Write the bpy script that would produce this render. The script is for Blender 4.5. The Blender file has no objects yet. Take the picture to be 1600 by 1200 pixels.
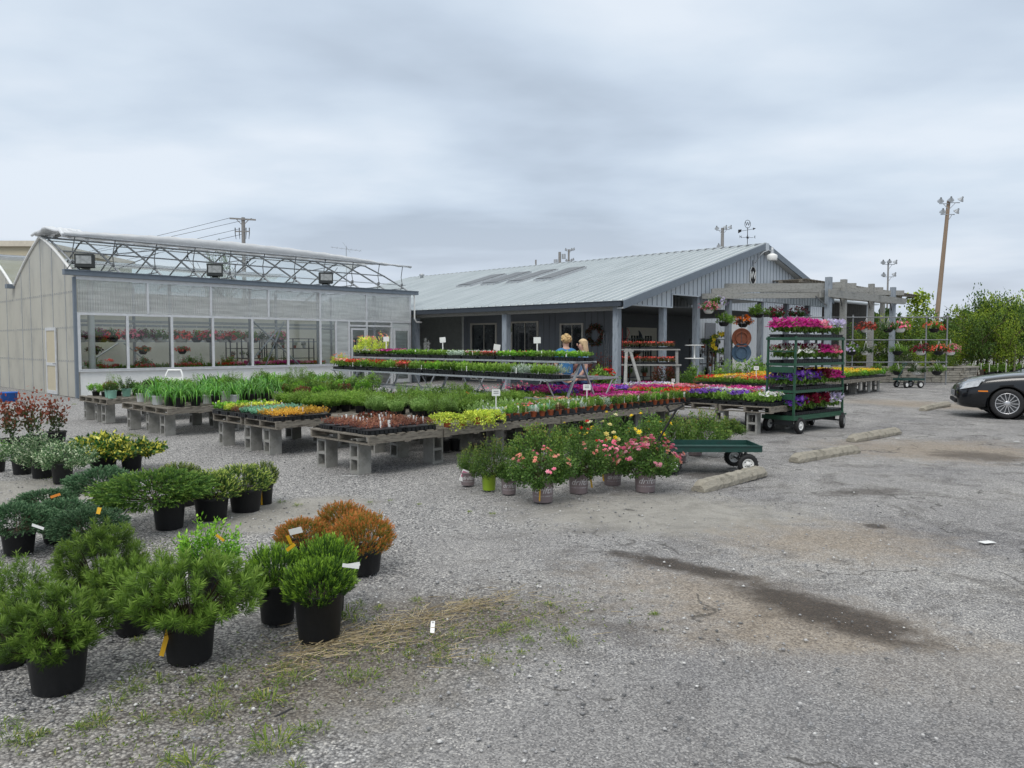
import bpy, bmesh, math, random
import numpy as np
from mathutils import Vector, Matrix, Euler
R = math.radians
rs = np.random.RandomState(7)
random.seed(7)
scn = bpy.context.scene
COL = scn.collection

# ------------------------------------------------------------------ camera
CAMH = 1.65
PITCH = math.atan(62 / 1200.0)
cam_d = bpy.data.cameras.new("camera"); cam = bpy.data.objects.new("camera", cam_d); COL.objects.link(cam)
cam.location = (0, 0, CAMH); cam.rotation_euler = (math.pi / 2 - PITCH, 0, 0)
cam_d.sensor_width = 36; cam_d.lens = 27.0; cam_d.clip_start = 0.05; cam_d.clip_end = 3000
scn.camera = cam
# ------------------------------------------------------------------ world: overcast sky
W = bpy.data.worlds.new("World"); scn.world = W; W.use_nodes = True
SUN_EL, SUN_AZ = R(52), R(200)
def build_world():
    nt = W.node_tree; nt.nodes.clear(); N = nt.nodes.new; L = nt.links.new
    out = N('ShaderNodeOutputWorld'); bg = N('ShaderNodeBackground'); bg.inputs[1].default_value = 0.1
    sky = N('ShaderNodeTexSky'); sky.sky_type = 'NISHITA'; sky.sun_disc = False
    sky.sun_elevation = SUN_EL; sky.sun_rotation = SUN_AZ; sky.air_density = 1.2; sky.dust_density = 2.5
    tc = N('ShaderNodeTexCoord'); sep = N('ShaderNodeSeparateXYZ'); L(tc.outputs['Generated'], sep.inputs[0])
    def math_(op, a, b=None):
        m = N('ShaderNodeMath'); m.operation = op
        for i, q in enumerate((a, b)):
            if q is None: continue
            if isinstance(q, (int, float)): m.inputs[i].default_value = q
            else: L(q, m.inputs[i])
        return m.outputs[0]
    zz = math_('ADD', math_('MAXIMUM', sep.outputs[2], 0.0), 0.11)
    px = math_('DIVIDE', sep.outputs[0], zz); py = math_('DIVIDE', sep.outputs[1], zz)
    cb = N('ShaderNodeCombineXYZ'); L(px, cb.inputs[0]); L(py, cb.inputs[1])
    mp = N('ShaderNodeMapping'); mp.inputs['Location'].default_value = (3.1, 1.7, 0); mp.inputs['Scale'].default_value = (0.8, 1.0, 1); mp.inputs['Rotation'].default_value = (0, 0, R(-14))
    L(cb.outputs[0], mp.inputs[0])
    n1 = N('ShaderNodeTexNoise'); n1.inputs['Scale'].default_value = 0.62; n1.inputs['Detail'].default_value = 4; n1.inputs['Roughness'].default_value = 0.42; n1.inputs['Distortion'].default_value = 0.35
    L(mp.outputs[0], n1.inputs['Vector'])
    n2 = N('ShaderNodeTexNoise'); n2.inputs['Scale'].default_value = 1.9; n2.inputs['Detail'].default_value = 8; n2.inputs['Roughness'].default_value = 0.5
    L(mp.outputs[0], n2.inputs['Vector'])
    s = math_('ADD', math_('MULTIPLY', n1.outputs[0], 0.72), math_('MULTIPLY', n2.outputs[0], 0.28))
    cr = N('ShaderNodeValToRGB'); L(s, cr.inputs[0])
    e = cr.color_ramp.elements
    e[0].position = 0.36; e[0].color = (0.43, 0.50, 0.59, 1)
    e[1].position = 0.60; e[1].color = (0.72, 0.78, 0.85, 1)
    q = cr.color_ramp.elements.new(0.45); q.color = (0.53, 0.61, 0.71, 1)
    q = cr.color_ramp.elements.new(0.52); q.color = (0.615, 0.695, 0.785, 1)
    # pale band of cloud towards the horizon
    hz = N('ShaderNodeMapRange'); L(sep.outputs[2], hz.inputs[0]); hz.inputs[1].default_value = 0.0; hz.inputs[2].default_value = 0.17; hz.inputs[3].default_value = 0.62; hz.inputs[4].default_value = 0.0
    mx = N('ShaderNodeMix'); mx.data_type = 'RGBA'; L(hz.outputs[0], mx.inputs[0]); L(cr.outputs[0], mx.inputs[6]); mx.inputs[7].default_value = (0.63, 0.66, 0.73, 1)
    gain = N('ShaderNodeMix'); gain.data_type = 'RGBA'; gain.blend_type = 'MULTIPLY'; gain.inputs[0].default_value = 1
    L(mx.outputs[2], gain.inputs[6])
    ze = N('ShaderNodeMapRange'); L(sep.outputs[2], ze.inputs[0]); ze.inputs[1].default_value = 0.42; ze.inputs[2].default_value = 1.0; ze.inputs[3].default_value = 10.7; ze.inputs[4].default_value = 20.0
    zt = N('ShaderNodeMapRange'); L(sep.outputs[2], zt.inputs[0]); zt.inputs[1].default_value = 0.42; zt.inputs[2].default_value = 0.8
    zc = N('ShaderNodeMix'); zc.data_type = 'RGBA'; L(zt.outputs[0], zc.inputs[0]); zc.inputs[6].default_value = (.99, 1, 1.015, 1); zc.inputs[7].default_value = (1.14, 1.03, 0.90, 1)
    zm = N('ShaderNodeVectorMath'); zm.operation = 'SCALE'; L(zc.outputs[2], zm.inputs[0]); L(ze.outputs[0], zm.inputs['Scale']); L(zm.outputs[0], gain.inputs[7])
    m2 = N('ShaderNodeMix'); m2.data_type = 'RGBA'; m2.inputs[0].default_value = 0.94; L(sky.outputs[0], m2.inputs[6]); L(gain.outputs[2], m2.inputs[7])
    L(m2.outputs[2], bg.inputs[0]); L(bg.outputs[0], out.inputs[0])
build_world()
sun_d = bpy.data.lights.new("sun", 'SUN'); sun = bpy.data.objects.new("sun", sun_d); COL.objects.link(sun)
sun_d.energy = 1.5; sun_d.angle = R(25); sun_d.color = (1, 0.97, 0.92)
# light comes from behind and to the left of the camera, high up
sun.rotation_euler = (R(90) - SUN_EL, 0, R(-20)); sun.location = (0, 0, 30)
scn.view_settings.view_transform = 'Standard'; scn.view_settings.look = 'None'; scn.view_settings.gamma = 1; scn.view_settings.exposure = 0.08
try:
    scn.cycles.transparent_max_bounces = 14; scn.cycles.max_bounces = 5; scn.cycles.glossy_bounces = 2
except Exception: pass

# ------------------------------------------------------------------ photo -> ground helper and frames
def gp(u, v, z=0.0):
    x = (u - 800) / 1200.0; y = -(v - 600) / 1200.0
    r = (x, math.cos(PITCH) + y * math.sin(PITCH), -math.sin(PITCH) + y * math.cos(PITCH))
    t = (z - CAMH) / r[2]
    return (r[0] * t, r[1] * t)
TH = R(46)
GX, GY = math.cos(TH), math.sin(TH)      # along the gable / table rows
EX, EY = -GY, GX                          # along the eave
def fr(o, s, e): return (o[0] + GX * s + EX * e, o[1] + GY * s + EY * e)
OB = (3.68, 26.0)       # corner of the shop's roof
OG = (-13.3, 23.55)     # corner of the greenhouse
OT = (-1.98, 9.84)      # corner of the plant tables

# ------------------------------------------------------------------ materials
MATS = {}
def newmat(name):
    m = bpy.data.materials.new(name); m.use_nodes = True; nt = m.node_tree
    b = nt.nodes['Principled BSDF']; MATS[name] = m
    return m, nt, b
def mat(name, col, rough=0.6, metal=0.0, var=0.12, scale=6.0, bump=0.0, bscale=40.0, dirt=None, spec=None, stretch=None, coat=0):
    """plain surface with a noise variation of its own colour, optional stains and bump"""
    if name in MATS: return MATS[name]
    m, nt, b = newmat(name); N = nt.nodes.new; L = nt.links.new
    tc = N('ShaderNodeTexCoord'); vec = tc.outputs['Object']
    if stretch:
        mp = N('ShaderNodeMapping'); mp.inputs['Scale'].default_value = stretch; L(vec, mp.inputs[0]); vec = mp.outputs[0]
    n = N('ShaderNodeTexNoise'); n.inputs['Scale'].default_value = scale; n.inputs['Detail'].default_value = 6; n.inputs['Roughness'].default_value = 0.65; L(vec, n.inputs['Vector'])
    cr = N('ShaderNodeValToRGB'); L(n.outputs[0], cr.inputs[0])
    cr.color_ramp.elements[0].position = 0.3; cr.color_ramp.elements[1].position = 0.7
    lo = dirt if dirt else tuple(c * (1 - var) for c in col); hi = tuple(min(1, c * (1 + var)) for c in col)
    cr.color_ramp.elements[0].color = (*lo, 1); cr.color_ramp.elements[1].color = (*hi, 1)
    if dirt:
        q = cr.color_ramp.elements.new(0.48); q.color = (*col, 1)
    L(cr.outputs[0], b.inputs['Base Color'])
    b.inputs['Roughness'].default_value = rough; b.inputs['Metallic'].default_value = metal
    if spec is not None: b.inputs['Specular IOR Level'].default_value = spec
    if coat: b.inputs['Coat Weight'].default_value = coat; b.inputs['Coat Roughness'].default_value = 0.05
    if bump:
        n2 = N('ShaderNodeTexNoise'); n2.inputs['Scale'].default_value = bscale; n2.inputs['Detail'].default_value = 5; L(vec, n2.inputs['Vector'])
        bp = N('ShaderNodeBump'); bp.inputs['Strength'].default_value = bump; bp.inputs['Distance'].default_value = 0.02
        L(n2.outputs[0], bp.inputs['Height']); L(bp.outputs[0], b.inputs['Normal'])
    return m
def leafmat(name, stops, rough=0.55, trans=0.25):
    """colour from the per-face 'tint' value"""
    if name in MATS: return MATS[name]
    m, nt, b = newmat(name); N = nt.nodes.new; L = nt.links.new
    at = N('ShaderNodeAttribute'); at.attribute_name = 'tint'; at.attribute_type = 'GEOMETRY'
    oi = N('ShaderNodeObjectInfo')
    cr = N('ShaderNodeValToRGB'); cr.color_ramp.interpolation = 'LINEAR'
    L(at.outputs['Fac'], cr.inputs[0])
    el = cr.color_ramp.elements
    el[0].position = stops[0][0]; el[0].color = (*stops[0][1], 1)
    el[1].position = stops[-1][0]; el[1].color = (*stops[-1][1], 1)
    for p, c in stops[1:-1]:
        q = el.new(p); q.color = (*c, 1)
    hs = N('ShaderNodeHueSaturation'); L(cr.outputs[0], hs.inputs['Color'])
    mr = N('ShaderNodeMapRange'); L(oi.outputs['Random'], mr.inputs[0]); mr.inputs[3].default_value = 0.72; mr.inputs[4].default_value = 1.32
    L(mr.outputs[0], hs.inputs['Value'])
    L(hs.outputs[0], b.inputs['Base Color']); b.inputs['Roughness'].default_value = rough; b.inputs['Specular IOR Level'].default_value = 0.3
    if trans:
        out = nt.nodes['Material Output']; tr = N('ShaderNodeBsdfTranslucent'); L(hs.outputs[0], tr.inputs[0])
        mx = N('ShaderNodeMixShader'); mx.inputs[0].default_value = trans; L(b.outputs[0], mx.inputs[1]); L(tr.outputs[0], mx.inputs[2]); L(mx.outputs[0], out.inputs[0])
    return m
def glassmat(name, tint=(0.85, 0.9, 0.9), clear=0.85, rough=0.03, film=None):
    if name in MATS: return MATS[name]
    m, nt, b = newmat(name); N = nt.nodes.new; L = nt.links.new; out = nt.nodes['Material Output']
    tr = N('ShaderNodeBsdfTransparent'); tr.inputs[0].default_value = (*tint, 1)
    b.inputs['Base Color'].default_value = (0.5, 0.55, 0.55, 1); b.inputs['Roughness'].default_value = rough
    gl = N('ShaderNodeBsdfGlossy'); gl.inputs['Roughness'].default_value = rough
    lw = N('ShaderNodeFresnel'); lw.inputs[0].default_value = 1.06 if film else 1.5
    mx = N('ShaderNodeMixShader'); L(lw.outputs[0], mx.inputs[0]); L(tr.outputs[0], mx.inputs[1]); L(gl.outputs[0], mx.inputs[2])
    if film:   # milky, faintly streaked plastic
        df = N('ShaderNodeBsdfDiffuse'); tl = N('ShaderNodeBsdfTranslucent'); tl.inputs[0].default_value = (*film, 1)
        tc = N('ShaderNodeTexCoord'); mp = N('ShaderNodeMapping'); mp.inputs['Scale'].default_value = (0.6, 0.6, 5); L(tc.outputs['Object'], mp.inputs[0])
        nz = N('ShaderNodeTexNoise'); nz.inputs['Scale'].default_value = 1.6; nz.inputs['Detail'].default_value = 5; L(mp.outputs[0], nz.inputs[0])
        cr = N('ShaderNodeValToRGB'); cr.color_ramp.elements[0].position = 0.35; cr.color_ramp.elements[0].color = (*[c * 0.7 for c in film], 1); cr.color_ramp.elements[1].position = 0.65; cr.color_ramp.elements[1].color = (*film, 1)
        L(nz.outputs[0], cr.inputs[0]); L(cr.outputs[0], df.inputs[0])
        m0 = N('ShaderNodeMixShader'); m0.inputs[0].default_value = 0.6; L(df.outputs[0], m0.inputs[1]); L(tl.outputs[0], m0.inputs[2])
        mr = N('ShaderNodeMapRange'); L(nz.outputs[0], mr.inputs[0]); mr.inputs[1].default_value = 0.3; mr.inputs[2].default_value = 0.7; mr.inputs[3].default_value = 1 - clear - 0.1; mr.inputs[4].default_value = 1 - clear + 0.1
        m1 = N('ShaderNodeMixShader'); L(mr.outputs[0], m1.inputs[0]); L(mx.outputs[0], m1.inputs[1]); L(m0.outputs[0], m1.inputs[2]); L(m1.outputs[0], out.inputs[0])
    else: L(mx.outputs[0], out.inputs[0])
    return m

M_pot = mat('black_plastic', (0.008, 0.009, 0.011), 0.5, var=0.3, scale=9, bump=0.05)
M_soil = mat('potting_soil', (0.035, 0.024, 0.016), 0.95, var=0.5, scale=60, bump=0.6, bscale=90)
M_block = mat('concrete_block', (0.285, 0.28, 0.26), 0.95, var=0.16, scale=5, bump=0.5, bscale=70, dirt=(0.18, 0.175, 0.155))
M_wood = mat('weathered_wood', (0.19, 0.17, 0.14), 0.9, var=0.35, scale=5, bump=0.4, bscale=30, dirt=(0.065, 0.053, 0.042), stretch=(1.5, 9, 9))
M_wood2 = mat('grey_timber', (0.28, 0.28, 0.265), 0.9, scale=3, bump=0.4, bscale=26, dirt=(0.17, 0.17, 0.155), stretch=(1, 6, 6))
M_post = mat('blue_grey_timber', (0.27, 0.305, 0.345), 0.85, scale=4, bump=0.35, bscale=25, dirt=(0.14, 0.16, 0.185), stretch=(5, 5, 0.8))
M_alu = mat('aluminium', (0.62, 0.63, 0.64), 0.45, 0.35, var=0.1)
M_steel = mat('galvanised_steel', (0.42, 0.44, 0.46), 0.5, 0.5, var=0.2, scale=14)
M_darksteel = mat('dark_steel', (0.10, 0.105, 0.11), 0.55, 0.4, var=0.2)
M_slate = mat('slate_blue_trim', (0.15, 0.18, 0.215), 0.5, 0.1, var=0.08)
M_dgut = mat('dark_gutter', (0.045, 0.055, 0.07), 0.45, 0.1, var=0.1)
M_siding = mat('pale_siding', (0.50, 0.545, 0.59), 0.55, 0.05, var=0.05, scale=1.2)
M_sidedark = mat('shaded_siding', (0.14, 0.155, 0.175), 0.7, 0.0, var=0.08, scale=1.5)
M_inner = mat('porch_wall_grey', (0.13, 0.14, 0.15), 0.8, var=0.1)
M_white = mat('white_paint', (0.72, 0.72, 0.70), 0.5, var=0.05)
M_whitep = mat('white_plastic', (0.78, 0.78, 0.76), 0.4, var=0.04)
M_black = mat('black_rubber', (0.013, 0.013, 0.014), 0.75, var=0.2, scale=20, bump=0.1)
M_green = mat('green_paint', (0.02, 0.075, 0.042), 0.45, 0.1, var=0.2, scale=12, dirt=(0.02, 0.06, 0.04))
M_dgreen = mat('dark_green_paint', (0.012, 0.055, 0.045), 0.4, 0.1, var=0.2, scale=10, dirt=(0.02, 0.045, 0.04))
M_terra = mat('terracotta_plastic', (0.42, 0.11, 0.045), 0.6, var=0.1)
M_yellow = mat('yellow_tag', (0.75, 0.42, 0.02), 0.5, var=0.05)
M_tan = mat('tan_panel', (0.47, 0.42, 0.31), 0.8, var=0.04)
M_dark = mat('dark_interior', (0.015, 0.015, 0.016), 0.9)
M_branch = mat('bark', (0.09, 0.06, 0.04), 0.9, var=0.3, scale=20)

# ------------------------------------------------------------------ object helpers
def tag(o, label=None, cat=None, group=None, kind=None):
    if label: o['label'] = label
    if cat: o['category'] = cat
    if group: o['group'] = group
    if kind: o['kind'] = kind
    return o
def empty(name, loc=(0, 0, 0), rz=0.0, label=None, cat=None, group=None):
    o = bpy.data.objects.new(name, None); COL.objects.link(o); o.empty_display_size = 0.1
    o.location = loc; o.rotation_euler = (0, 0, rz); tag(o, label, cat, group); return o
def link(name, me, parent=None, loc=None, rz=None, sc=None):
    o = bpy.data.objects.new(name, me); COL.objects.link(o)
    if parent is not None: o.parent = parent
    if loc is not None: o.location = loc
    if rz is not None: o.rotation_euler = (0, 0, rz)
    if sc is not None: o.scale = sc if hasattr(sc, '__len__') else (sc, sc, sc)
    return o
def copy_tree(o, parent=None):
    c = o.copy(); COL.objects.link(c)
    if parent is not None: c.parent = parent
    for ch in o.children: copy_tree(ch, c)
    return c
ORD = ['first', 'second', 'third', 'fourth', 'fifth', 'sixth', 'seventh', 'eighth', 'ninth', 'tenth', 'eleventh', 'twelfth', 'thirteenth', 'fourteenth', 'fifteenth', 'sixteenth', 'seventeenth', 'eighteenth', 'nineteenth', 'twentieth'] + ['%d%s' % (k, {1: 'st', 2: 'nd', 3: 'rd'}.get(k % 10, 'th')) for k in range(21, 90)]

class MB:
    def __init__(s): s.v = []; s.f = []; s.m = []; s.sm = []
    def add(s, vs, fs, mi=0, smooth=False):
        b = len(s.v); s.v += [tuple(p) for p in vs]
        for f in fs: s.f.append(tuple(b + i for i in f)); s.m.append(mi); s.sm.append(smooth)
    def box(s, c, d, mi=0, rz=0.0, rot=None, taper=1.0):
        hx, hy, hz = d[0] / 2, d[1] / 2, d[2] / 2
        Rm = rot if rot is not None else Matrix.Rotation(rz, 3, 'Z')
        vs = []
        for z in (-1, 1):
            k = taper if z > 0 else 1
            for x, y in ((-1, -1), (1, -1), (1, 1), (-1, 1)):
                vs.append(Vector(c) + Rm @ Vector((x * hx * k, y * hy * k, z * hz)))
        s.add(vs, [(3, 2, 1, 0), (4, 5, 6, 7), (0, 1, 5, 4), (1, 2, 6, 5), (2, 3, 7, 6), (3, 0, 4, 7)], mi)
    def box2(s, a, b, mi=0):
        s.box([(a[i] + b[i]) / 2 for i in range(3)], [abs(b[i] - a[i]) for i in range(3)], mi)
    def bar(s, p, q, w, h, mi=0, up=(0, 0, 1)):
        p = Vector(p); q = Vector(q); d = q - p; L = d.length; d.normalize()
        u = Vector(up); sd = d.cross(u)
        if sd.length < 1e-4: sd = d.cross(Vector((1, 0, 0)))
        sd.normalize(); u = sd.cross(d)
        Rm = Matrix((d, sd, u)).transposed()
        s.box((p + q) / 2, (L, w, h), mi, rot=Rm)
    def tube(s, pts, r, n=8, mi=0, cap=True):
        pts = [Vector(p) for p in pts]; rr = r if hasattr(r, '__len__') else [r] * len(pts)
        rings = []; prev = None
        for i, p in enumerate(pts):
            d = (pts[min(i + 1, len(pts) - 1)] - pts[max(i - 1, 0)]).normalized()
            if prev is None:
                a = d.cross(Vector((0, 0, 1)))
                if a.length < 1e-3: a = d.cross(Vector((1, 0, 0)))
            else: a = prev - d * prev.dot(d)
            a.normalize(); prev = a; b = d.cross(a)
            rings.append([p + (a * math.cos(2 * math.pi * k / n) + b * math.sin(2 * math.pi * k / n)) * rr[i] for k in range(n)])
        vs = [v for g in rings for v in g]; fs = []
        for i in range(len(pts) - 1):
            for k in range(n): fs.append((i * n + k, i * n + (k + 1) % n, (i + 1) * n + (k + 1) % n, (i + 1) * n + k))
        s.add(vs, fs, mi, True)
        if cap:
            s.add(rings[0], [tuple(range(n))[::-1]], mi); s.add(rings[-1], [tuple(range(n))], mi)
    def lathe(s, prof, n=24, c=(0, 0, 0), mi=0, axis='Z', smooth=True):
        vs = []; c = Vector(c)
        for r, z in prof:
            for k in range(n):
                a = 2 * math.pi * k / n
                if axis == 'Z': p = Vector((r * math.cos(a), r * math.sin(a), z))
                elif axis == 'Y': p = Vector((r * math.cos(a), z, r * math.sin(a)))
                else: p = Vector((z, r * math.cos(a), r * math.sin(a)))
                vs.append(c + p)
        fs = []
        for i in range(len(prof) - 1):
            for k in range(n): fs.append((i * n + k, i * n + (k + 1) % n, (i + 1) * n + (k + 1) % n, (i + 1) * n + k))
        s.add(vs, fs, mi, smooth)
    def disc(s, c, r, n=24, mi=0, axis='Z'):
        c = Vector(c); vs = []
        for k in range(n):
            a = 2 * math.pi * k / n; x, y = r * math.cos(a), r * math.sin(a)
            vs.append(c + (Vector((x, y, 0)) if axis == 'Z' else Vector((x, 0, y)) if axis == 'Y' else Vector((0, x, y))))
        s.add(vs, [tuple(range(n))], mi)
    def prism(s, poly, off, mi=0):
        """poly: 3D points, off: extrusion vector"""
        n = len(poly); off = Vector(off); a = [Vector(p) for p in poly]; b = [p + off for p in a]
        s.add(a + b, [tuple(range(n))[::-1], tuple(range(n, 2 * n))] + [(i, (i + 1) % n, n + (i + 1) % n, n + i) for i in range(n)], mi)
    def sphere(s, c, r, mi=0, seg=12, ring=8, sc=(1, 1, 1)):
        prof = []
        c = Vector(c); vs = []; fs = []
        for i in range(ring + 1):
            t = math.pi * i / ring
            for k in range(seg):
                a = 2 * math.pi * k / seg
                vs.append(c + Vector((r * math.sin(t) * math.cos(a) * sc[0], r * math.sin(t) * math.sin(a) * sc[1], -r * math.cos(t) * sc[2])))
        for i in range(ring):
            for k in range(seg): fs.append((i * seg + k, i * seg + (k + 1) % seg, (i + 1) * seg + (k + 1) % seg, (i + 1) * seg + k))
        s.add(vs, fs, mi, True)
    def mesh(s, name, mats):
        me = bpy.data.meshes.new(name); me.from_pydata(s.v, [], s.f)
        for m in (mats if isinstance(mats, (list, tuple)) else [mats]): me.materials.append(m)
        me.polygons.foreach_set('material_index', s.m); me.polygons.foreach_set('use_smooth', s.sm)
        me.update(); return me
    def build(s, name, mats, parent=None, loc=None, rz=None):
        return link(name, s.mesh(name, mats), parent, loc, rz)
def bevel(o, w=0.01, seg=2):
    """bake a bevel into the mesh"""
    bm = bmesh.new(); bm.from_mesh(o.data); bmesh.ops.remove_doubles(bm, verts=bm.verts, dist=1e-5)
    bmesh.ops.bevel(bm, geom=[e for e in bm.edges if len(e.link_faces) == 2 and e.calc_face_angle() > 0.5], offset=w, segments=seg, affect='EDGES', profile=0.6)
    bm.to_mesh(o.data); bm.free(); return o
TXT = {}
def text_mesh(body, size, ext, m, shear=0.0):
    cu = bpy.data.curves.new('writing', 'FONT'); cu.body = body; cu.size = size; cu.extrude = ext; cu.align_x = 'CENTER'; cu.align_y = 'CENTER'; cu.shear = shear; cu.resolution_u = 3
    ob = bpy.data.objects.new('writing_tmp', cu); COL.objects.link(ob)
    dg = bpy.context.evaluated_depsgraph_get(); me = bpy.data.meshes.new_from_object(ob.evaluated_get(dg)); bpy.data.objects.remove(ob); bpy.data.curves.remove(cu)
    me.materials.clear(); me.materials.append(m); return me

# ------------------------------------------------------------------ leaf geometry (numpy)
def nrm(a): return a / np.maximum(np.linalg.norm(a, axis=-1, keepdims=True), 1e-9)
def rdir(n, r=rs): return nrm(r.normal(size=(n, 3)))
class NP:
    def __init__(s, seed=1, asp=1.0): s.V = []; s.F4 = []; s.T = []; s.n = 0; s.r = np.random.RandomState(seed); s.asp = np.array([1, 1, asp])
    def leaf(s, P, D, L, Wd, t, S=None, mid=0.45):
        n = len(P); D = nrm(D); P = P * s.asp
        if S is None: S = nrm(np.cross(D, rdir(n, s.r)))
        L = np.broadcast_to(np.asarray(L, float).reshape(-1, 1), (n, 1)); Wd = np.broadcast_to(np.asarray(Wd, float).reshape(-1, 1), (n, 1))
        v = np.stack([P, P + D * L * mid + S * Wd / 2, P + D * L, P + D * L * mid - S * Wd / 2], 1).reshape(-1, 3)
        s.V.append(v); s.F4.append(np.arange(n * 4).reshape(n, 4) + s.n); s.n += n * 4
        s.T.append(np.clip(np.broadcast_to(np.asarray(t, float), (n,)), 0, 1))
    def quads(s, V, t):
        """V: (n,4,3)"""
        n = len(V); s.V.append(V.reshape(-1, 3)); s.F4.append(np.arange(n * 4).reshape(n, 4) + s.n); s.n += n * 4
        s.T.append(np.broadcast_to(np.asarray(t, float), (n,)))
    def flowers(s, P, Nn, r, t, petals=5, cup=0.35, t2=None, w=1.0):
        n = len(P); Nn = nrm(Nn); A = nrm(np.cross(Nn, rdir(n, s.r))); B = np.cross(Nn, A); r = np.broadcast_to(np.asarray(r, float), (n,))
        t = np.broadcast_to(np.asarray(t, float), (n,))
        for k in range(petals):
            a = 2 * math.pi * k / petals
            D = A * math.cos(a) + B * math.sin(a) + Nn * cup; S = nrm(np.cross(D, Nn))
            s.leaf(P, D, r, r * w * 2.6 / petals * 1.25, t + s.r.uniform(-.06, .06, n), S, mid=0.62)
        if t2 is not None: s.leaf(P + Nn * 0.004, Nn, r * 0.35, r * 0.4, t2)
    def stalk(s, P, Q, w, t):
        """thin straight stalks as two crossed quads"""
        P = P * s.asp; Q = Q * s.asp; n = len(P); D = nrm(Q - P)
        for q in range(2):
            S = nrm(np.cross(D, rdir(n, s.r))) * w / 2
            s.quads(np.stack([P - S, P + S, Q + S * .5, Q - S * .5], 1), t)
    def blades(s, P, D0, L, Wd, droop, t, seg=5):
        """arching grass / daylily blades"""
        n = len(P); D0 = nrm(D0); L = np.broadcast_to(np.asarray(L, float), (n,)); Wd = np.broadcast_to(np.asarray(Wd, float), (n,))
        S = nrm(np.cross(D0, np.array([0, 0, 1.0]) + 0.01 * rdir(n, s.r))); p = P.copy(); D = D0.copy(); prev = (p - S * Wd[:, None] * .35, p + S * Wd[:, None] * .35)
        for i in range(seg):
            D = nrm(D + np.array([0, 0, -1.0]) * droop / seg * (i + 0.6)); p = p + D * (L / seg)[:, None]
            k = 1 - (i + 1) / seg; w = Wd * (0.5 * min(1, k * 2.2) + 0.03)
            cur = (p - S * w[:, None], p + S * w[:, None])
            s.quads(np.stack([prev[0], prev[1], cur[1], cur[0]], 1), t + 0.12 * i / seg); prev = cur
    def mesh(s, name, m):
        V = np.concatenate(s.V); F = np.concatenate(s.F4).astype(np.int32); T = np.clip(np.concatenate(s.T), 0, 1).astype(np.float32)
        me = bpy.data.meshes.new(name); nf = len(F)
        me.vertices.add(len(V)); me.vertices.foreach_set('co', V.astype(np.float32).ravel())
        me.loops.add(nf * 4); me.loops.foreach_set('vertex_index', F.ravel())
        me.polygons.add(nf); me.polygons.foreach_set('loop_start', np.arange(0, nf * 4, 4, dtype=np.int32))
        try: me.polygons.foreach_set('loop_total', np.full(nf, 4, dtype=np.int32))
        except Exception: pass
        at = me.attributes.new('tint', 'FLOAT', 'FACE'); at.data.foreach_set('value', T)
        me.materials.append(m); me.update(calc_edges=True); return me
def dome(n, r, up=0.0, lo=-0.15):
    """directions on a dome"""
    z = r.uniform(lo, 1, n); a = r.uniform(0, 2 * math.pi, n); q = np.sqrt(np.maximum(0, 1 - z * z))
    return np.stack([q * np.cos(a), q * np.sin(a), z], 1)

# plant foliage: every function returns a mesh of nominal radius 1 (x,y) and nominal height 1, unless told
def ball(n, r, lo=-0.75):
    return dome(n, r, lo=lo)
def lumpy(d, r, amt, k=10):
    lob = ball(k, r, -0.3); h = np.max(d @ lob.T, 1); return 1 + amt * (h * 2 - 1.75) * 1.6
SQ = np.array([1, 1, .62]); CZ = np.array([0, 0, .38])
def f_pine(seed, m, asp=1.0, ns=150, nn=84):
    g = NP(seed, asp); r = g.r; d = ball(ns, r, -0.8); k = (r.uniform(0.45, 0.88, ns) * lumpy(d, r, .12))[:, None]
    base = d * k * SQ * np.array([.95, .95, .95]) + CZ * .85; D = nrm(d * np.array([1, 1, .5]) * 0.8 + np.array([0, 0, 0.75]) + 0.3 * rdir(ns, r)); L = r.uniform(0.16, 0.30, ns)
    for i in range(ns):
        t = r.uniform(0, 1, nn); P = base[i] + D[i] * (t * L[i])[:, None]
        a = rdir(nn, r); a = nrm(a - D[i] * (a @ D[i])[:, None])
        Dn = nrm(D[i] * (0.35 + 0.6 * t)[:, None] + a * 0.85)
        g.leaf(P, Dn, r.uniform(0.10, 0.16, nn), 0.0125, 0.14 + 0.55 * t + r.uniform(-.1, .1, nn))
        if r.rand() < 0.7 and d[i, 2] > -.2:
            q = base[i] + D[i] * L[i]; ln = r.uniform(.04, .13); c = 7
            g.leaf(np.repeat(q[None], c, 0) - D[i] * .03, nrm(D[i] * .8 + np.array([0, 0, 1.]) + .12 * rdir(c, r)), ln + .05, 0.024, 0.82 + r.uniform(-.12, .1, c))
    g.stalk(np.zeros((ns, 3)) + d * np.array([.05, .05, 0]), base, 0.02, 0.0)
    return g.mesh('pine_foliage', m)
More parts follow.
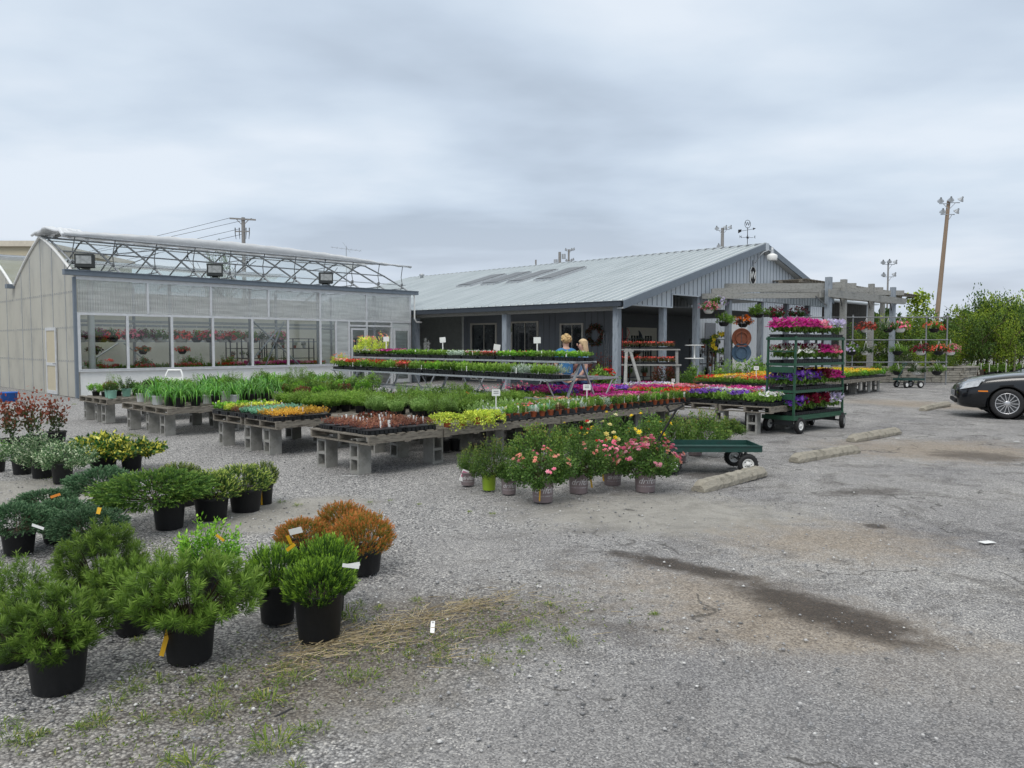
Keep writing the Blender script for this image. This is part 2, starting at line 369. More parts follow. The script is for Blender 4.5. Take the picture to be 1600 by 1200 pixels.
def f_spray(seed, m, asp=1.0, n=800, per=11, lo=-0.6, L=0.07, Wd=0.034, tip=0.5, upb=0.5, lump=0.18, slen=0.2, flatten=0.0):
    """scale-leaved conifers: many small fans of short leaves over a lumpy mound"""
    g = NP(seed, asp); r = g.r; d = ball(n, r, lo); k = (r.uniform(0.45, 1.0, n) ** 0.6 * lumpy(d, r, lump))[:, None]
    P0 = d * k * SQ * .88 + CZ
    D = nrm(d * np.array([1, 1, .6]) + np.array([0, 0, upb]) + 0.35 * rdir(n, r)); S = nrm(np.cross(D, rdir(n, r))); sh = r.uniform(-.18, .18, n)
    for i in range(per):
        t = i / (per - 1); sd = (1 if i % 2 else -1)
        P = P0 + D * (t * slen); Dn = D + S * sd * (0.75 * (1 - t)) + 0.3 * rdir(n, r)
        g.leaf(P, Dn, L * r.uniform(.7, 1.3, n), Wd, 0.3 + tip * t * 0.9 + sh + r.uniform(-.08, .08, n))
    ns = 50; g.stalk(np.zeros((ns, 3)), P0[:ns] * .9, 0.02, 0.0)
    return g.mesh('foliage', m)
def f_shrub(seed, m, asp=1.0, n=1500, L=0.14, Wd=0.07, stems=26, lo=-0.5, tiplight=0.3, clump=0.17, base_t=0.35, rnd_t=0.2, inner=.35, lump=.15, spread=1.0, up=.3, stem_t=0.0, tall=False):
    """leafy shrub: twigs to points of a lumpy ball, leaves clustered along their outer part"""
    g = NP(seed, asp); r = g.r; d = ball(stems, r, lo); k = r.uniform(0.72, 1.0, stems) * lumpy(d, r, lump)
    E_ = d * k[:, None] * SQ * np.array([spread, spread, 1]) + CZ if not tall else np.stack([d[:, 0] * .7 * spread, d[:, 1] * .7 * spread, r.uniform(.5, 1, stems)], 1)
    i = r.randint(0, stems, n); t = inner + (1 - inner) * r.uniform(0, 1, n) ** .7
    bw = t ** (.6 if not tall else 1.0)
    P = E_[i] * np.stack([bw, bw, t], 1) + rdir(n, r) * clump * r.uniform(0.2, 1, n)[:, None]
    D = nrm(nrm(E_[i]) * 0.6 + rdir(n, r) * 0.9 + np.array([0, 0, up]))
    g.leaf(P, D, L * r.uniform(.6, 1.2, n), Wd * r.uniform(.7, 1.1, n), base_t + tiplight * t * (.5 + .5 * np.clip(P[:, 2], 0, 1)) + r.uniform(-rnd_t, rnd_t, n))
    g.stalk(np.zeros((stems, 3)), E_ * .5, 0.02, stem_t); g.stalk(E_ * .5, E_ * .95, 0.014, stem_t)
    return g.mesh('foliage', m)
def f_blossom(seed, m, asp=1.0, n=40, size=0.12, lo=0.1, petals=6, center=None, cluster=1, cup=0.4, out=1.0):
    g = NP(seed, asp); r = g.r; k = max(1, n // cluster); d = ball(k, r, lo); d = np.repeat(d, cluster, 0)[:n]; n = len(d)
    P = d * out * SQ * r.uniform(0.85, 1.06, n)[:, None] + CZ + (rdir(n, r) * size * 1.1 if cluster > 1 else 0)
    Nn = nrm(d + np.array([0, 0, .6]) + .5 * rdir(n, r)); tt = r.uniform(.1, .9, n)
    g.flowers(P, Nn, size * r.uniform(.7, 1.1, n), tt, petals, cup, center)
    if petals > 5: g.flowers(P + Nn * size * .12, Nn, size * .6, tt - .1, 5, cup + .6, None)
    return g.mesh('blossoms', m)

# ------------------------------------------------------------------ ground
def ground_material():
    m, nt, b = newmat('yard_ground'); N = nt.nodes.new; L = nt.links.new
    tc = N('ShaderNodeTexCoord'); V = tc.outputs['Object']
    def mth(op, a, b_=None, clamp=False):
        q = N('ShaderNodeMath'); q.operation = op; q.use_clamp = clamp
        for i, w in enumerate((a, b_)):
            if w is None: continue
            if isinstance(w, (int, float)): q.inputs[i].default_value = w
            else: L(w, q.inputs[i])
        return q.outputs[0]
    def noise(sc, det=4, rough=0.6, vec=V, dist=0):
        n = N('ShaderNodeTexNoise'); n.inputs['Scale'].default_value = sc; n.inputs['Detail'].default_value = det; n.inputs['Roughness'].default_value = rough; n.inputs['Distortion'].default_value = dist; L(vec, n.inputs['Vector']); return n.outputs[0]
    def ramp(x, *st):
        c = N('ShaderNodeValToRGB'); L(x, c.inputs[0]); e = c.color_ramp.elements
        e[0].position = st[0][0]; e[0].color = (*st[0][1], 1); e[1].position = st[-1][0]; e[1].color = (*st[-1][1], 1)
        for p, q in st[1:-1]: z = e.new(p); z.color = (*q, 1)
        return c.outputs[0]
    def mix(f, a, c, bt='MIX'):
        q = N('ShaderNodeMix'); q.data_type = 'RGBA'; q.blend_type = bt
        if isinstance(f, (int, float)): q.inputs[0].default_value = f
        else: L(f, q.inputs[0])
        for i, w in ((6, a), (7, c)):
            if isinstance(w, tuple): q.inputs[i].default_value = (*w, 1)
            else: L(w, q.inputs[i])
        return q.outputs[2]
    wob = noise(0.9, 4, 0.65)
    wob2 = noise(4.5, 3, 0.7)
    def ell(u1, v1, u2, v2, w, soft=0.5, amp=0.8):
        p = gp(u1, v1); q = gp(u2, v2); cx, cy = (p[0] + q[0]) / 2, (p[1] + q[1]) / 2
        ln = math.hypot(q[0] - p[0], q[1] - p[1]) / 2; an = math.atan2(q[1] - p[1], q[0] - p[0])
        s1 = N('ShaderNodeVectorMath'); s1.operation = 'SUBTRACT'; L(V, s1.inputs[0]); s1.inputs[1].default_value = (cx, cy, 0)
        mp = N('ShaderNodeMapping'); mp.vector_type = 'POINT'; L(s1.outputs[0], mp.inputs[0]); mp.inputs['Rotation'].default_value = (0, 0, -an)
        m2 = N('ShaderNodeVectorMath'); m2.operation = 'MULTIPLY'; L(mp.outputs[0], m2.inputs[0]); m2.inputs[1].default_value = (1 / ln, 1 / w, 0)
        le = N('ShaderNodeVectorMath'); le.operation = 'LENGTH'; L(m2.outputs[0], le.inputs[0])
        d = mth('ADD', le.outputs['Value'], mth('MULTIPLY', mth('SUBTRACT', wob2, 0.5), amp * 1.6)); d = mth('ADD', d, mth('MULTIPLY', mth('SUBTRACT', wob, 0.5), amp))
        mr = N('ShaderNodeMapRange'); mr.interpolation_type = 'SMOOTHSTEP'; L(d, mr.inputs[0]); mr.inputs[1].default_value = 1 + soft; mr.inputs[2].default_value = 1 - soft; mr.inputs[3].default_value = 0; mr.inputs[4].default_value = 1
        return mr.outputs[0]
    # stones
    vo = N('ShaderNodeTexVoronoi'); vo.inputs['Scale'].default_value = 72; L(V, vo.inputs['Vector'])
    sp = N('ShaderNodeSeparateColor'); L(vo.outputs['Color'], sp.inputs[0])
    stone = ramp(sp.outputs[0], (0.0, (0.11, 0.11, 0.115)), (0.3, (0.24, 0.24, 0.245)), (0.75, (0.40, 0.40, 0.40)), (1.0, (0.62, 0.61, 0.59)))
    gap = ramp(vo.outputs['Distance'], (0.35, (1, 1, 1)), (0.75, (0.42, 0.42, 0.43)))
    gravel = mix(1.0, stone, gap, 'MULTIPLY')
    # worn asphalt: fine chips
    vo2 = N('ShaderNodeTexVoronoi'); vo2.inputs['Scale'].default_value = 120; L(V, vo2.inputs['Vector'])
    sp2 = N('ShaderNodeSeparateColor'); L(vo2.outputs['Color'], sp2.inputs[0])
    asph = ramp(sp2.outputs[1], (0.0, (0.09, 0.09, 0.095)), (0.35, (0.19, 0.19, 0.195)), (0.8, (0.27, 0.27, 0.275)), (1.0, (0.47, 0.465, 0.45)))
    big = noise(0.55, 4, 0.62, dist=0.6)
    asph = mix(1.0, asph, ramp(big, (0.3, (0.78, 0.78, 0.80)), (0.7, (1.28, 1.27, 1.24))), 'MULTIPLY')
    wet = noise(2.2, 4, 0.7, dist=1.0)
    asph = mix(1.0, asph, ramp(wet, (0.33, (0.62, 0.61, 0.60)), (0.52, (1, 1, 1))), 'MULTIPLY')
    # where gravel lies
    sx = N('ShaderNodeSeparateXYZ'); L(V, sx.inputs[0]); X, Y = sx.outputs[0], sx.outputs[1]
    lin = mth('ADD', mth('MULTIPLY', X, -0.34), mth('MULTIPLY', Y, 0.05))      # gravel on the left and under the tables
    gm = mth('ADD', lin, mth('MULTIPLY', mth('SUBTRACT', wob, 0.5), 3.4)); gm = mth('ADD', gm, mth('MULTIPLY', mth('SUBTRACT', wob2, 0.5), 1.4))
    mr = N('ShaderNodeMapRange'); mr.interpolation_type = 'SMOOTHSTEP'; L(gm, mr.inputs[0]); mr.inputs[1].default_value = -0.1; mr.inputs[2].default_value = 0.85
    gmask = mr.outputs[0]
    col = mix(gmask, asph, gravel)
    # dusty concrete pad among the shrubs
    slabs = mth('MAXIMUM', ell(-60, 790, 120, 750, 1.0, .15, .35), ell(300, 835, 560, 775, .55, .25, .5))
    slabs = mth('MAXIMUM', slabs, ell(820, 800, 1250, 800, .8, .5, .9))
    slabc = mix(1.0, mix(noise(30, 4), (0.20, 0.20, 0.19), (0.36, 0.35, 0.33)), ramp(wet, (0.3, (.75, .74, .72)), (.6, (1.05, 1.04, 1.02))), 'MULTIPLY')
    col = mix(mth('MULTIPLY', slabs, 0.85), col, slabc)
    # dirt, brown dust and the dark damp patch
    dirt = mth('MAXIMUM', ell(120, 1180, 820, 935, .50, .8, 1.0), ell(560, 960, 900, 960, .4, .7, 1.0))
    col = mix(mth('MULTIPLY', dirt, 0.85), col, mix(1.0, mix(sp.outputs[1], (0.075, 0.058, 0.042), (0.26, 0.24, 0.205)), gap, 'MULTIPLY'))
    tan = mth('MAXIMUM', ell(1000, 900, 1600, 1080, .55, .7, 1.1), ell(1180, 850, 1420, 835, .6, .8, 1.2))
    tan = mth('MAXIMUM', tan, ell(1320, 700, 1640, 705, 1.2, .6, 1.1)); tan = mth('MAXIMUM', tan, ell(1330, 625, 1600, 640, 1.2, .7, 1.0))
    col = mix(mth('MULTIPLY', tan, 0.7), col, mix(sp.outputs[2], (0.13, 0.105, 0.08), (0.36, 0.31, 0.25)))
    stain = mth('MAXIMUM', ell(1150, 910, 1450, 1006, .25, .4, .7), ell(950, 860, 1170, 905, .14, .5, .9))
    stain = mth('MAXIMUM', stain, mth('MULTIPLY', ell(1180, 925, 1400, 990, .26, .5, .9), .9))
    stain = mth('MAXIMUM', stain, mth('MULTIPLY', ell(1460, 706, 1600, 716, .5, .5, 1.0), .75)); stain = mth('MAXIMUM', stain, mth('MULTIPLY', ell(1290, 770, 1420, 765, .22, .6, 1.2), .7))
    stain = mth('MAXIMUM', stain, mth('MULTIPLY', ell(1060, 745, 1160, 735, .25, .5, 1.2), .5))
    stain = mth('MAXIMUM', stain, mth('MULTIPLY', ell(1350, 818, 1385, 822, .09, .3, .5), .9)); stain = mth('MAXIMUM', stain, mth('MULTIPLY', ell(940, 960, 1010, 1010, .12, .7, 1.2), .4))
    stc = mix(1.0, mix(wob2, (0.018, 0.014, 0.011), (0.065, 0.048, 0.035)), ramp(sp2.outputs[0], (.0, (.6, .6, .6)), (.9, (1.1, 1.1, 1.1)), (1.0, (2.6, 2.6, 2.5))), 'MULTIPLY')
    col = mix(mth('MULTIPLY', stain, 0.9), col, stc)
    newer = ell(760, 1190, 1750, 1075, .75, .12, .35)
    nc = mix(1.0, ramp(sp2.outputs[2], (0.0, (0.09, 0.09, 0.095)), (0.5, (0.17, 0.17, 0.175)), (1.0, (0.36, 0.36, 0.36))), ramp(big, (0.3, (0.9, 0.9, 0.92)), (0.7, (1.2, 1.19, 1.17))), 'MULTIPLY')
    col = mix(mth('MULTIPLY', newer, 0.7), col, nc)
    # cracks in the asphalt
    wv = N('ShaderNodeVectorMath'); wv.operation = 'ADD'; L(V, wv.inputs[0])
    nd = N('ShaderNodeTexNoise'); nd.inputs['Scale'].default_value = 1.3; nd.inputs['Detail'].default_value = 7; L(V, nd.inputs['Vector'])
    sc = N('ShaderNodeVectorMath'); sc.operation = 'SCALE'; sc.inputs['Scale'].default_value = 1.6; L(nd.outputs['Color'], sc.inputs[0]); L(sc.outputs[0], wv.inputs[1])
    vc = N('ShaderNodeTexVoronoi'); vc.feature = 'DISTANCE_TO_EDGE'; vc.inputs['Scale'].default_value = 0.42; L(wv.outputs[0], vc.inputs['Vector'])
    ck = N('ShaderNodeMapRange'); L(vc.outputs['Distance'], ck.inputs[0]); ck.inputs[1].default_value = 0.010; ck.inputs[2].default_value = 0.002; ck.inputs[3].default_value = 0; ck.inputs[4].default_value = 1
    ckm = mth('MULTIPLY', mth('MULTIPLY', ck.outputs[0], mth('SUBTRACT', 1.0, gmask, True)), mth('GREATER_THAN', wob, 0.51))
    col = mix(mth('MULTIPLY', ckm, 0.75), col, (0.045, 0.043, 0.04))
    col = mix(1.0, col, (1.17, 1.14, 1.10), 'MULTIPLY'); L(col, b.inputs['Base Color']); b.inputs['Specular IOR Level'].default_value = 0.25
    rg = N('ShaderNodeMapRange'); L(stain, rg.inputs[0]); rg.inputs[3].default_value = 0.92; rg.inputs[4].default_value = 0.62; L(rg.outputs[0], b.inputs['Roughness'])
    # relief
    h1 = mth('SUBTRACT', 1.0, vo.outputs['Distance'])
    h = mth('ADD', h1, mth('MULTIPLY', vo2.outputs['Distance'], -0.45)); h = mth('ADD', h, mth('MULTIPLY', wob2, 1.2))
    bp = N('ShaderNodeBump'); bp.inputs['Strength'].default_value = 0.8; bp.inputs['Distance'].default_value = 0.011; L(h, bp.inputs['Height']); L(bp.outputs[0], b.inputs['Normal'])
    return m
def build_ground():
    # one sheet to the horizon, with slight unevenness near the yard
    mb = MB(); xs = sorted(set([-1200, -400, -120, -60, -40] + [i * 0.5 - 26 for i in range(0, 105)] + [40, 60, 120, 400, 1200])); ys = sorted(set([-200, -40, -10] + [i * 0.5 - 4 for i in range(0, 100)] + [60, 90, 150, 400, 1500]))
    idx = {}
    def hh(x, y):
        k = max(0, min(1, (30 - abs(x)) / 8)) * max(0, min(1, (44 - y) / 6))
        return 0.012 * k * (math.sin(x * 1.3 + y * .7) * math.sin(y * .9 - x * .4) + .5 * math.sin(x * 2.9 + 1) * math.sin(y * 2.3))
    for j, y in enumerate(ys):
        for i, x in enumerate(xs): idx[i, j] = len(mb.v); mb.v.append((x, y, hh(x, y) - 0.012))
    for j in range(len(ys) - 1):
        for i in range(len(xs) - 1): mb.f.append((idx[i, j], idx[i + 1, j], idx[i + 1, j + 1], idx[i, j + 1])); mb.m.append(0); mb.sm.append(True)
    o = mb.build('ground', ground_material()); o['kind'] = 'structure'
build_ground()
def scatter_ground():
    r = np.random.RandomState(3)
    # loose stones: near band only
    def stones(name, n, pts, smin, smax, m):
        V = []; F = []; T = []
        octv = np.array([[1, 0, 0], [0, 1, 0], [-1, 0, 0], [0, -1, 0], [0, 0, 1], [0, 0, -.6]], float); octf = [(0, 1, 4), (1, 2, 4), (2, 3, 4), (3, 0, 4), (1, 0, 5), (2, 1, 5), (3, 2, 5), (0, 3, 5)]
        k = len(pts); s = smin + (smax - smin) * r.uniform(0, 1, k) ** 3.5; a = r.uniform(0, 6.28, k)
        vs = octv[None] * (s[:, None, None] * np.array([1, .8, .55])[None, None]) * r.uniform(.7, 1.3, (k, 6, 1))
        c, q = np.cos(a)[:, None], np.sin(a)[:, None]; x = vs[..., 0] * c - vs[..., 1] * q; y = vs[..., 0] * q + vs[..., 1] * c; vs = np.stack([x, y, vs[..., 2]], -1)
        vs += np.concatenate([pts, np.zeros((k, 1))], 1)[:, None]
        me = bpy.data.meshes.new(name); Vv = vs.reshape(-1, 3); Fv = (np.array(octf)[None] + (np.arange(k) * 6)[:, None, None]).reshape(-1, 3)
        me.vertices.add(len(Vv)); me.vertices.foreach_set('co', Vv.astype(np.float32).ravel()); me.loops.add(len(Fv) * 3); me.loops.foreach_set('vertex_index', Fv.astype(np.int32).ravel())
        me.polygons.add(len(Fv)); me.polygons.foreach_set('loop_start', np.arange(0, len(Fv) * 3, 3, dtype=np.int32))
        t = np.repeat(r.uniform(0, 1, k), 8).astype(np.float32); at = me.attributes.new('tint', 'FLOAT', 'FACE'); at.data.foreach_set('value', t)
        me.materials.append(m); me.update(calc_edges=True); return link(name, me)
    ms = leafmat('stone_chips', [(0, (0.10, 0.10, 0.10)), (.5, (.26, .26, .265)), (.85, (.42, .41, .40)), (1, (.60, .59, .57))], 0.9, 0)
    P = []
    # denser to the left and in the dirt band
    while len(P) < 21000:
        x = r.uniform(-8, 4); y = 2.4 + 13.6 * r.uniform(0, 1) ** 1.7
        if abs(x) > y * .75 + .6: continue
        dens = 1 / (1 + math.exp((x * .5 - 0.1 * y + 0.2) * 1.6)) + .07
        dens *= 0.35 + 0.9 * (math.sin(x * 2.1 + 1.3 * math.sin(y * 1.7)) * math.sin(y * 2.4 + x) > -.3)
        if r.rand() < dens: P.append((x, y))
    o = stones('gravel_stones', 0, np.array(P), 0.004, 0.017, ms); tag(o, 'loose grey gravel scattered over the yard', 'gravel', kind='stuff')
    # grass tufts
    mg = leafmat('weed_grass', [(0, (.06, .11, .02)), (.5, (.14, .23, .035)), (.85, (.28, .34, .06)), (1, (.46, .40, .14))], .6, .3)
    tufts = [(60, 1150, .05), (150, 1125, .06), (178, 1100, .07), (157, 1130, .06), (217, 1078, .05), (200, 1072, .08), (222, 1048, .07), (250, 1062, .06), (305, 1065, .05), (345, 1110, .07), (290, 1118, .06), (325, 1122, .05), (340, 1082, .07), (352, 1050, .06), (225, 1125, .05), (395, 1090, .05), (430, 1165, .12), (418, 1172, .08), (420, 1095, .09), (445, 1045, .08), (462, 1060, .07), (430, 1070, .06), (470, 1140, .05), (500, 1138, .05), (545, 1060, .07), (575, 1058, .06), (545, 960, .09), (556, 968, .07), (560, 945, .05), (592, 950, .04), (650, 938, .045), (715, 995, .06), (765, 1036, .045), (820, 1000, .05), (790, 980, .05), (858, 945, .04), (830, 975, .06), (780, 988, .045), (875, 985, .045), (893, 1003, .06), (1022, 960, .035), (733, 800, .035), (770, 803, .04), (610, 782, .03), (578, 785, .03), (655, 788, .03), (690, 1028, .05), (730, 940, .03), (20, 1150, .08), (0, 1135, .08), (40, 1160, .07), (380, 900, .05), (215, 1000, .04), (640, 1020, .04), (440, 785, .06), (465, 790, .06), (300, 1198, .1), (460, 1200, .06), (265, 1190, .05), (690, 1010, .03), (815, 1020, .03), (120, 1140, .05), (90, 1075, .03), (1375, 598, .1), (1400, 596, .1), (1430, 598, .1), (115, 632, .08), (85, 628, .08), (213, 682, .12), (222, 684, .10), (206, 680, .1), (328, 735, .05)]
    g = NP(5); rr = g.r
    for (u, v, s) in tufts:
        c = gp(u, v); n = 46; a = rr.uniform(0, 6.28, n); q = rr.uniform(0, 1, n) ** .7 * s * .8
        P0 = np.stack([c[0] + np.cos(a) * q, c[1] + np.sin(a) * q, np.zeros(n)], 1); D = nrm(np.stack([np.cos(a) * rr.uniform(.1, 1, n), np.sin(a) * rr.uniform(.1, 1, n), rr.uniform(.5, 1.2, n)], 1))
        g.blades(P0, D, s * rr.uniform(.4, 1.0, n), 0.0035 if s < .09 else .006, 1.0, rr.uniform(.1, .95, n), 3)
    # faint creeping growth in the dirt band and the strip beside the pad
    for (u1, v1, u2, v2, w, k) in ((130, 1160, 700, 985, .28, 900), (640, 1010, 900, 950, .25, 400), (60, 735, 170, 780, .08, 260), (190, 880, 300, 850, .2, 300)):
        p, q = gp(u1, v1), gp(u2, v2); t = rr.uniform(0, 1, k); c = np.stack([p[0] + (q[0] - p[0]) * t, p[1] + (q[1] - p[1]) * t, np.zeros(k)], 1); c[:, :2] += rr.normal(0, w, (k, 2))
        c = np.repeat(c, 4, 0); g.leaf(c, nrm(rdir(k * 4, rr) + np.array([0, 0, .8])), .018, .005, rr.uniform(.0, 1, k * 4))
    o = link('weeds', g.mesh('weeds', mg)); tag(o, 'small grass tufts and weeds growing through the gravel', 'weeds', kind='stuff')
    # straw
    mst = leafmat('straw_stalks', [(0, (.20, .16, .09)), (.5, (.42, .33, .19)), (1, (.58, .49, .31))], .7, 0)
    g = NP(9); rr = g.r
    for (u1, v1, u2, v2, w, k) in ((455, 1020, 620, 985, .16, 330), (560, 1000, 760, 940, .12, 210), (680, 985, 700, 1030, .10, 40), (400, 1055, 480, 1035, .07, 50), (640, 970, 790, 930, .1, 80), (440, 1010, 900, 950, .3, 110)):
        p, q = gp(u1, v1), gp(u2, v2); t = rr.uniform(0, 1, k); c = np.stack([p[0] + (q[0] - p[0]) * t, p[1] + (q[1] - p[1]) * t, rr.uniform(.004, .022, k)], 1); c[:, :2] += rr.normal(0, w, (k, 2)) * .7
        an = rr.normal(.7, .7, k); d = np.stack([np.cos(an), np.sin(an), rr.normal(0, .06, k)], 1); ln = rr.uniform(.04, .16, k)
        g.stalk(c, c + d * ln[:, None], .0034, rr.uniform(0, 1, k))
    o = link('straw', g.mesh('straw', mst)); tag(o, 'pale straw strewn on the ground beside the black pots', 'straw', kind='stuff')
scatter_ground()
def litter():
    def flat(name, u, v, w, h, rz, m, label, cat, z=0.006, tilt=0.0):
        p = gp(u, v); mb = MB(); mb.box((0, 0, 0), (w, h, .002)); o = mb.build(name, m); o.location = (p[0], p[1], z); o.rotation_euler = (tilt, 0, rz); tag(o, label, cat); return o
    p = gp(676, 985); mb = MB(); mb.box((0, 0, 0), (.024, .115, .0012)); mb.box((0, .047, .0012), (.012, .004, .0006), 1); mb.box((.002, .038, .0012), (.014, .003, .0006), 1)
    o = mb.build('plant_tag', [M_whitep, M_dark]); o.location = (p[0], p[1], .02); o.rotation_euler = (.25, 0, .06); tag(o, 'white plastic plant tag lying on the straw', 'plant tag')
    flat('plastic_strip', 444, 1115, .10, .014, .95, M_black, 'black plastic strip lying on the gravel near bottom left', 'debris', .006)
    flat('paper_scrap', 1542, 848, .12, .07, .3, M_white, 'pale flattened paper scrap on the asphalt at right', 'litter')
    flat('paper_scrap', 1588, 690, .09, .05, 0, M_white, 'white paper scrap on the brown patch in front of the car', 'litter')
    flat('paper_scrap', 1402, 685, .08, .04, .2, M_white, 'small white scrap beyond the third parking stop', 'litter')
    flat('plastic_strip', 546, 744, .2, .012, .1, M_whitep, 'thin white stick lying on gravel before the concrete blocks', 'debris')
litter()

# ------------------------------------------------------------------ greenhouse
M_film = glassmat('roof_film', clear=0.90, film=(0.85, 0.88, 0.90), rough=0.2)
M_poly = mat('beige_polycarbonate', (0.56, 0.545, 0.48), 0.35, var=0.10, scale=1.1, dirt=(0.42, 0.415, 0.38), stretch=(1, 1, .6))
M_polyclear = glassmat('clear_corrugated_plastic', clear=0.22, film=(0.86, 0.87, 0.86), rough=0.15)
M_glass = glassmat('window_glass', tint=(.95, .97, .96), clear=0.9)
def translucify(m, k):
    nt = m.node_tree; b = nt.nodes['Principled BSDF']; tr = nt.nodes.new('ShaderNodeBsdfTranslucent'); nt.links.new(b.inputs['Base Color'].links[0].from_socket, tr.inputs[0]); mx = nt.nodes.new('ShaderNodeMixShader'); mx.inputs[0].default_value = k
    nt.links.new(b.outputs[0], mx.inputs[1]); nt.links.new(tr.outputs[0], mx.inputs[2]); nt.links.new(mx.outputs[0], nt.nodes['Material Output'].inputs[0]); return m
translucify(M_poly, .3)
M_polyback = mat('greenhouse_back_panel', (0.70, 0.68, 0.62), 0.6, var=0.06, scale=1.5)
translucify(M_polyback, .35)
GHL = 12.9; GH = 3.75; GP = 5.25; GW = 7.0
def greenhouse():
    g = empty('greenhouse', (OG[0], OG[1], 0), TH, 'long glazed greenhouse with raised white roof vent and open steel roof trusses', 'greenhouse')
    def P(name, mb, m): return mb.build(name, m, g)
    # knee wall and corner posts
    mb = MB(); mb.box2((0.05, 0.02, 0), (9.8, 0.10, 0.80)); P('knee_wall', mb, M_white)
    mb = MB(); mb.box2((-0.08, -0.02, 0), (0.0, 0.10, GH - .05)); P('corner_post', mb, M_slate)
    mb = MB(); mb.box2((GHL - .05, 0.0, 0), (GHL + .05, 0.12, GH)); P('corner_post', mb, M_alu)
    # gutter
    mb = MB(); mb.box2((-0.35, -0.14, GH), (GHL + .35, 0.06, GH + .14)); mb.box2((-0.35, -0.17, GH + .14), (GHL + .35, 0.09, GH + .165)); P('gutter', mb, M_slate)
    # mullions
    up = [0.0, 2.1, 4.2, 6.35, 8.5, 10.65, GHL]; lo = [0.0, 1.45, 2.85, 4.25, 5.7, 7.12, 8.5, 9.2]
    mb = MB(); mb.box2((0, -0.03, GH - .12), (GHL, 0.05, GH - .001)); mb.box2((0, -0.03, 2.55), (GHL, 0.05, 2.63)); mb.box2((0, -0.05, .80), (9.75, 0.07, .87)); mb.box2((0, -.06, .862), (9.75, .02, .885))
    for s in up[1:-1]: mb.box2((s - .035, -0.04, 2.63), (s + .035, 0.04, GH - .12))
    for s in lo: mb.box2((s - .04 if s else 0, -0.04, .885), (s + .04 if s else .08, 0.04, 2.55))
    for s in (9.8, 10.65, 11.9): mb.box2((s - .035, -0.045, 0), (s + .035, 0.045, 2.55))
    mb.box2((9.8, -.044, 2.36), (11.9, .044, 2.43)); P('window_frame', mb, M_alu)
    for s0, s1 in zip(up[:-1], up[1:]):      # upper corrugated panels
        mb = MB(); n = max(8, int((s1 - s0) / .038)); xs = [s0 + .04 + (s1 - s0 - .08) * i / n for i in range(n + 1)]
        vs = []; [vs.extend([(x, .006 * (-1) ** i, 2.64), (x, .006 * (-1) ** i, GH - .13)]) for i, x in enumerate(xs)]
        mb.add(vs, [(2 * i, 2 * i + 2, 2 * i + 3, 2 * i + 1) for i in range(n)]); P('upper_panel', mb, M_polyclear)
    for s0, s1 in zip(lo[:-1], lo[1:]):
        mb = MB(); mb.box2((s0 + .05, -.004, .89), (s1 - .05, .004, 2.54)); P('window_pane', mb, M_glass)
    [(lambda q: (q.box2((a_, -.004, .3), (b_, .004, 2.54)), P('side_panel', q, M_polyclear)))(MB()) for a_, b_ in ((9.25, 9.76), (11.94, GHL - .06))]
    mb = MB(); mb.box2((8.5, -.05, 2.43), (8.9, -.046, 2.5)); 
    # door leaves: left leaf closed, right one folded back against the wall
    for (s0, s1, y) in ((9.9, 10.6, .0), (11.95, 12.75, -.10)):
        d = MB(); 
        for a, b in (((s0, y - .03, .05), (s0 + .07, y + .03, 2.3)), ((s1 - .07, y - .03, .05), (s1, y + .03, 2.3)), ((s0 + .07, y - .03, 2.22), (s1 - .07, y + .03, 2.3)), ((s0 + .07, y - .03, .05), (s1 - .07, y + .03, .2)), ((s0 + .07, y - .03, 1.0), (s1 - .07, y + .03, 1.07))): d.box2(a, b)
        dd = P('door', d, M_alu); q = MB(); q.box2((s0 + .07, y - .005, .2), (s1 - .07, y + .005, 2.22)); q.build('door_pane', M_glass, dd)
        h = MB(); h.box2((s1 - .06, y - .08, 1.1), (s1 - .03, y - .03, 1.25)); h.build('door_handle', M_darksteel, dd)
    # left gable end wall, two bays, arched tops
    def arch(e):      # roof height over the bay
        k = (e % GW) / GW; k = 1 - abs(2 * k - 1); return GH + (GP - GH) * (math.sin(k * math.pi / 2) * .35 + k * .65)
    for bay in (0, 1):
        e0 = bay * GW; pts = [e0 + GW * i / 20 for i in range(21)]
        poly = [(0, e0, 0), (0, e0 + GW, 0)] + [(0, e, arch(e) - .03 if 0 < i < 20 else GH - .03) for i, e in reversed(list(enumerate(pts)))]
        mb = MB(); mb.prism(poly, (.03, 0, 0)); P('gable_panel', mb, M_poly)
        mb = MB(); mb.tube([(-.02, e, (arch(e) if 0 < i < 20 else GH)) for i, e in enumerate(pts)], .05, 8); P('gable_arch', mb, M_white)
        mb = MB()
        for e in (1.05, 2.35, 3.6, 4.9, 6.0): mb.box2((-.012, e0 + e - .015, 0), (-.001, e0 + e + .015, arch(e) - .05))
        for z in (1.1, 2.15, 3.25): mb.box2((-.006, e0 + .1, z), (-.002, e0 + GW - .1, z + .006))
        for z in (1.1, 2.15, 3.25):
            for k in range(28): mb.box2((-.03, e0 + .15 + k * .24, z + .02), (-.01, e0 + .17 + k * .24, z + .05))
        P('panel_seam', mb, M_steel)
    mb = MB(); mb.box2((-.25, 6.85, GH - .05), (.4, 7.15, GH + .10)); P('valley_gutter', mb, M_slate)
    mb = MB()
    for a, b in (((-.05, 1.9, .02), (-.0145, 1.98, 2.28)), ((-.05, 3.27, .02), (-.0145, 3.35, 2.28))): pass
    d = MB(); y0, y1 = 2.0, 3.1
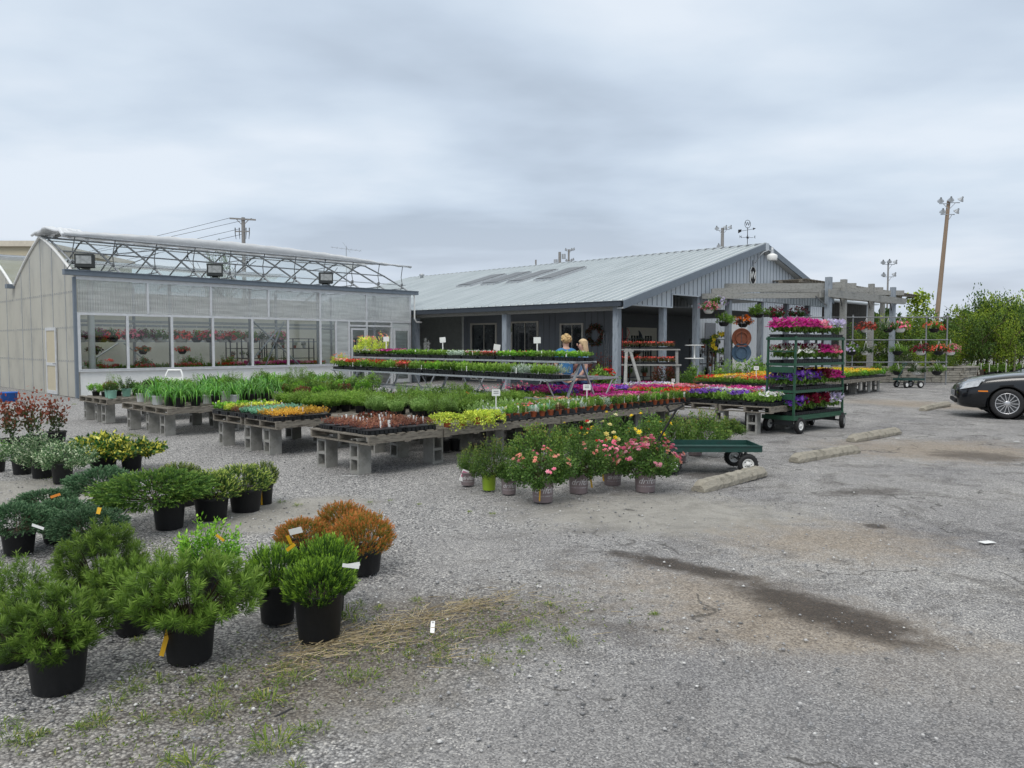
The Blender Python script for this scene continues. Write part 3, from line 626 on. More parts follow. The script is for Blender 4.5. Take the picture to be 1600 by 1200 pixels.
    for a, b in (((-.06, y0, .02), (-.016, y0 + .09, 2.2)), ((-.06, y1 - .09, .02), (-.016, y1, 2.2)), ((-.06, y0 + .09, 2.1), (-.016, y1 - .09, 2.2)), ((-.06, y0 + .09, .95), (-.016, y1 - .09, 1.05)), ((-.06, y0 + .09, .02), (-.016, y1 - .09, .14))): d.box2(a, b)
    dd = P('side_door', d, M_alu); q = MB(); q.box2((-.04, y0 + .09, .14), (-.03, y1 - .09, .95)); q.box2((-.04, y0 + .09, 1.05), (-.03, y1 - .09, 2.1)); q.build('door_panel', M_tan, dd)
    h = MB(); h.tube([(-.06, y0 + .04, 1.02), (-.11, y0 + .04, 1.02), (-.11, y0 + .16, 1.02)], .012, 6); h.build('door_handle', M_darksteel, dd)
    # roof trusses
    for k in range(11):
        s = k * (GHL / 10); s = min(max(s, .12), GHL - .08); mb = MB()
        fpts = [(s, .0, GH + .15), (s, 1.75, GH + (GP - GH) * .60), (s, GW / 2 - .35, GP - .07), (s, GW / 2, GP - .02)]
        mb.tube(fpts, .032, 6); mb.tube([(p[0], GW - p[1], p[2]) for p in fpts], .032, 6)
        mb.tube([(s, .25, GH + .28), (s, GW - .25, GH + .28)], .02, 6)
        P('roof_truss', mb, M_steel)
        mb = MB(); mb.tube([(s + .02, .42, GP - .26), (s - .08, .40, GH + .75), (s - .1, .3, GH + .45), (s - .35, .1, GH + .15)], .016, 5); mb.box((s - .1, .32, GH + .42), (.08, .05, .1)); P('vent_strut', mb, M_darksteel)
    mb = MB()
    for e, z in ((GW / 2, GP), (GW / 2 - .35, GP - .06), (GW / 2 + .35, GP - .06), (1.75, GH + (GP - GH) * .6), (GW - 1.75, GH + (GP - GH) * .6)): mb.tube([(0, e, z), (GHL, e, z)], .025, 6)
    mb.tube([(0, .3, GH + .42), (GHL, .3, GH + .42)], .018, 6); mb.tube([(0, GW / 2, GH + .28), (GHL, GW / 2, GH + .28)], .018, 6); P('purlins', mb, M_steel)
    mb = MB()
    for k in (1, 4, 7): mb.tube([((k) * GHL / 10, 1.75, GH + .85), ((k + 2) * GHL / 10, GW / 2, GP - .1)], .016, 5); mb.tube([((k) * GHL / 10, .3, GH + .3), ((k + 2) * GHL / 10, GW / 2, GP - .2)], .016, 5)
    P('brace', mb, M_steel)
    # back slope film of the front bay and the whole rear bay
    def slope(e0, e1, n=10):
        mb = MB(); es = [e0 + (e1 - e0) * i / n for i in range(n + 1)]; ns = 26; vs = []
        for i, e in enumerate(es):
            for k in range(ns + 1):
                x = GHL * k / ns; sag = -.03 * math.sin(math.pi * ((k * 10 / ns) % 1)); vs.append((x, e, arch(e) + .05 + sag))
        mb.add(vs, [(i * (ns + 1) + k, i * (ns + 1) + k + 1, (i + 1) * (ns + 1) + k + 1, (i + 1) * (ns + 1) + k) for i in range(n) for k in range(ns)], 0, True); return mb
    P('roof_film', slope(GW / 2, GW - .02), M_film); P('roof_film', slope(GW + .02, 2 * GW), M_film)
    # raised vent: billowing white film from the ridge forward
    mb = MB(); ns, n = 60, 22; vs = []; rr = random.Random(4)
    W1 = leafmat('white_film', [(0, (.84, .86, .88)), (1, (.86, .88, .89))], .35, .25)
    for i in range(n + 1):
        f = i / n; e = GW / 2 + .15 - f * (GW / 2 - .25)
        for k in range(ns + 1):
            x = -.15 + (GHL + .55) * k / ns
            q = k / ns; hh = (.13 + .22 * math.sin(math.pi * min(1, q * 1.15)) ** .8) * (1 - .8 * max(0, (q - .85) / .15)); edge = GP - .30; f2 = min(1, f / .82)
            e = GW / 2 + .15 - f2 * (GW / 2 - .30) - (.10 * math.sin((f - .82) / .18 * math.pi) if f > .82 else 0)
            z = (GP + .05) * (1 - f2) + (edge + hh) * f2 + .10 * math.sin(f2 * math.pi) - (hh * (1 - math.cos((f - .82) / .18 * math.pi / 2)) ** .8 if f > .82 else 0) + .015 * math.sin(k * 1.9 + i) + .01 * math.sin(k * .7 + i * 2.3)
            vs.append((x, e, z))
    fs = [(i * (ns + 1) + k, i * (ns + 1) + k + 1, (i + 1) * (ns + 1) + k + 1, (i + 1) * (ns + 1) + k) for i in range(n) for k in range(ns)]
    mb.add(vs, fs, 0, True); P('roof_vent', mb, W1)
    mb = MB(); mb.tube([(-.15, .40, GP - .255), (GHL + .4, .40, GP - .255)], .035, 6); P('vent_rail', mb, M_steel)
    mb = MB()   # crumpled end of the film rolled over the gable
    for j in range(9):
        q = [(-.2 + .05 * math.sin(j * 2 + i), GW / 2 + .2 - i * .36, GP + .06 + math.sin(i / 9 * math.pi) * .2 - i / 9 * .30 + .035 * math.sin(i * 1.7 + j)) for i in range(10)]
        mb.tube([(p[0] + j * .09, p[1], p[2] + rr.uniform(-.02, .03)) for p in q], .05 + .02 * math.sin(j), 7)
    P('film_edge', mb, W1)
    # downpipe at the right end
    mb = MB(); mb.tube([(GHL + .1, -.05, GH + .05), (GHL + .2, -.05, GH - .05), (GHL + .2, -.05, 2.75), (GHL + .3, -.05, 2.6), (GHL + .6, -.02, 2.6)], .035, 8); P('downpipe', mb, M_whitep)
    # inside: back wall, posts, benches frame, heater pipe
    mb = MB(); mb.box2((.05, GW - .05, 0), (GHL, GW, 3.72)); P('back_wall', mb, M_polyback)
    mb = MB(); mb.box2((GHL - .03, .1, 0), (GHL - .005, GW, 3.7)); P('end_wall', mb, M_polyclear)
    mb = MB(); mb.tube([(.55, .5, 0), (.55, .5, 3.7)], .10, 14); P('white_column', mb, M_whitep)
    mb = MB()
    for s in (2.9, 5.75, 8.55, 11.2):
        mb.box2((s - .04, .2, 0), (s + .04, .28, 3.7)); mb.box2((s - .04, 3.4, 0), (s + .04, 3.48, 3.7))
    for z in (2.28, 2.42): mb.box2((.3, 1.5, z), (GHL - .2, 1.54, z + .04)); mb.box2((.3, 3.2, z), (GHL - .2, 3.24, z + .04))
    mb.box2((.3, 6.6, 1.75), (GHL - .2, 6.64, 1.8))
    for a, b in (((6.2, .32, .5), (7.15, .32, 2.5)), ((5.3, .32, .5), (7.0, .32, 2.3)), ((5.9, .33, 2.5), (8.1, .33, .6)), ((1.8, 6.5, .6), (3.4, 6.5, 1.7)), ((3.6, 6.5, 1.7), (4.9, 6.5, .6)), ((4.3, .2, 3.7), (5.6, .2, 2.6)), ((8.4, .2, 3.6), (7.2, .2, 2.7))): mb.tube([a, b], .03, 6)
    P('inner_frame', mb, M_steel)
    return g
greenhouse()
def floodlight(s, rz, label):
    p = fr(OG, s, -.05); o = empty('floodlight', (p[0], p[1], GH + .165), TH + rz, label, 'floodlight', 'floodlights on the greenhouse gutter')
    mb = MB(); mb.box((0, 0, .29), (.52, .30, .42)); mb.box((0, .05, .10), (.22, .18, .1)); bevel(mb.build('housing', M_dgreen if 0 else mat('floodlight_housing', (.03, .035, .035), .6, .2), o), .02)
    mb = MB(); mb.box((0, -.155, .31), (.42, .012, .24)); mb.build('lens', mat('lamp_lens', (.32, .33, .32), .12, .3, var=.4, scale=9), o)
    mb = MB(); mb.tube([(-.14, 0, .10), (-.14, 0, .02), (.14, 0, .02), (.14, 0, .10)], .018, 6); mb.build('bracket', M_darksteel, o)
floodlight(0.25, -.5, 'black floodlight on the gutter at the left corner of the greenhouse')
floodlight(4.35, -.45, 'black floodlight on the middle of the greenhouse gutter')
floodlight(8.75, -.45, 'black floodlight on the gutter nearest the greenhouse entrance')
p = fr(OG, 5.9, 1.6); o = empty('ceiling_fan', (p[0], p[1], GH), TH, 'grey circulation fan hanging under the open greenhouse trusses', 'fan')
mb = MB(); mb.lathe([(0, .1), (.2, .12), (.26, .2), (.2, .3), (0, .32)], 14); mb.build('motor', M_steel, o); mb = MB(); [mb.box((math.cos(a) * .35, math.sin(a) * .35, .2), (.5, .14, .01), rz=a) for a in (0, 1.57, 3.14, 4.71)]; mb.build('blades', M_steel, o); mb = MB(); mb.tube([(0, 0, .3), (0, 0, .9)], .015, 6); mb.build('rod', M_darksteel, o)
for k, (s, t) in enumerate(((2.35, 'left'), (4.9, 'middle'), (7.3, 'right'))):
    p = fr(OG, s, 3.4); o = empty('hanging_bulb', (p[0], p[1], GP - .5), 0, 'clear light bulb hanging from the greenhouse ridge, %s of three' % t, 'light bulb', 'bulbs hanging under the greenhouse ridge')
    mb = MB(); mb.tube([(0, 0, .25), (0, 0, .45)], .012, 6); mb.lathe([(.03, .25), (.04, .2)], 10); mb.build('socket', M_darksteel, o); mb = MB(); mb.sphere((0, 0, .12), .07); mb.build('bulb', M_glass, o)

# ------------------------------------------------------------------ shop building
EV = 3.16; RZ = 5.92; SL = (RZ - EV) / 9.95; BLEN = 24.0
def metal_roof_mat():
    m, nt, b = newmat('metal_roof'); N = nt.nodes.new; L = nt.links.new
    tc = N('ShaderNodeTexCoord'); mp = N('ShaderNodeMapping'); mp.inputs['Scale'].default_value = (.2, 2.6, 1); L(tc.outputs['Object'], mp.inputs[0])
    n = N('ShaderNodeTexNoise'); n.inputs['Scale'].default_value = 1.2; n.inputs['Detail'].default_value = 6; L(mp.outputs[0], n.inputs[0])
    c = N('ShaderNodeValToRGB'); L(n.outputs[0], c.inputs[0]); c.color_ramp.elements[0].position = .3; c.color_ramp.elements[1].position = .75
    c.color_ramp.elements[0].color = (.46, .50, .505, 1); c.color_ramp.elements[1].color = (.58, .615, .62, 1); L(c.outputs[0], b.inputs['Base Color'])
    b.inputs['Metallic'].default_value = .35; b.inputs['Roughness'].default_value = .42; return m
M_roof = metal_roof_mat()
def shop():
    g = empty('garden_shop', (OB[0], OB[1], 0), TH, 'garden shop with ribbed metal roof, grey gable and timber post porch', 'shop')
    def P(name, mb, m): return mb.build(name, m, g)
    def rz(s): return EV + SL * min(s, 19.9 - s) + .0
    # roof sheets with ribs
    for nm, s0, s1 in (('roof', -.25, 9.95), ('roof', 9.95, 17.2)):
        mb = MB(); z0 = EV - SL * .25 if s0 < 0 else RZ; z1 = RZ if s0 < 0 else RZ - SL * 7.25
        mb.prism([(s0, -.30, z0), (s1, -.30, z1), (s1, -.30, z1 - .04), (s0, -.30, z0 - .04)], (0, BLEN + .3, 0))
        k = 0; e = -.28
        while e < BLEN:
            mb.prism([(s0, e, z0 + .001), (s0, e + .02, z0 + .07), (s0, e + .06, z0 + .07), (s0, e + .08, z0 + .001)], (s1 - s0, 0, z1 - z0)); e += .40 ; k += 1
        P(nm, mb, M_roof)
    mb = MB()   # hipped far end seen past the ridge
    mb.prism([(-.25, BLEN, EV - SL * .25), (9.95, BLEN, RZ), (5, BLEN + 3.5, EV + .6)], (0, .01, 0)); P('roof_end', mb, M_roof)
    mb = MB(); mb.prism([(9.95 - .22, -.33, RZ - .04), (9.95, -.33, RZ + .045), (9.95 + .22, -.33, RZ - .04)], (0, BLEN + .3, 0)); P('ridge_cap', mb, M_dgut)
    # rake fascias and soffits
    mb = MB()
    for a, b in (((-.30, EV - SL * .3), (9.95, RZ)), ((9.95, RZ), (17.3, RZ - SL * 7.35))):
        mb.prism([(a[0], -.36, a[1] + .03), (b[0], -.36, b[1] + .03), (b[0], -.36, b[1] - .24), (a[0], -.36, a[1] - .24)], (0, .055, 0))
    P('rake_fascia', mb, M_slate)
    mb = MB()
    for a, b in (((-.28, EV - SL * .3), (9.94, RZ)), ((9.96, RZ), (17.2, RZ - SL * 7.25))):
        mb.prism([(a[0], -.30, a[1] - .20), (b[0], -.30, b[1] - .20), (b[0], -.30, b[1] - .235), (a[0], -.30, a[1] - .235)], (0, .28, 0))
    P('soffit', mb, mat('soffit_white', (.5, .52, .53), .6))
    mb = MB(); mb.box2((9.80, -.375, RZ - .28), (10.10, -.362, RZ + .02)); P('peak_cap', mb, M_siding)
    mb = MB(); mb.box2((-.38, -.25, EV - .24), (-.26, BLEN - 4, EV - .08)); mb.box2((-.40, -.27, EV - .08), (-.25, BLEN - 4, EV - .055)); P('gutter', mb, M_dgut)
    # gable siding, stepped lower edge
    def sid(poly, y0=-.02, y1=.02): mb.prism([(p[0], y0, p[1]) for p in poly], (0, y1 - y0, 0))
    mb = MB(); t = .24
    sid([(0.02, 3.02), (3.10, 3.02), (3.10, EV + SL * 3.10 - t), (.55, EV + SL * .55 - t), (0.02, 3.03)])
    sid([(3.10, 3.50), (9.95, 3.50), (9.95, RZ - t), (3.10, EV + SL * 3.1 - t)])
    sid([(9.95, 3.50), (16.9, 3.50), (16.9, RZ - SL * 6.95 - t), (9.95, RZ - t)])
    s = .3
    while s < 16.8:
        z0 = 3.03 if s < 3.1 else 3.51; z1 = rz(s) - t - .01
        if z1 > z0 + .05: mb.box2((s - .012, -.032, z0), (s + .012, -.0202, z1), 1)
        s += .305
    P('gable_siding', mb, [M_siding, mat('batten_blue', (.17, .195, .23), .6)])
    mb = MB(); mb.box2((0.0, -.045, 2.98), (3.08, .05, 3.02)); mb.box2((3.08, -.045, 2.98), (3.13, .05, 3.50)); mb.box2((3.13, -.045, 3.46), (5.0, .05, 3.50)); P('siding_trim', mb, M_siding)
    # headers / beams
    mb = MB(); mb.box2((-.02, .12, 2.80), (.10, BLEN - 4, 3.02)); P('eave_beam', mb, M_wood2)
    mb = MB(); mb.box2((3.3, .06, 3.50), (17.0, .18, 3.78)); P('gable_beam', mb, M_post)
    # posts
    for s in (0.0, 2.8, 5.13, 7.65, 10.49, 13.05, 15.38):
        mb = MB(); w = .21; top = 2.98 if s < 3 else 3.5
        mb.box2((s - w / 2 + .0, .06, 0), (s + w / 2, .06 + w, top)); P('post', mb, M_post)
    for e in (5.46, 11.0, 16.5):
        mb = MB(); mb.box2((-.08, e - .12, 0), (.16, e + .12, 2.80)); P('post', mb, M_post)
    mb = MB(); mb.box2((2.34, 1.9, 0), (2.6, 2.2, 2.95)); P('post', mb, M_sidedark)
    # side wall under the eave (board and batten), with openings
    ops = [(3.67, 4.76, .75, 2.42), (6.05, 7.53, .2, 2.55), (8.5, 10.06, .1, 2.52)]
    mb = MB(); w0, w1 = 2.5, 2.6; zt = 3.05; e = 2.2
    for (a, b, zb, z1) in ops: mb.box2((w0, e, 0), (w1, a, zt)); mb.box2((w0, a, 0), (w1, b, zb)); mb.box2((w0, a, z1), (w1, b, zt)); e = b
    mb.box2((w0, e, 0), (w1, 10.6, zt)); e = 2.3
    while e < 10.6:
        if not any(a - .05 < e < b + .05 for a, b, _, _ in ops): mb.box2((w0 - .015, e - .015, 0), (w0 - .0005, e + .015, zt), 1)
        e += .31
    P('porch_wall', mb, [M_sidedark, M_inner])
    for (a, b, zb, z1) in ops:
        mb = MB()
        for c, d in (((w0 - .04, a - .06, zb), (w0 - .002, a + .03, z1)), ((w0 - .04, b - .03, zb), (w0 - .002, b + .06, z1)), ((w0 - .04, a - .06, z1), (w0 - .002, b + .06, z1 + .07)), ((w0 - .05, a - .06, zb - .06), (w0 - .002, b + .06, zb))): mb.box2(c, d)
        fr_ = P('window', mb, mat('window_trim', (.45, .43, .38), .6)); mb = MB(); mb.box2((w0 + .03, a + .03, zb), (w0 + .04, b - .03, z1)); mb.build('pane', mat('dark_glass', (.02, .024, .028), .06, var=.3, spec=.8), fr_)
        mb = MB(); mb.box2((w0 + .005, (a + b) / 2 - .015, zb), (w0 + .028, (a + b) / 2 + .015, z1)); mb.build('glazing_bar', mat('window_trim', (.45, .43, .38), .6), fr_)
    # recessed grey wall at the statue end of the porch and the deep hall
    mb = MB(); mb.box2((2.5, 10.6, 0), (4.5, 10.7, 3.05)); mb.box2((4.4, 10.7, 0), (4.5, 17, 3.05)); mb.box2((-.1, 17, 0), (4.5, 17.1, 3.05)); P('recess_wall', mb, mat('recess_grey', (.55, .56, .54), .7))
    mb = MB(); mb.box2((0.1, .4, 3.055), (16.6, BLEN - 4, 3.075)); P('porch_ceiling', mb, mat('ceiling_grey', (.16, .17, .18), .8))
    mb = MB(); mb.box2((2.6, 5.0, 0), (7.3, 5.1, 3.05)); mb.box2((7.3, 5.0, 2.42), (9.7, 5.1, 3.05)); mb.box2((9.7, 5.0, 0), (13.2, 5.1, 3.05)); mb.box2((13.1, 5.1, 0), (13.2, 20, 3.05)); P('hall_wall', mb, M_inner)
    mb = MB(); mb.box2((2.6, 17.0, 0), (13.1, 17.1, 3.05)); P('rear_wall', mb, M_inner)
    # cream french door
    mb = MB(); mc = mat('cream_door', (.55, .53, .44), .6, var=.04)
    mb.box2((7.3, 4.96, 0), (7.4, 5.04, 2.42)); mb.box2((9.6, 4.96, 0), (9.7, 5.04, 2.42)); mb.box2((7.4, 4.96, 2.32), (9.6, 5.04, 2.42)); fd = P('french_door', mb, mc)
    for a in (7.4, 8.5):
        d = MB(); 
        for c1, c2 in (((a, 4.98, 0), (a + .25, 5.03, 2.32)), ((a + .85, 4.98, 0), (a + 1.1, 5.03, 2.32)), ((a + .25, 4.98, 0), (a + .85, 5.03, 1.0)), ((a + .25, 4.98, 2.05), (a + .85, 5.03, 2.32)), ((a + .43, 4.985, 1), (a + .46, 5.02, 2.05)), ((a + .64, 4.985, 1), (a + .67, 5.02, 2.05)), ((a + .25, 4.985, 1.35), (a + .85, 5.02, 1.38)), ((a + .25, 4.985, 1.7), (a + .85, 5.02, 1.73))): d.box2(c1, c2)
        lf = d.build('door_leaf', mc, fd)
    mb = MB(); mb.box2((7.66, 5.025, 1), (9.34, 5.04, 2.05)); mb.build('door_glass', mat('dark_glass', (.02, .024, .028), .06), fd)
    # skylights lying on the slope
    for k in range(4):
        e = 7.2 + k * 1.75; s0, s1 = 4.7, 7.2; zr = lambda s: EV + SL * s
        mb = MB(); h = .14
        mb.prism([(s0, e, zr(s0) + .0), (s1, e, zr(s1)), (s1, e, zr(s1) + h), (s0, e, zr(s0) + h)], (0, .06, 0)); mb.prism([(s0, e + 1.04, zr(s0) + .0), (s1, e + 1.04, zr(s1)), (s1, e + 1.04, zr(s1) + h), (s0, e + 1.04, zr(s0) + h)], (0, .06, 0))
        mb.prism([(s0, e + .06, zr(s0)), (s0 + .06, e + .06, zr(s0)), (s0 + .06, e + .06, zr(s0) + h), (s0, e + .06, zr(s0) + h)], (0, .98, 0)); mb.prism([(s1 - .06, e + .06, zr(s1)), (s1, e + .06, zr(s1)), (s1, e + .06, zr(s1) + h), (s1 - .06, e + .06, zr(s1) + h)], (0, .98, 0))
        sk = P('skylight', mb, M_steel); mb = MB(); mb.prism([(s0 + .07, e + .07, zr(s0) + .16), (s1 - .07, e + .07, zr(s1) + .13), (s1 - .07, e + .07, zr(s1) + .145), (s0 + .07, e + .07, zr(s0) + .175)], (0, .96, 0)); mb.build('pane', mat('skylight_glass', (.10, .11, .12), .45, .0, var=.1), sk)
        mb = MB(); mb.prism([(s0 + .2, e - .28, zr(s0) + .05), (s1 + .2, e - .28, zr(s1) + .05), (s1 + .2, e - .28, zr(s1) + .06), (s0 + .2, e - .28, zr(s0) + .06)], (0, .26, 0)); mb.build('flashing', mat('bright_flashing', (.75, .77, .78), .4), sk)
    # barn light on its gooseneck
    mb = MB(); mb.tube([(9.35, -.04, 5.05), (9.35, -.14, 5.10), (9.40, -.28, 5.35), (9.5, -.42, 5.52), (9.62, -.58, 5.60), (9.7, -.62, 5.58)], .02, 8); mb.box2((9.3, -.08, 4.95), (9.4, -.036, 5.2)); bl = P('barn_light', mb, M_steel)
    mb = MB(); mb.lathe([(.0, 5.72), (.05, 5.72), (.07, 5.60), (.08, 5.48), (.09, 5.44)], 16, (9.75, -.68, 0)); mb.build('ballast', M_steel, bl); mb = MB(); mb.lathe([(.09, 5.46), (.20, 5.40), (.22, 5.37), (.21, 5.19), (.19, 5.16), (0, 5.16)], 20, (9.75, -.68, 0)); mb.build('lamp_shade', M_whitep, bl)
    # emblem: letter W in a long octagon
    mb = MB(); oc = [(-.12, .36), (.12, .36), (.24, .2), (.24, -.2), (.12, -.36), (-.12, -.36), (-.24, -.2), (-.24, .2)]
    mb.prism([(9.3 + x, -.05, 4.55 + z) for x, z in oc], (0, .02, 0)); em = P('emblem', mb, M_dark)
    mb = MB()
    for i in range(8):
        a, b = oc[i], oc[(i + 1) % 8]; mb.bar((9.3 + a[0], -.062, 4.55 + a[1]), (9.3 + b[0], -.062, 4.55 + b[1]), .02, .035, up=(0, 1, 0))
    mb.build('emblem_rim', M_whitep, em)
    w = link('emblem_letter', text_mesh('W', .46, .008, M_whitep), em, (9.3, -.066, 4.55)); w.rotation_euler = (R(90), 0, 0)
    # small things on the roof line
    mb = MB(); mb.lathe([(.10, -.2), (.10, .12), (.16, .14), (.16, .22), (0, .28)], 10, (9.0, 21.5, RZ - .2)); P('roof_vent', mb, M_steel)
    mb = MB(); mb.box2((2.35, 0.20, 2.55), (2.36, .21, 2.56)); 
    return g
shop()
# bits hung or standing on the shop
def weathervane():
    p = fr(OB, 9.95, .55); o = empty('weathervane', (p[0], p[1], RZ + .02), R(20), 'black weathervane with arrow and letters on the shop roof ridge', 'weathervane')
    o.scale = (.78,) * 3; mb = MB(); mb.tube([(0, 0, 0), (0, 0, .98)], .018, 6); mb.sphere((0, 0, .42), .045); mb.build('mast', M_dark, o)
    mb = MB(); mb.tube([(-.5, 0, .74), (.42, 0, .92)], .012, 6); mb.prism([(-.62, -.006, .62), (-.42, -.006, .72), (-.40, -.006, .85), (-.62, -.006, .82)], (0, .012, 0)); mb.prism([(.36, -.006, .85), (.55, -.006, .95), (.36, -.006, .98)], (0, .012, 0)); mb.build('arrow', M_dark, o)
    mb = MB(); n = 16
    mb.tube([(.19 * math.cos(2 * math.pi * k / n), 0, 1.16 + .22 * math.sin(2 * math.pi * k / n)) for k in range(n + 1)], .014, 5, cap=False); mb.build('ring', M_dark, o)
    for t, (x, y, z) in (('W', (0, 0, 1.16)),): q = link('ring_letter', text_mesh(t, .3, .006, M_dark), o, (x, y, z)); q.rotation_euler = (R(90), 0, 0)
    for t, d in (('N', (-.38, .1)), ('S', (-.18, -.25)), ('E', (.42, -.1)), ('W', (.2, .25))):
        mb = MB(); mb.tube([(0, 0, .42), (d[0] * .8, d[1] * .8, .42)], .01, 5); a = mb.build('arm', M_dark, o); q = link('letter', text_mesh(t, .2, .006, M_dark), a, (d[0], d[1], .45)); q.rotation_euler = (R(90), 0, 0)
weathervane()

# ------------------------------------------------------------------ pergola
def pergola():
    g = empty('pergola', (OB[0], OB[1], 0), TH, 'weathered timber pergola on square posts beside the shop gable', 'pergola')
    def P(name, mb, m): return mb.build(name, m, g)
    ef = -3.46; pz = [8.78, 10.3, 13.4, 16.15]
    for i, s in enumerate(pz):
        mb = MB(); mb.box((s, ef, (4.25 if 1 else 4) / 2 + .0), (.21, .21, 4.25)); P('post', mb, M_post if i in (0, 3) else M_wood2)
    mb = MB(); mb.prism([(s, ef - .20, z) for s, z in ((8.4, 3.46), (17.1, 3.50), (17.45, 3.62), (17.5, 3.78), (8.4, 3.76))], (0, .06, 0)); mb.prism([(s, ef + .14, z) for s, z in ((8.4, 3.46), (17.1, 3.50), (17.45, 3.62), (17.5, 3.78), (8.4, 3.76))], (0, .06, 0)); P('front_beam', mb, M_wood2)
    for i, s in enumerate(pz):
        mb = MB(); a = (s - 3.6, .02 if i == 0 else .3); b = (s + .35, ef - .35)
        z = 3.86
        if i == 0: mb.bar((a[0], a[1] - .05, 3.50), (b[0], b[1] + .3, 3.56), .10, .20); mb.bar((a[0] + .3, a[1] - .3, 3.68), (b[0] + .3, b[1], 3.98), .09, .22)
        else: mb.bar((a[0], a[1], 3.98), (b[0], b[1], 4.00), .09, .21)
        P('rafter', mb, M_wood2)
        mb = MB(); mb.bar((s - .14, ef, 3.2), (s - .5, ef, 3.75), .03, .05) if i else mb.bar((s - .5, ef + .3, 3.5), (s - .15, ef, 3.15), .03, .05)
        P('brace', mb, M_darksteel)
    # slatted roof of the far bay
    for k in range(5):
        mb = MB(); e = -1.4 + k * .9; mb.box2((11.0, e, 4.30), (27, e + .10, 4.42)); P('slat_joist', mb, M_wood)
    mb = MB(); s = 11.2
    while s < 27: mb.box2((s, -1.55, 4.43), (s + .22, 2.6, 4.46)); s += .34
    P('slat_roof', mb, M_wood)
    for s in (21.5,): mb = MB(); mb.box2((s - .1, -1.35, 0), (s + .1, -1.15, 4.3)); P('rear_post', mb, M_wood2)
    mb = MB(); s = 20.5
    while s < 27: mb.box2((s, 1.5, 0), (s + .28, 1.54, 4.0)); s += .30
    P('board_screen', mb, mat('dark_boards', (.045, .042, .04), .9, var=.3))
pergola()
# warehouse behind
def warehouse():
    p = (12.0, 45.5); g = empty('metal_warehouse', (p[0], p[1], 0), TH, 'pale corrugated metal warehouse seen behind the pergola posts', 'warehouse')
    mb = MB(); mb.box2((-9, 0, 0), (26, 12, 4.9)); mb.build('wall', mat('white_corrugated', (.52, .55, .58), .55, var=.05), g)
    mb = MB(); s = -8.9
    while s < 26: mb.box2((s, -.03, 0), (s + .06, -.001, 4.85)); s += .34
    mb.build('ribs', mat('white_corrugated', (.52, .55, .58), .55), g)
    mb = MB(); mb.prism([(-9.3, -.4, 4.9), (26.3, -.4, 4.9), (26.3, -.4, 5.0), (-9.3, -.4, 5.0)], (0, 13, .0)); mb.build('roof', M_roof, g)
    for a, b, h in ((1.6, 3.9, 3.0),):
        mb = MB(); mb.box2((a - .1, -.06, 0), (a, -.0305, h)); mb.box2((b, -.06, 0), (b + .1, -.0305, h)); mb.box2((a - .1, -.06, h), (b + .1, -.0305, h + .15)); d = mb.build('door', M_alu, g); mb = MB(); mb.box2((a, -.05, 0), (b, -.035, h)); mb.build('door_panel', M_white, d)
    mb = MB(); mb.box2((-1.2, -.05, 1.0), (.0, -.0305, 2.9)); mb.build('window', mat('dark_glass', (.02, .024, .028), .06), g)
warehouse()
g = empty('tan_building', (-30.5, 50, 0), 0, 'tan flat-roofed building behind the greenhouse at the far left', 'building')
mb = MB(); mb.box2((-30, 0, 0), (0, 12, 7.95)); mb.build('wall', M_tan, g); mb = MB(); mb.box2((-30.2, -.25, 7.95), (.2, 12.2, 8.3)); mb.build('roof', mat('tan_trim', (.56, .51, .42), .7), g)

# ------------------------------------------------------------------ plant materials and shared foliage
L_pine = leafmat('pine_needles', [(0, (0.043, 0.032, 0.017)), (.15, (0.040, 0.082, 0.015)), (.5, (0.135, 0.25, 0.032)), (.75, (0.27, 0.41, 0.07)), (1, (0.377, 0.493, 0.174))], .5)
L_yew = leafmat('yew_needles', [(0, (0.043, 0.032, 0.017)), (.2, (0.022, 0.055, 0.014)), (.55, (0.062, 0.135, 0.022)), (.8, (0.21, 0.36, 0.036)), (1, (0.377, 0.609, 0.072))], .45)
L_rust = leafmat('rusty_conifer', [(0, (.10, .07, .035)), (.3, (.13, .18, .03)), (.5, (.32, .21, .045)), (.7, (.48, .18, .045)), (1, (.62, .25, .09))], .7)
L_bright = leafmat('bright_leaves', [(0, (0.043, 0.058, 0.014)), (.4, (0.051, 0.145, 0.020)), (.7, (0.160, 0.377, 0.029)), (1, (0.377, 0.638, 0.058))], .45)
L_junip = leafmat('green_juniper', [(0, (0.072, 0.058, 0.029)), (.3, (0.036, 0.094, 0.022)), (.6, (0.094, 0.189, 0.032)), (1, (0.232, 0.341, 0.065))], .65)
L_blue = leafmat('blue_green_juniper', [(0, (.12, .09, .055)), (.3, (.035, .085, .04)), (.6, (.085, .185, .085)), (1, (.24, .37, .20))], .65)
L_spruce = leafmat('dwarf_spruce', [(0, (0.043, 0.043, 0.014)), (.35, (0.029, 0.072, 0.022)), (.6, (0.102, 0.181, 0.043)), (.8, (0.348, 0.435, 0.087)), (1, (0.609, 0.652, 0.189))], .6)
L_yvar = leafmat('yellow_variegated', [(0, (0.043, 0.072, 0.022)), (.45, (0.036, 0.123, 0.026)), (.6, (0.116, 0.246, 0.036)), (.68, (0.725, 0.667, 0.087)), (1, (0.850, 0.850, 0.232))], .4)
L_gvar = leafmat('grey_variegated', [(0, (0.058, 0.087, 0.043)), (.35, (0.065, 0.145, 0.058)), (.6, (0.189, 0.319, 0.131)), (.78, (0.580, 0.667, 0.435)), (1, (0.850, 0.850, 0.667))], .5)
L_red = leafmat('red_leaves', [(0, (.04, .05, .02)), (.35, (.045, .095, .025)), (.55, (.10, .065, .03)), (.8, (.22, .045, .025)), (1, (.34, .09, .045))], .45)
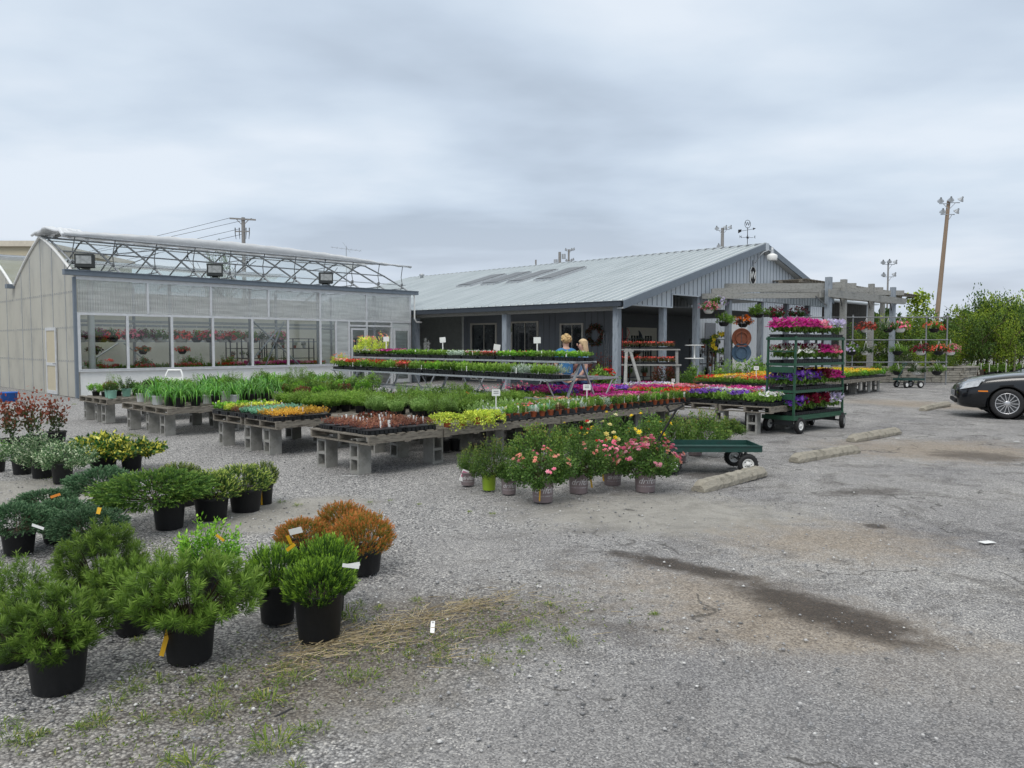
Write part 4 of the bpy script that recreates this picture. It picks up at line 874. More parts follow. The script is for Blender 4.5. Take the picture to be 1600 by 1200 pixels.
L_rose = leafmat('rose_leaves', [(0, (.09, .06, .03)), (.3, (.045, .105, .022)), (.6, (.095, .19, .035)), (.85, (.20, .29, .05)), (1, (.32, .20, .08))], .5)
L_mid = leafmat('mid_green', [(0, (.06, .07, .02)), (.35, (.075, .16, .025)), (.7, (.18, .32, .045)), (1, (.35, .47, .09))], .5)
L_lime = leafmat('lime_leaves', [(0, (0.174, 0.203, 0.029)), (.4, (0.406, 0.551, 0.058)), (1, (0.850, 0.850, 0.131))], .5)
L_lav = leafmat('herb_green', [(0, (.09, .09, .03)), (.35, (.11, .20, .05)), (.7, (.22, .36, .09)), (1, (.38, .50, .20))], .6)
L_day = leafmat('daylily_blades', [(0, (0.043, 0.131, 0.022)), (.5, (0.087, 0.275, 0.036)), (1, (0.246, 0.493, 0.087))], .4)
L_sed = leafmat('dark_red_sedum', [(0, (0.072, 0.029, 0.022)), (.5, (0.217, 0.080, 0.058)), (1, (0.435, 0.217, 0.116))], .6)
L_org = leafmat('orange_sedum', [(0, (0.174, 0.102, 0.029)), (.5, (0.609, 0.319, 0.043)), (1, (0.850, 0.609, 0.087))], .6)
L_teal = leafmat('teal_sedum', [(0, (0.043, 0.116, 0.072)), (.5, (0.131, 0.348, 0.203)), (1, (0.435, 0.667, 0.493))], .6)
L_grey = leafmat('silver_leaves', [(0, (0.087, 0.131, 0.087)), (.5, (0.290, 0.377, 0.290)), (1, (0.667, 0.725, 0.638))], .6)
def petal(name, a, b, c=None): return leafmat(name, [(0, a), (.6, b), (1, c or b)], .5, .3)
F_mag = petal('magenta_petals', (.42, .01, .16), (.62, .03, .30), (.72, .12, .42))
F_pink = petal('pink_petals', (.66, .09, .20), (.80, .26, .36), (.86, .52, .58))
F_coral = petal('coral_petals', (.62, .06, .04), (.78, .13, .10), (.85, .30, .22))
F_red = petal('red_petals', (.36, .008, .008), (.60, .015, .012), (.70, .05, .03))
F_purp = petal('purple_petals', (.07, .015, .20), (.14, .04, .38), (.30, .14, .55))
F_white = petal('white_petals', (.60, .60, .58), (.78, .78, .76), (.85, .85, .84))
F_lilac = petal('lilac_petals', (.45, .38, .62), (.62, .56, .75), (.80, .76, .85))
F_yel = petal('yellow_petals', (.62, .40, .01), (.80, .58, .02), (.85, .70, .12))
F_crm = petal('cream_petals', (.72, .58, .14), (.82, .74, .38), (.86, .82, .66))
F_org = petal('orange_petals', (.62, .12, .01), (.78, .22, .02), (.82, .36, .05))
F_wine = petal('wine_petals', (.08, .004, .012), (.17, .008, .03), (.32, .03, .06))
F_sal = petal('salmon_petals', (.66, .18, .12), (.80, .34, .26), (.86, .55, .45))

MESH = {}
def M_(key, fn):
    if key not in MESH: MESH[key] = fn()
    return MESH[key]
def foliage(kind, v=0, asp=1.0):
    asp = max(.3, round(asp * 4) / 4); sd = hash_(kind) + v * 17
    K = {
        'pine': lambda: f_pine(sd, L_pine, asp),
        'yew': lambda: f_spray(sd, L_yew, asp, n=1000, per=11, L=.12, Wd=.030, tip=.5, upb=.9, lump=.34, slen=.22),
        'rust': lambda: f_spray(sd, L_rust, asp, n=1400, per=9, L=.065, Wd=.028, tip=.5, upb=1.0, lump=.08, slen=.13),
        'juniper': lambda: f_spray(sd, L_junip, asp, n=1500, per=12, L=.05, Wd=.024, tip=.5, upb=.1, lump=.2, slen=.16),
        'blue': lambda: f_spray(sd, L_blue, asp, n=1500, per=12, L=.05, Wd=.024, tip=.55, upb=.2, lump=.14, slen=.13),
        'spruce': lambda: f_spray(sd, L_spruce, asp, n=800, per=12, L=.07, Wd=.026, tip=.6, upb=.6, lump=.14, slen=.15),
        'box': lambda: f_shrub(sd, L_bright, asp, n=2200, L=.13, Wd=.06, stems=60, tiplight=.5, clump=.16),
        'yvar': lambda: f_shrub(sd, L_yvar, asp, n=2200, L=.16, Wd=.075, stems=60, tiplight=.25, base_t=.38, rnd_t=.3, lump=.2),
        'gvar': lambda: f_shrub(sd, L_gvar, asp, n=3200, L=.10, Wd=.055, stems=70, tiplight=.2, base_t=.4, rnd_t=.35, lo=-.7),
        'redrose': lambda: f_shrub(sd, L_red, asp, n=460, L=.26, Wd=.15, stems=12, tiplight=.85, base_t=.12, rnd_t=.15, inner=.2, clump=.35, tall=True),
        'rose': lambda: f_shrub(sd, L_rose, asp, n=4800, L=.09, Wd=.055, stems=80, tiplight=.35, base_t=.3, rnd_t=.2, clump=.17, lo=-.6),
        'rosewild': lambda: f_shrub(sd, L_rose, asp, n=4400, L=.085, Wd=.05, stems=70, tiplight=.55, base_t=.3, rnd_t=.2, clump=.14, lump=.22, up=.5),
        'mid': lambda: f_shrub(sd, L_mid, asp, n=900, L=.18, Wd=.09, stems=30, tiplight=.35, clump=.22),
        'fine': lambda: f_shrub(sd, L_mid, asp, n=1300, L=.16, Wd=.035, stems=40, tiplight=.4, clump=.18),
        'dark': lambda: f_shrub(sd, L_yew, asp, n=900, L=.16, Wd=.08, stems=26, tiplight=.2, base_t=.3, clump=.24),
        'bright': lambda: f_shrub(sd, L_bright, asp, n=900, L=.17, Wd=.09, stems=30, tiplight=.45, clump=.22),
        'gold': lambda: f_shrub(sd, L_lime, asp, n=700, L=.17, Wd=.07, stems=26, tiplight=.5, clump=.22),
        'silver': lambda: f_shrub(sd, L_grey, asp, n=550, L=.2, Wd=.08, stems=22, tiplight=.5, clump=.2),
        'redleaf': lambda: f_shrub(sd, L_red, asp, n=900, L=.16, Wd=.09, stems=30, tiplight=.5, clump=.22),
        'lav': lambda: f_upright(sd, L_lav), 'day': lambda: f_daylily(sd, L_day), 'aster': lambda: f_upright(sd, L_mid, n=330, leaf=.18, w=.055, fan=.6),
    }
    return M_(('fol', kind, v, asp), K[kind])
def hash_(s): return sum(ord(c) * (i + 3) for i, c in enumerate(s)) % 9973
def blooms(color, v=0, **kw):
    def mk(asp):
        asp = max(.3, round(asp * 4) / 4); return M_(('bl', color.name, v, asp, tuple(sorted(kw.items()))), lambda: f_blossom(hash_(color.name) + v, color, asp, **kw))
    return mk
# lavender-like upright herb mass, nominal radius 1, height 1
def f_upright(seed, m, n=420, leaf=.15, w=.034, per=7, fan=.35):
    g = NP(seed); r = g.r; a = r.uniform(0, 6.28, n); q = r.uniform(0, 1, n) ** .5 * .7
    P0 = np.stack([np.cos(a) * q * .6, np.sin(a) * q * .6, np.zeros(n)], 1); D = nrm(np.stack([np.cos(a) * q * fan * 1.6, np.sin(a) * q * fan * 1.6, np.ones(n)], 1) + .26 * rdir(n, r)); lb = .72 + .28 * np.sin(a * 3 + seed) * np.cos(a * 1.7 + seed * 2); H = r.uniform(.4, 1.15, n) * (1 - .15 * q) * lb
    g.stalk(P0, P0 + D * H[:, None], .014, .4)
    for i in range(per):
        t = (i + 1) / per; P = P0 + D * (H * t * .97)[:, None]
        g.leaf(P, nrm(D * .8 + rdir(n, r) * .8), leaf * r.uniform(.6, 1.2, n), w, .25 + .5 * t + r.uniform(-.15, .15, n))
    return g.mesh('foliage', m)
def f_daylily(seed, m, n=60):
    g = NP(seed); r = g.r; a = r.uniform(0, 6.28, n); D = nrm(np.stack([np.cos(a) * .38, np.sin(a) * .38, np.ones(n)], 1) + .2 * rdir(n, r)); P = np.stack([np.cos(a) * .08, np.sin(a) * .08, np.zeros(n)], 1)
    [g.blades(P[k::4], D[k::4], r.uniform(.7, 1.7, len(P[k::4])), .06, (.5, .9, 1.4, 2.0)[k], r.uniform(.1, .9, len(P[k::4])), 7) for k in range(4)]; return g.mesh('foliage', m)


# ------------------------------------------------------------------ pots
def pot_mesh(m, rim=.03, taper=.82, n=28, notch=False, name='pot'):
    def f():
        mb = MB(); mb.lathe([(0, 0), (taper * .97, 0), (taper, .02), (.97, 1 - .12), (1.02, 1 - .115), (1.045, 1 - .03), (1.045, 1), (.99, 1), (.96, .9), (.93, .86)], n); return mb.mesh(name, m)
    return M_(('pot', m.name, taper, n), f)
def soil_mesh(): return M_(('soil',), lambda: (lambda mb: (mb.lathe([(0, .03), (.5, .02), (.93, 0)], 16), mb.mesh('soil', M_soil))[1])(MB()))
def tagstick(parent, x, y, z, m, w=.02, h=.1, rz=0, tilt=0.0, ry=0.0, name='plant_tag'):
    me = M_(('stick', m.name, round(w, 3), round(h, 3)), lambda: (lambda mb: (mb.box((0, 0, h / 2), (w, .0016, h)), mb.mesh(name, m))[1])(MB()))
    o = link(name, me, parent, (x, y, z)); o.rotation_euler = (tilt, ry, rz); return o
def potted(name, label, cat, x, y, pr, ph, fol, fr_, fh, group=None, pm=M_pot, dx=0.0, dy=0.0, dz=0.0, bl=(), rz=None, taper=.82, z0=0.0):
    """a pot with its plant; fol radius fr_, foliage height fh above the rim"""
    o = empty(name, (x, y, z0), random.uniform(0, 6.28) if rz is None else rz, label, cat, group)
    link('pot', pot_mesh(pm, taper=taper), o, sc=(pr, pr, ph)); link('soil', soil_mesh(), o, (0, 0, ph * .93), sc=(pr, pr, .06))
    a = o.rotation_euler[2]; lx = dx * math.cos(a) + dy * math.sin(a); ly = -dx * math.sin(a) + dy * math.cos(a)
    asp = fh / fr_
    if isinstance(fol, tuple): fol = foliage(fol[0], fol[1], asp)
    q = (fr_, fr_, fr_) if '_noasp' not in name else (fr_, fr_, fh)
    if fol.name.startswith('foliage') or fol.name.startswith('pine'): pass
    link('foliage', fol, o, (lx, ly, ph * .93 + dz), sc=q)
    for b in bl: link('blossoms', b(asp) if callable(b) else b, o, (lx, ly, ph * .93 + dz), sc=q)
    return o
def shrub_px(name, label, cat, kind, v, u, vb, pw, ph, uc, fw, ftop, fbot, group=None, pm=M_pot, bl=(), taper=.82, dz=None, hfac=1.0):
    """all sizes read off the photograph: pot base centre (u, vb), pot width/height, foliage centre uc, width fw, top and bottom rows"""
    g0 = gp(u, vb); d0 = math.hypot(g0[0], g0[1]); pr = pw * g0[1] / 1200 / 2; k = (d0 + pr * .8) / d0; x, y = g0[0] * k, g0[1] * k
    fw *= 1.22 if kind == 'yew' else 1.08; s = y / 1200.0; potH = ph * s * 1.0
    topz = CAMH - (ftop - 538) * s * .985; frad = fw * s / 2; zr = potH * .93
    fh = (topz - zr)
    f = (kind, v)
    # fbot below the rim: let the foliage hang a little
    return potted(name, label, cat, x, y, pr, potH, f, frad, max(fh, .05) * hfac, group, pm, dx=(uc - u) * s, bl=bl, taper=taper, dz={'pine': -.15, 'yew': -.32, 'rust': -.15, 'spruce': -.14}.get(kind, -.08) * fh)
GS = 'potted shrubs set out on the gravel'
# name, label, cat, kind, var, u, vbase, potw, poth, ucentre, folw, ftop, fbot
SH = [
 ('potted_pine', 'mugo pine in a black pot, nearest the bottom left corner', 'potted pine', 'pine', 0, 92, 1088, 92, 74, 92, 196, 915, 1020),
 ('potted_pine', 'mugo pine in a black pot with a yellow tag hanging at its rim', 'potted pine', 'pine', 1, 297, 1040, 84, 74, 298, 214, 852, 980),
 ('potted_pine', 'mugo pine squeezed between the yellow-tagged pine and the corner pine', 'potted pine', 'pine', 2, 208, 993, 62, 50, 205, 130, 868, 960),
 ('potted_pine', 'mugo pine with its pot hidden, behind the other pines', 'potted pine', 'pine', 0, 158, 962, 66, 50, 158, 150, 822, 930),
 ('potted_pine', 'mugo pine cut by the left edge of the photo', 'potted pine', 'pine', 1, 12, 1046, 72, 50, 22, 150, 862, 985),
 ('potted_yew', 'yew in a black pot with an orange ribbon, left of the brightest yew', 'potted yew', 'yew', 0, 434, 977, 62, 62, 430, 84, 848, 920),
 ('potted_yew', 'bright-tipped yew in the black pot standing nearest the straw', 'potted yew', 'yew', 1, 499, 1007, 80, 76, 498, 92, 866, 940),
 ('potted_yew', 'yew with a white tag, behind the two other yews', 'potted yew', 'yew', 2, 514, 965, 56, 66, 508, 84, 826, 900),
 ('potted_arborvitae', 'round rusty orange conifer in the black pot furthest right', 'potted conifer', 'rust', 0, 568, 900, 62, 38, 565, 104, 798, 865),
 ('potted_arborvitae', 'rusty orange conifer, the rear and tallest of the three', 'potted conifer', 'rust', 1, 534, 872, 58, 36, 536, 86, 781, 835),
 ('potted_arborvitae', 'low rusty conifer with a white label on top', 'potted conifer', 'rust', 2, 480, 892, 60, 40, 474, 88, 806, 855),
 ('potted_boxwood', 'bright green leafy shrub behind the yellow-tagged pine', 'potted shrub', 'box', 0, 325, 930, 62, 44, 326, 108, 810, 885),
 ('potted_juniper', 'wide spreading olive green juniper in a black pot', 'potted juniper', 'juniper', 0, 265, 829, 50, 48, 243, 172, 735, 830),
 ('potted_juniper', 'bluish juniper behind the wide green juniper', 'potted juniper', 'blue', 1, 170, 800, 46, 30, 158, 104, 727, 790),
 ('potted_spruce', 'yellow-green dwarf spruce in black pot next to the green juniper', 'potted spruce', 'spruce', 0, 331, 815, 54, 36, 332, 88, 738, 785),
 ('potted_spruce', 'yellow-green dwarf spruce with a yellow stake beside its pot', 'potted spruce', 'spruce', 1, 384, 802, 52, 36, 380, 88, 716, 775),
 ('potted_spruce', 'narrow dwarf spruce in the small pot at the right end of the row', 'potted spruce', 'spruce', 2, 413, 789, 28, 30, 412, 54, 723, 770),
 ('potted_spruce', 'dwarf spruce standing behind the juniper, its pot out of sight', 'potted spruce', 'spruce', 1, 288, 792, 40, 28, 282, 70, 723, 760),
 ('potted_euonymus', 'green and gold euonymus in black pot, left of two', 'potted shrub', 'yvar', 0, 162, 737, 42, 28, 158, 92, 674, 722),
 ('potted_euonymus', 'green and gold euonymus, right and yellower of two', 'potted shrub', 'yvar', 1, 206, 735, 32, 24, 208, 88, 688, 722),
 ('potted_shrub', 'grey-green variegated shrub nearest the gold euonymus', 'potted shrub', 'gvar', 0, 98, 756, 32, 32, 104, 84, 688, 740),
 ('potted_shrub', 'grey-green variegated shrub in the middle of the left group', 'potted shrub', 'gvar', 1, 66, 748, 32, 28, 68, 76, 676, 735),
 ('potted_shrub', 'grey-green variegated shrub at the left of its group', 'potted shrub', 'gvar', 0, 35, 742, 30, 28, 36, 64, 674, 730),
 ('potted_juniper', 'flat blue-green juniper furthest back on the pad, orange tag on top', 'potted juniper', 'blue', 0, 78, 815, 46, 24, 75, 96, 765, 800),
 ('potted_juniper', 'flat blue-green juniper in the middle of the creeping junipers', 'potted juniper', 'blue', 1, 92, 850, 50, 28, 96, 106, 782, 830),
 ('potted_juniper', 'blue-green creeping juniper with an upright yellow tag', 'potted juniper', 'blue', 0, 140, 868, 52, 30, 138, 112, 793, 850),
 ('potted_juniper', 'blue-green creeping juniper with a white tag at the left edge', 'potted juniper', 'blue', 1, 30, 868, 50, 36, 28, 118, 796, 845),
 ('potted_rose', 'red-leaved rose bush standing nearest the pallet tables', 'potted rose', 'redrose', 0, 88, 693, 30, 18, 90, 40, 620, 680),
 ('potted_rose', 'dark red-leaved rose bush, middle of three', 'potted rose', 'redrose', 1, 50, 700, 30, 18, 52, 46, 616, 690),
 ('potted_rose', 'red and green rose bush at the left edge', 'potted rose', 'redrose', 2, 18, 704, 30, 18, 20, 46, 620, 690),
 ('potted_perennial', 'light green leafy perennial cut by the left edge', 'potted perennial', 'bright', 0, -4, 738, 24, 18, 0, 34, 688, 730),
]
PX = {}
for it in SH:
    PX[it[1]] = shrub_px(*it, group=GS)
def at_tag(key, u, v, z, m, w, h, rz=0, tilt=0.0, ry=0.0, name='plant_tag'):
    """a label stuck in a given pot"""
    o = [PX[k] for k in PX if key in k][0]; p = gp(u, v, z); q = o.location; a = o.rotation_euler[2]
    dx, dy = p[0] - q[0], p[1] - q[1]; lx, ly = dx * math.cos(a) + dy * math.sin(a), -dx * math.sin(a) + dy * math.cos(a)
    return tagstick(o, lx, ly, z, m, w, h, rz - a, tilt, ry, name)
t = at_tag('yellow tag hanging', 252, 1025, .055, M_yellow, .024, .17, 0.1, 0.0, .28)
at_tag('bright-tipped', 543, 884, .42, M_whitep, .02, .07, 0, 0, 1.4); at_tag('white tag, behind', 535, 883, .46, M_whitep, .02, .09, .2, 0, 1.75)
at_tag('orange ribbon', 448, 860, .46, M_yellow, .02, .07, 0, .3, .9, 'ribbon'); at_tag('orange ribbon', 455, 850, .47, M_yellow, .02, .06, 0, .3, -.3, 'ribbon')
at_tag('white label on top', 452, 832, .40, M_whitep, .04, .11, 0.1, .5, 1.25); at_tag('yellow stake', 409, 789, .02, M_yellow, .018, .17, 0, 0, -.04, 'stake')
at_tag('upright yellow', 153, 803, .34, M_yellow, .03, .05, 0, -.2, .2); at_tag('orange tag on top', 79, 777, .32, mat('orange_tag', (.75, .25, .03), .5), .022, .09, 0, 0, 1.25)
at_tag('white tag at the left', 50, 820, .34, M_whitep, .02, .09, 0, 0, 1.9); at_tag('bright green leafy', 350, 845, .45, M_yellow, .016, .06, 0, 0, -.9)

# roses with printed pots
M_drift = mat('mauve_grey_pot', (.25, .20, .205), .5, var=.06); M_lime = mat('lime_pot', (.30, .45, .03), .45, var=.04)
M_ink = mat('white_ink', (.62, .60, .60), .6, var=.02)
def wrap_text(body, size, m, shear):
    me = text_mesh(body, size, 0.0, m, shear)
    return me
def drift_print(o, pr, ph, pr_rot):
    for k, da in enumerate((0, 1.25)):
        for body, size, z, sh in (('drift', ph * .42, .56, .35), ('GROUNDCOVER ROSES', ph * .075, .30, 0)):
            me = M_(('txt', body, round(size, 4), round(pr, 4)), lambda: wrap_text(body, size, M_ink, sh)).copy()
            a = pr_rot + da
            for v in me.vertices:
                zz = ph * z + v.co.y; rr_ = pr * (.82 + .15 * zz / ph) + .0022; th = a + v.co.x / rr_; v.co = (rr_ * math.cos(th), rr_ * math.sin(th), zz)
            link('pot_print', me, o)
def rose(label, fk, v, u, vb, pw, ph, uc, fw, ftop, fbot, pm=M_drift, bl=(), pr=True, group='potted roses beside the wagon', extra=None):
    o = shrub_px('potted_rose', label, 'potted rose', fk, v, u, vb, pw, ph, uc, fw * 1.14, ftop - 3, fbot, group, pm, bl, taper=.86)
    PX[label] = o
    if pr and pm is M_drift:
        s = o.location.y / 1200; drift_print(o, pw * s / 2, ph * s, -math.pi / 2 - o.rotation_euler[2] - .15)
    return o
pk = lambda v, n=26, **k: blooms(F_sal if v % 2 else F_pink, v, n=n, size=.085, cluster=3, lo=0, **k)
rose('bushy rose in mauve printed pot with a photo tag, leftmost of its group', 'rosewild', 0, 731, 759, 24, 21, 736, 44, 700, 742)
rose('dense rose bush in the lime green pot', 'rosewild', 1, 764, 767, 23, 25, 772, 62, 683, 742, pm=M_lime)
rose('small rose in mauve printed pot right of the lime pot', 'rose', 0, 795, 773, 25, 25, 800, 46, 722, 752)
rose('coral-flowered rose in the mauve printed pot nearest the camera', 'rose', 1, 848, 786, 36, 35, 848, 88, 697, 755, bl=(pk(1, 34), pk(0, 20)))
rose('green rose with a yellow ribbon on its mauve printed pot', 'rose', 0, 904, 772, 33, 33, 910, 74, 692, 745, bl=(pk(3, 6),))
rose('pink-flowered rose between the ribboned rose and the pinkest one', 'rose', 1, 957, 759, 30, 24, 955, 50, 690, 742, bl=(blooms(F_pink, 7, n=40, size=.13, cluster=3, lo=.3),))
rose('rose covered in bright pink blooms in mauve printed pot by the wagon', 'rose', 0, 1008, 770, 35, 33, 1012, 90, 690, 742, bl=(blooms(F_pink, 2, n=120, size=.085, cluster=4, lo=.0), blooms(F_sal, 4, n=40, size=.08, cluster=3, lo=0)))
rose('tall green rose behind the coral-flowered one', 'rosewild', 1, 845, 748, 30, 24, 843, 90, 664, 715)
rose('dark leaved rose with small red blooms', 'rose', 1, 920, 742, 28, 24, 918, 56, 655, 712, bl=(blooms(F_red, 3, n=8, size=.12, lo=.2),))
ye = lambda v, n: blooms(F_yel if v % 2 else F_crm, v, n=n, size=.13, lo=.1, petals=6)
rose('yellow-flowered rose with the palest blooms, left of the pair', 'rose', 0, 962, 730, 30, 24, 958, 72, 640, 700, bl=(ye(1, 7), ye(2, 9)))
rose('yellow-flowered rose, right of the pair', 'rose', 1, 1016, 727, 30, 24, 1010, 70, 646, 700, bl=(ye(3, 9),))
rose('green rose without flowers behind the wagon handle', 'rosewild', 0, 1060, 722, 28, 22, 1056, 64, 646, 700)
rose('tallest green rose behind the middle of the wagon bed', 'rosewild', 1, 1086, 712, 24, 16, 1098, 68, 635, 695)
rose('green rose in mauve printed pot at the right end of its row', 'rosewild', 0, 1131, 700, 24, 24, 1132, 56, 652, 690)
rose('low rose behind the red-flowered one with two yellow blooms', 'rose', 1, 885, 720, 26, 20, 884, 46, 660, 700, bl=(ye(5, 4),))
at_tag('yellow ribbon on', 925, 762, .02, M_yellow, .02, .2, 0, 0, -.15, 'ribbon'); at_tag('nearest the camera', 843, 783, .03, M_yellow, .014, .18, 0, 0, .04, 'ribbon'); at_tag('between the ribboned', 943, 752, .04, M_yellow, .018, .1, 0, 0, -.1, 'ribbon')
o = at_tag('photo tag', 722, 752, .05, M_whitep, .085, .14, .1, 0, .35); q = tagstick(o, .0, -.003, .05, mat('photo_pink', (.5, .10, .22), .5, var=.8, scale=60, dirt=(.05, .08, .03)), .065, .07, 0, 0, 0, 'tag_photo')

# ------------------------------------------------------------------ wheel stops
def wheel_stop(u1, v1, u2, v2, label, seed):
    a, b = Vector((*gp(u1, v1), 0)), Vector((*gp(u2, v2), 0)); L_ = (b - a).length; an = math.atan2(b.y - a.y, b.x - a.x); rr = random.Random(seed)
    mb = MB(); n = 26; prof = [(-.10, 0), (-.105, .05), (-.065, .115), (-.02, .125), (.03, .122), (.07, .11), (.105, .05), (.10, 0)]; vs = []
    for i in range(n + 1):
        t = i / n; e = min(1, min(t, 1 - t) * 14) ** .5
        for (y, z) in prof: vs.append((L_ * t, y * (.8 + .2 * e) + rr.uniform(-.006, .006), max(0, z * (.55 + .45 * e) + rr.uniform(-.006, .006) if z > 0 else 0)))
    k = len(prof); mb.add(vs, [(i * k + j, (i + 1) * k + j, (i + 1) * k + j + 1, i * k + j + 1) for i in range(n) for j in range(k - 1)], 0, False); mb.add(vs[:k], [tuple(range(k))], 0); mb.add(vs[-k:], [tuple(range(k))[::-1]], 0)
    o = mb.build('parking_stop', mat('aged_concrete', (.30, .275, .225), .95, scale=9, bump=.9, bscale=45, dirt=(.13, .12, .09)), None, (a.x, a.y, -.004), an); tag(o, label, 'parking stop', 'concrete parking stops')
wheel_stop(1090, 768, 1190, 741, 'mossy concrete parking stop beside the wagon, nearest of four', 1)
wheel_stop(1240, 722, 1337, 706, 'concrete parking stop, second from the wagon', 2)
wheel_stop(1329, 690, 1402, 677, 'concrete parking stop, third from the wagon', 3)
wheel_stop(1441, 642, 1481, 633, 'concrete parking stop lying in front of the black car', 4)

# ------------------------------------------------------------------ pallet tables on concrete blocks
def block_mesh():
    def f():
        mb = MB(); w, d, h = .195, .195, .40; t = .03
        for y in (-w / 2 + t / 2, w / 2 - t / 2): mb.box((0, y, h / 2), (d, t, h))
        for z, k in ((.02, .04), (h / 2, .035), (h - .02, .04)): mb.box((0, 0, z), (d - .004, w - 2 * t - .0, k))
        me = mb.mesh('block', M_block); return me
    return M_(('block',), f)
NB = [0]
def block(x, y, rz, label, z=0):
    o = link('concrete_block', block_mesh(), None, (x, y, z - .008), rz); tag(o, label, 'concrete block', 'concrete blocks under the pallets'); return o
def pallet(frm, s0, e0, ls, le, label, z=.40, seed=0, blocks=True):
    """pallet lying on blocks: boards run along e"""
    p = fr(frm, s0 + ls / 2, e0 + le / 2); rr = random.Random(seed); o = empty('pallet', (p[0], p[1], z), TH + rr.uniform(-.015, .015), label, 'pallet', 'wooden pallets used as plant tables')
    for k, y in enumerate((-le / 2 + .025, 0, le / 2 - .025)):
        mb = MB(); n = 6
        mb.box((0, y, .057), (ls, .04, .085)); mb.build('stringer', M_wood, o)
    mb = MB(); n = max(3, int(ls / .145)); 
    for i in range(n):
        x = -ls / 2 + .045 + (ls - .09) * i / (n - 1); mb.box((x, rr.uniform(-.006, .006), .109), (.09 + rr.uniform(-.012, .012), le, .018))
    mb.build('deck', M_wood, o); mb = MB()
    for i in range(3): mb.box((-ls / 2 + .05 + (ls - .1) * i / 2, 0, .007), (.1, le, .014))
    mb.build('underside_boards', M_wood, o); return o
def table_row(nm, frm, s0, n, e_list, le, ls=1.2, blocks=True, where='', skew=0.0):
    for i in range(n):
        for j, e0 in enumerate(e_list):
            lab = 'weathered pallet of %s, %s from near end%s' % (nm, ORD[i], '' if len(e_list) == 1 else (', %s side' % ('right' if j == 0 else 'left')))
            pallet(frm, s0 + i * (ls + .02), e0, ls, le, lab, seed=hash_(nm) + i * 7 + j)
    es = sorted(set([e_list[0] + .42, e_list[-1] + le - .16] + ([e_list[0] + le + .02] if len(e_list) > 1 else [])))
    for i in range(n + 1):
        for j, e in enumerate(es):
            s = s0 + .16 + i * (ls + .02) - (.3 if i == n else 0); p = fr(frm, s, e)
            pos = ['front', 'back'][j] if len(es) == 2 else ['front', 'middle', 'back'][j]
            block(p[0], p[1], TH + random.uniform(-.12, .12) + (math.pi / 2 if (i * 3 + j) % 5 == 3 else 0), 'upright concrete block under %s, %s line, %s from near end' % (nm, pos, ORD[i]))
ZT = .518
# the four rows receding to the greenhouse and the shop
table_row('nearest table', OT, -.15, 6, [-.45], 1.35)
table_row('the nearest row\'s inner extension', OT, 1.1, 3, [.95], 1.0)
table_row('second table', OT, -.05, 4, [1.98, 3.06], 1.0)
table_row('third table', OT, -.2, 4, [5.5, 6.62], 1.08)
table_row('greenhouse-side table', OT, -.15, 5, [8.7, 9.58], .84)
table_row('petunia table', OT, 7.45, 2, [-2.05, -.95, .15, 1.25], 1.05)
table_row('long table', OT, 13.4, 8, [1.0, 2.1], 1.05)

# ---- bedding trays
def f_bed(seed, m, H=.1, n=420, L=.05, Wd=.03, lx=.5, ly=.25, up=.5, spread=.5, cells=0):
    g = NP(seed); r = g.r; P = np.stack([r.uniform(-lx / 2, lx / 2, n), r.uniform(-ly / 2, ly / 2, n), H * r.uniform(.15, 1, n) ** .7], 1)
    P[:, 2] *= .75 + .35 * np.sin(P[:, 0] * 52 + seed) * np.sin(P[:, 1] * 55 + seed * 2)
    g.leaf(P, nrm(rdir(n, r) * spread + np.array([0, 0, up])), L * r.uniform(.6, 1.2, n), Wd, .3 + .5 * P[:, 2] / H + r.uniform(-.15, .15, n)); return g.mesh('foliage', m)
def f_bedbloom(seed, m, H=.11, n=60, rad=.022, petals=5, lx=.52, ly=.28, cup=.2):
    g = NP(seed); r = g.r; P = np.stack([r.uniform(-lx / 2, lx / 2, n), r.uniform(-ly / 2, ly / 2, n), H * r.uniform(.8, 1.15, n)], 1)
    g.flowers(P, nrm(rdir(n, r) * .55 + np.array([0, -.0, .9])), rad * r.uniform(.75, 1.15, n), r.uniform(.1, .95, n), petals, cup, None); return g.mesh('blossoms', m)
def tray_mesh():
    def f():
        mb = MB(); lx, ly, h = .53, .275, .06
        mb.prism([(-lx / 2 + .012, -ly / 2 + .012, 0), (lx / 2 - .012, -ly / 2 + .012, 0), (lx / 2 - .012, ly / 2 - .012, 0), (-lx / 2 + .012, ly / 2 - .012, 0)], (0, 0, h - .01))
        for y in (-ly / 2, ly / 2): mb.box((0, y, h - .004), (lx, .012, .01))
        for x in (-lx / 2, lx / 2): mb.box((x, 0, h - .004), (.012, ly - .012, .01))
        for k in range(7):
            for y in (-ly / 2 + .006, ly / 2 - .006): mb.box((-lx / 2 + .055 + k * .07, y, h / 2 - .006), (.05, .012, h - .02), taper=1)
        for k in range(4):
            for x in (-lx / 2 + .006, lx / 2 - .006): mb.box((x, -ly / 2 + .05 + k * .058, h / 2 - .006), (.012, .042, h - .02))
        return mb.mesh('tray', M_pot)
    return M_(('tray',), f)
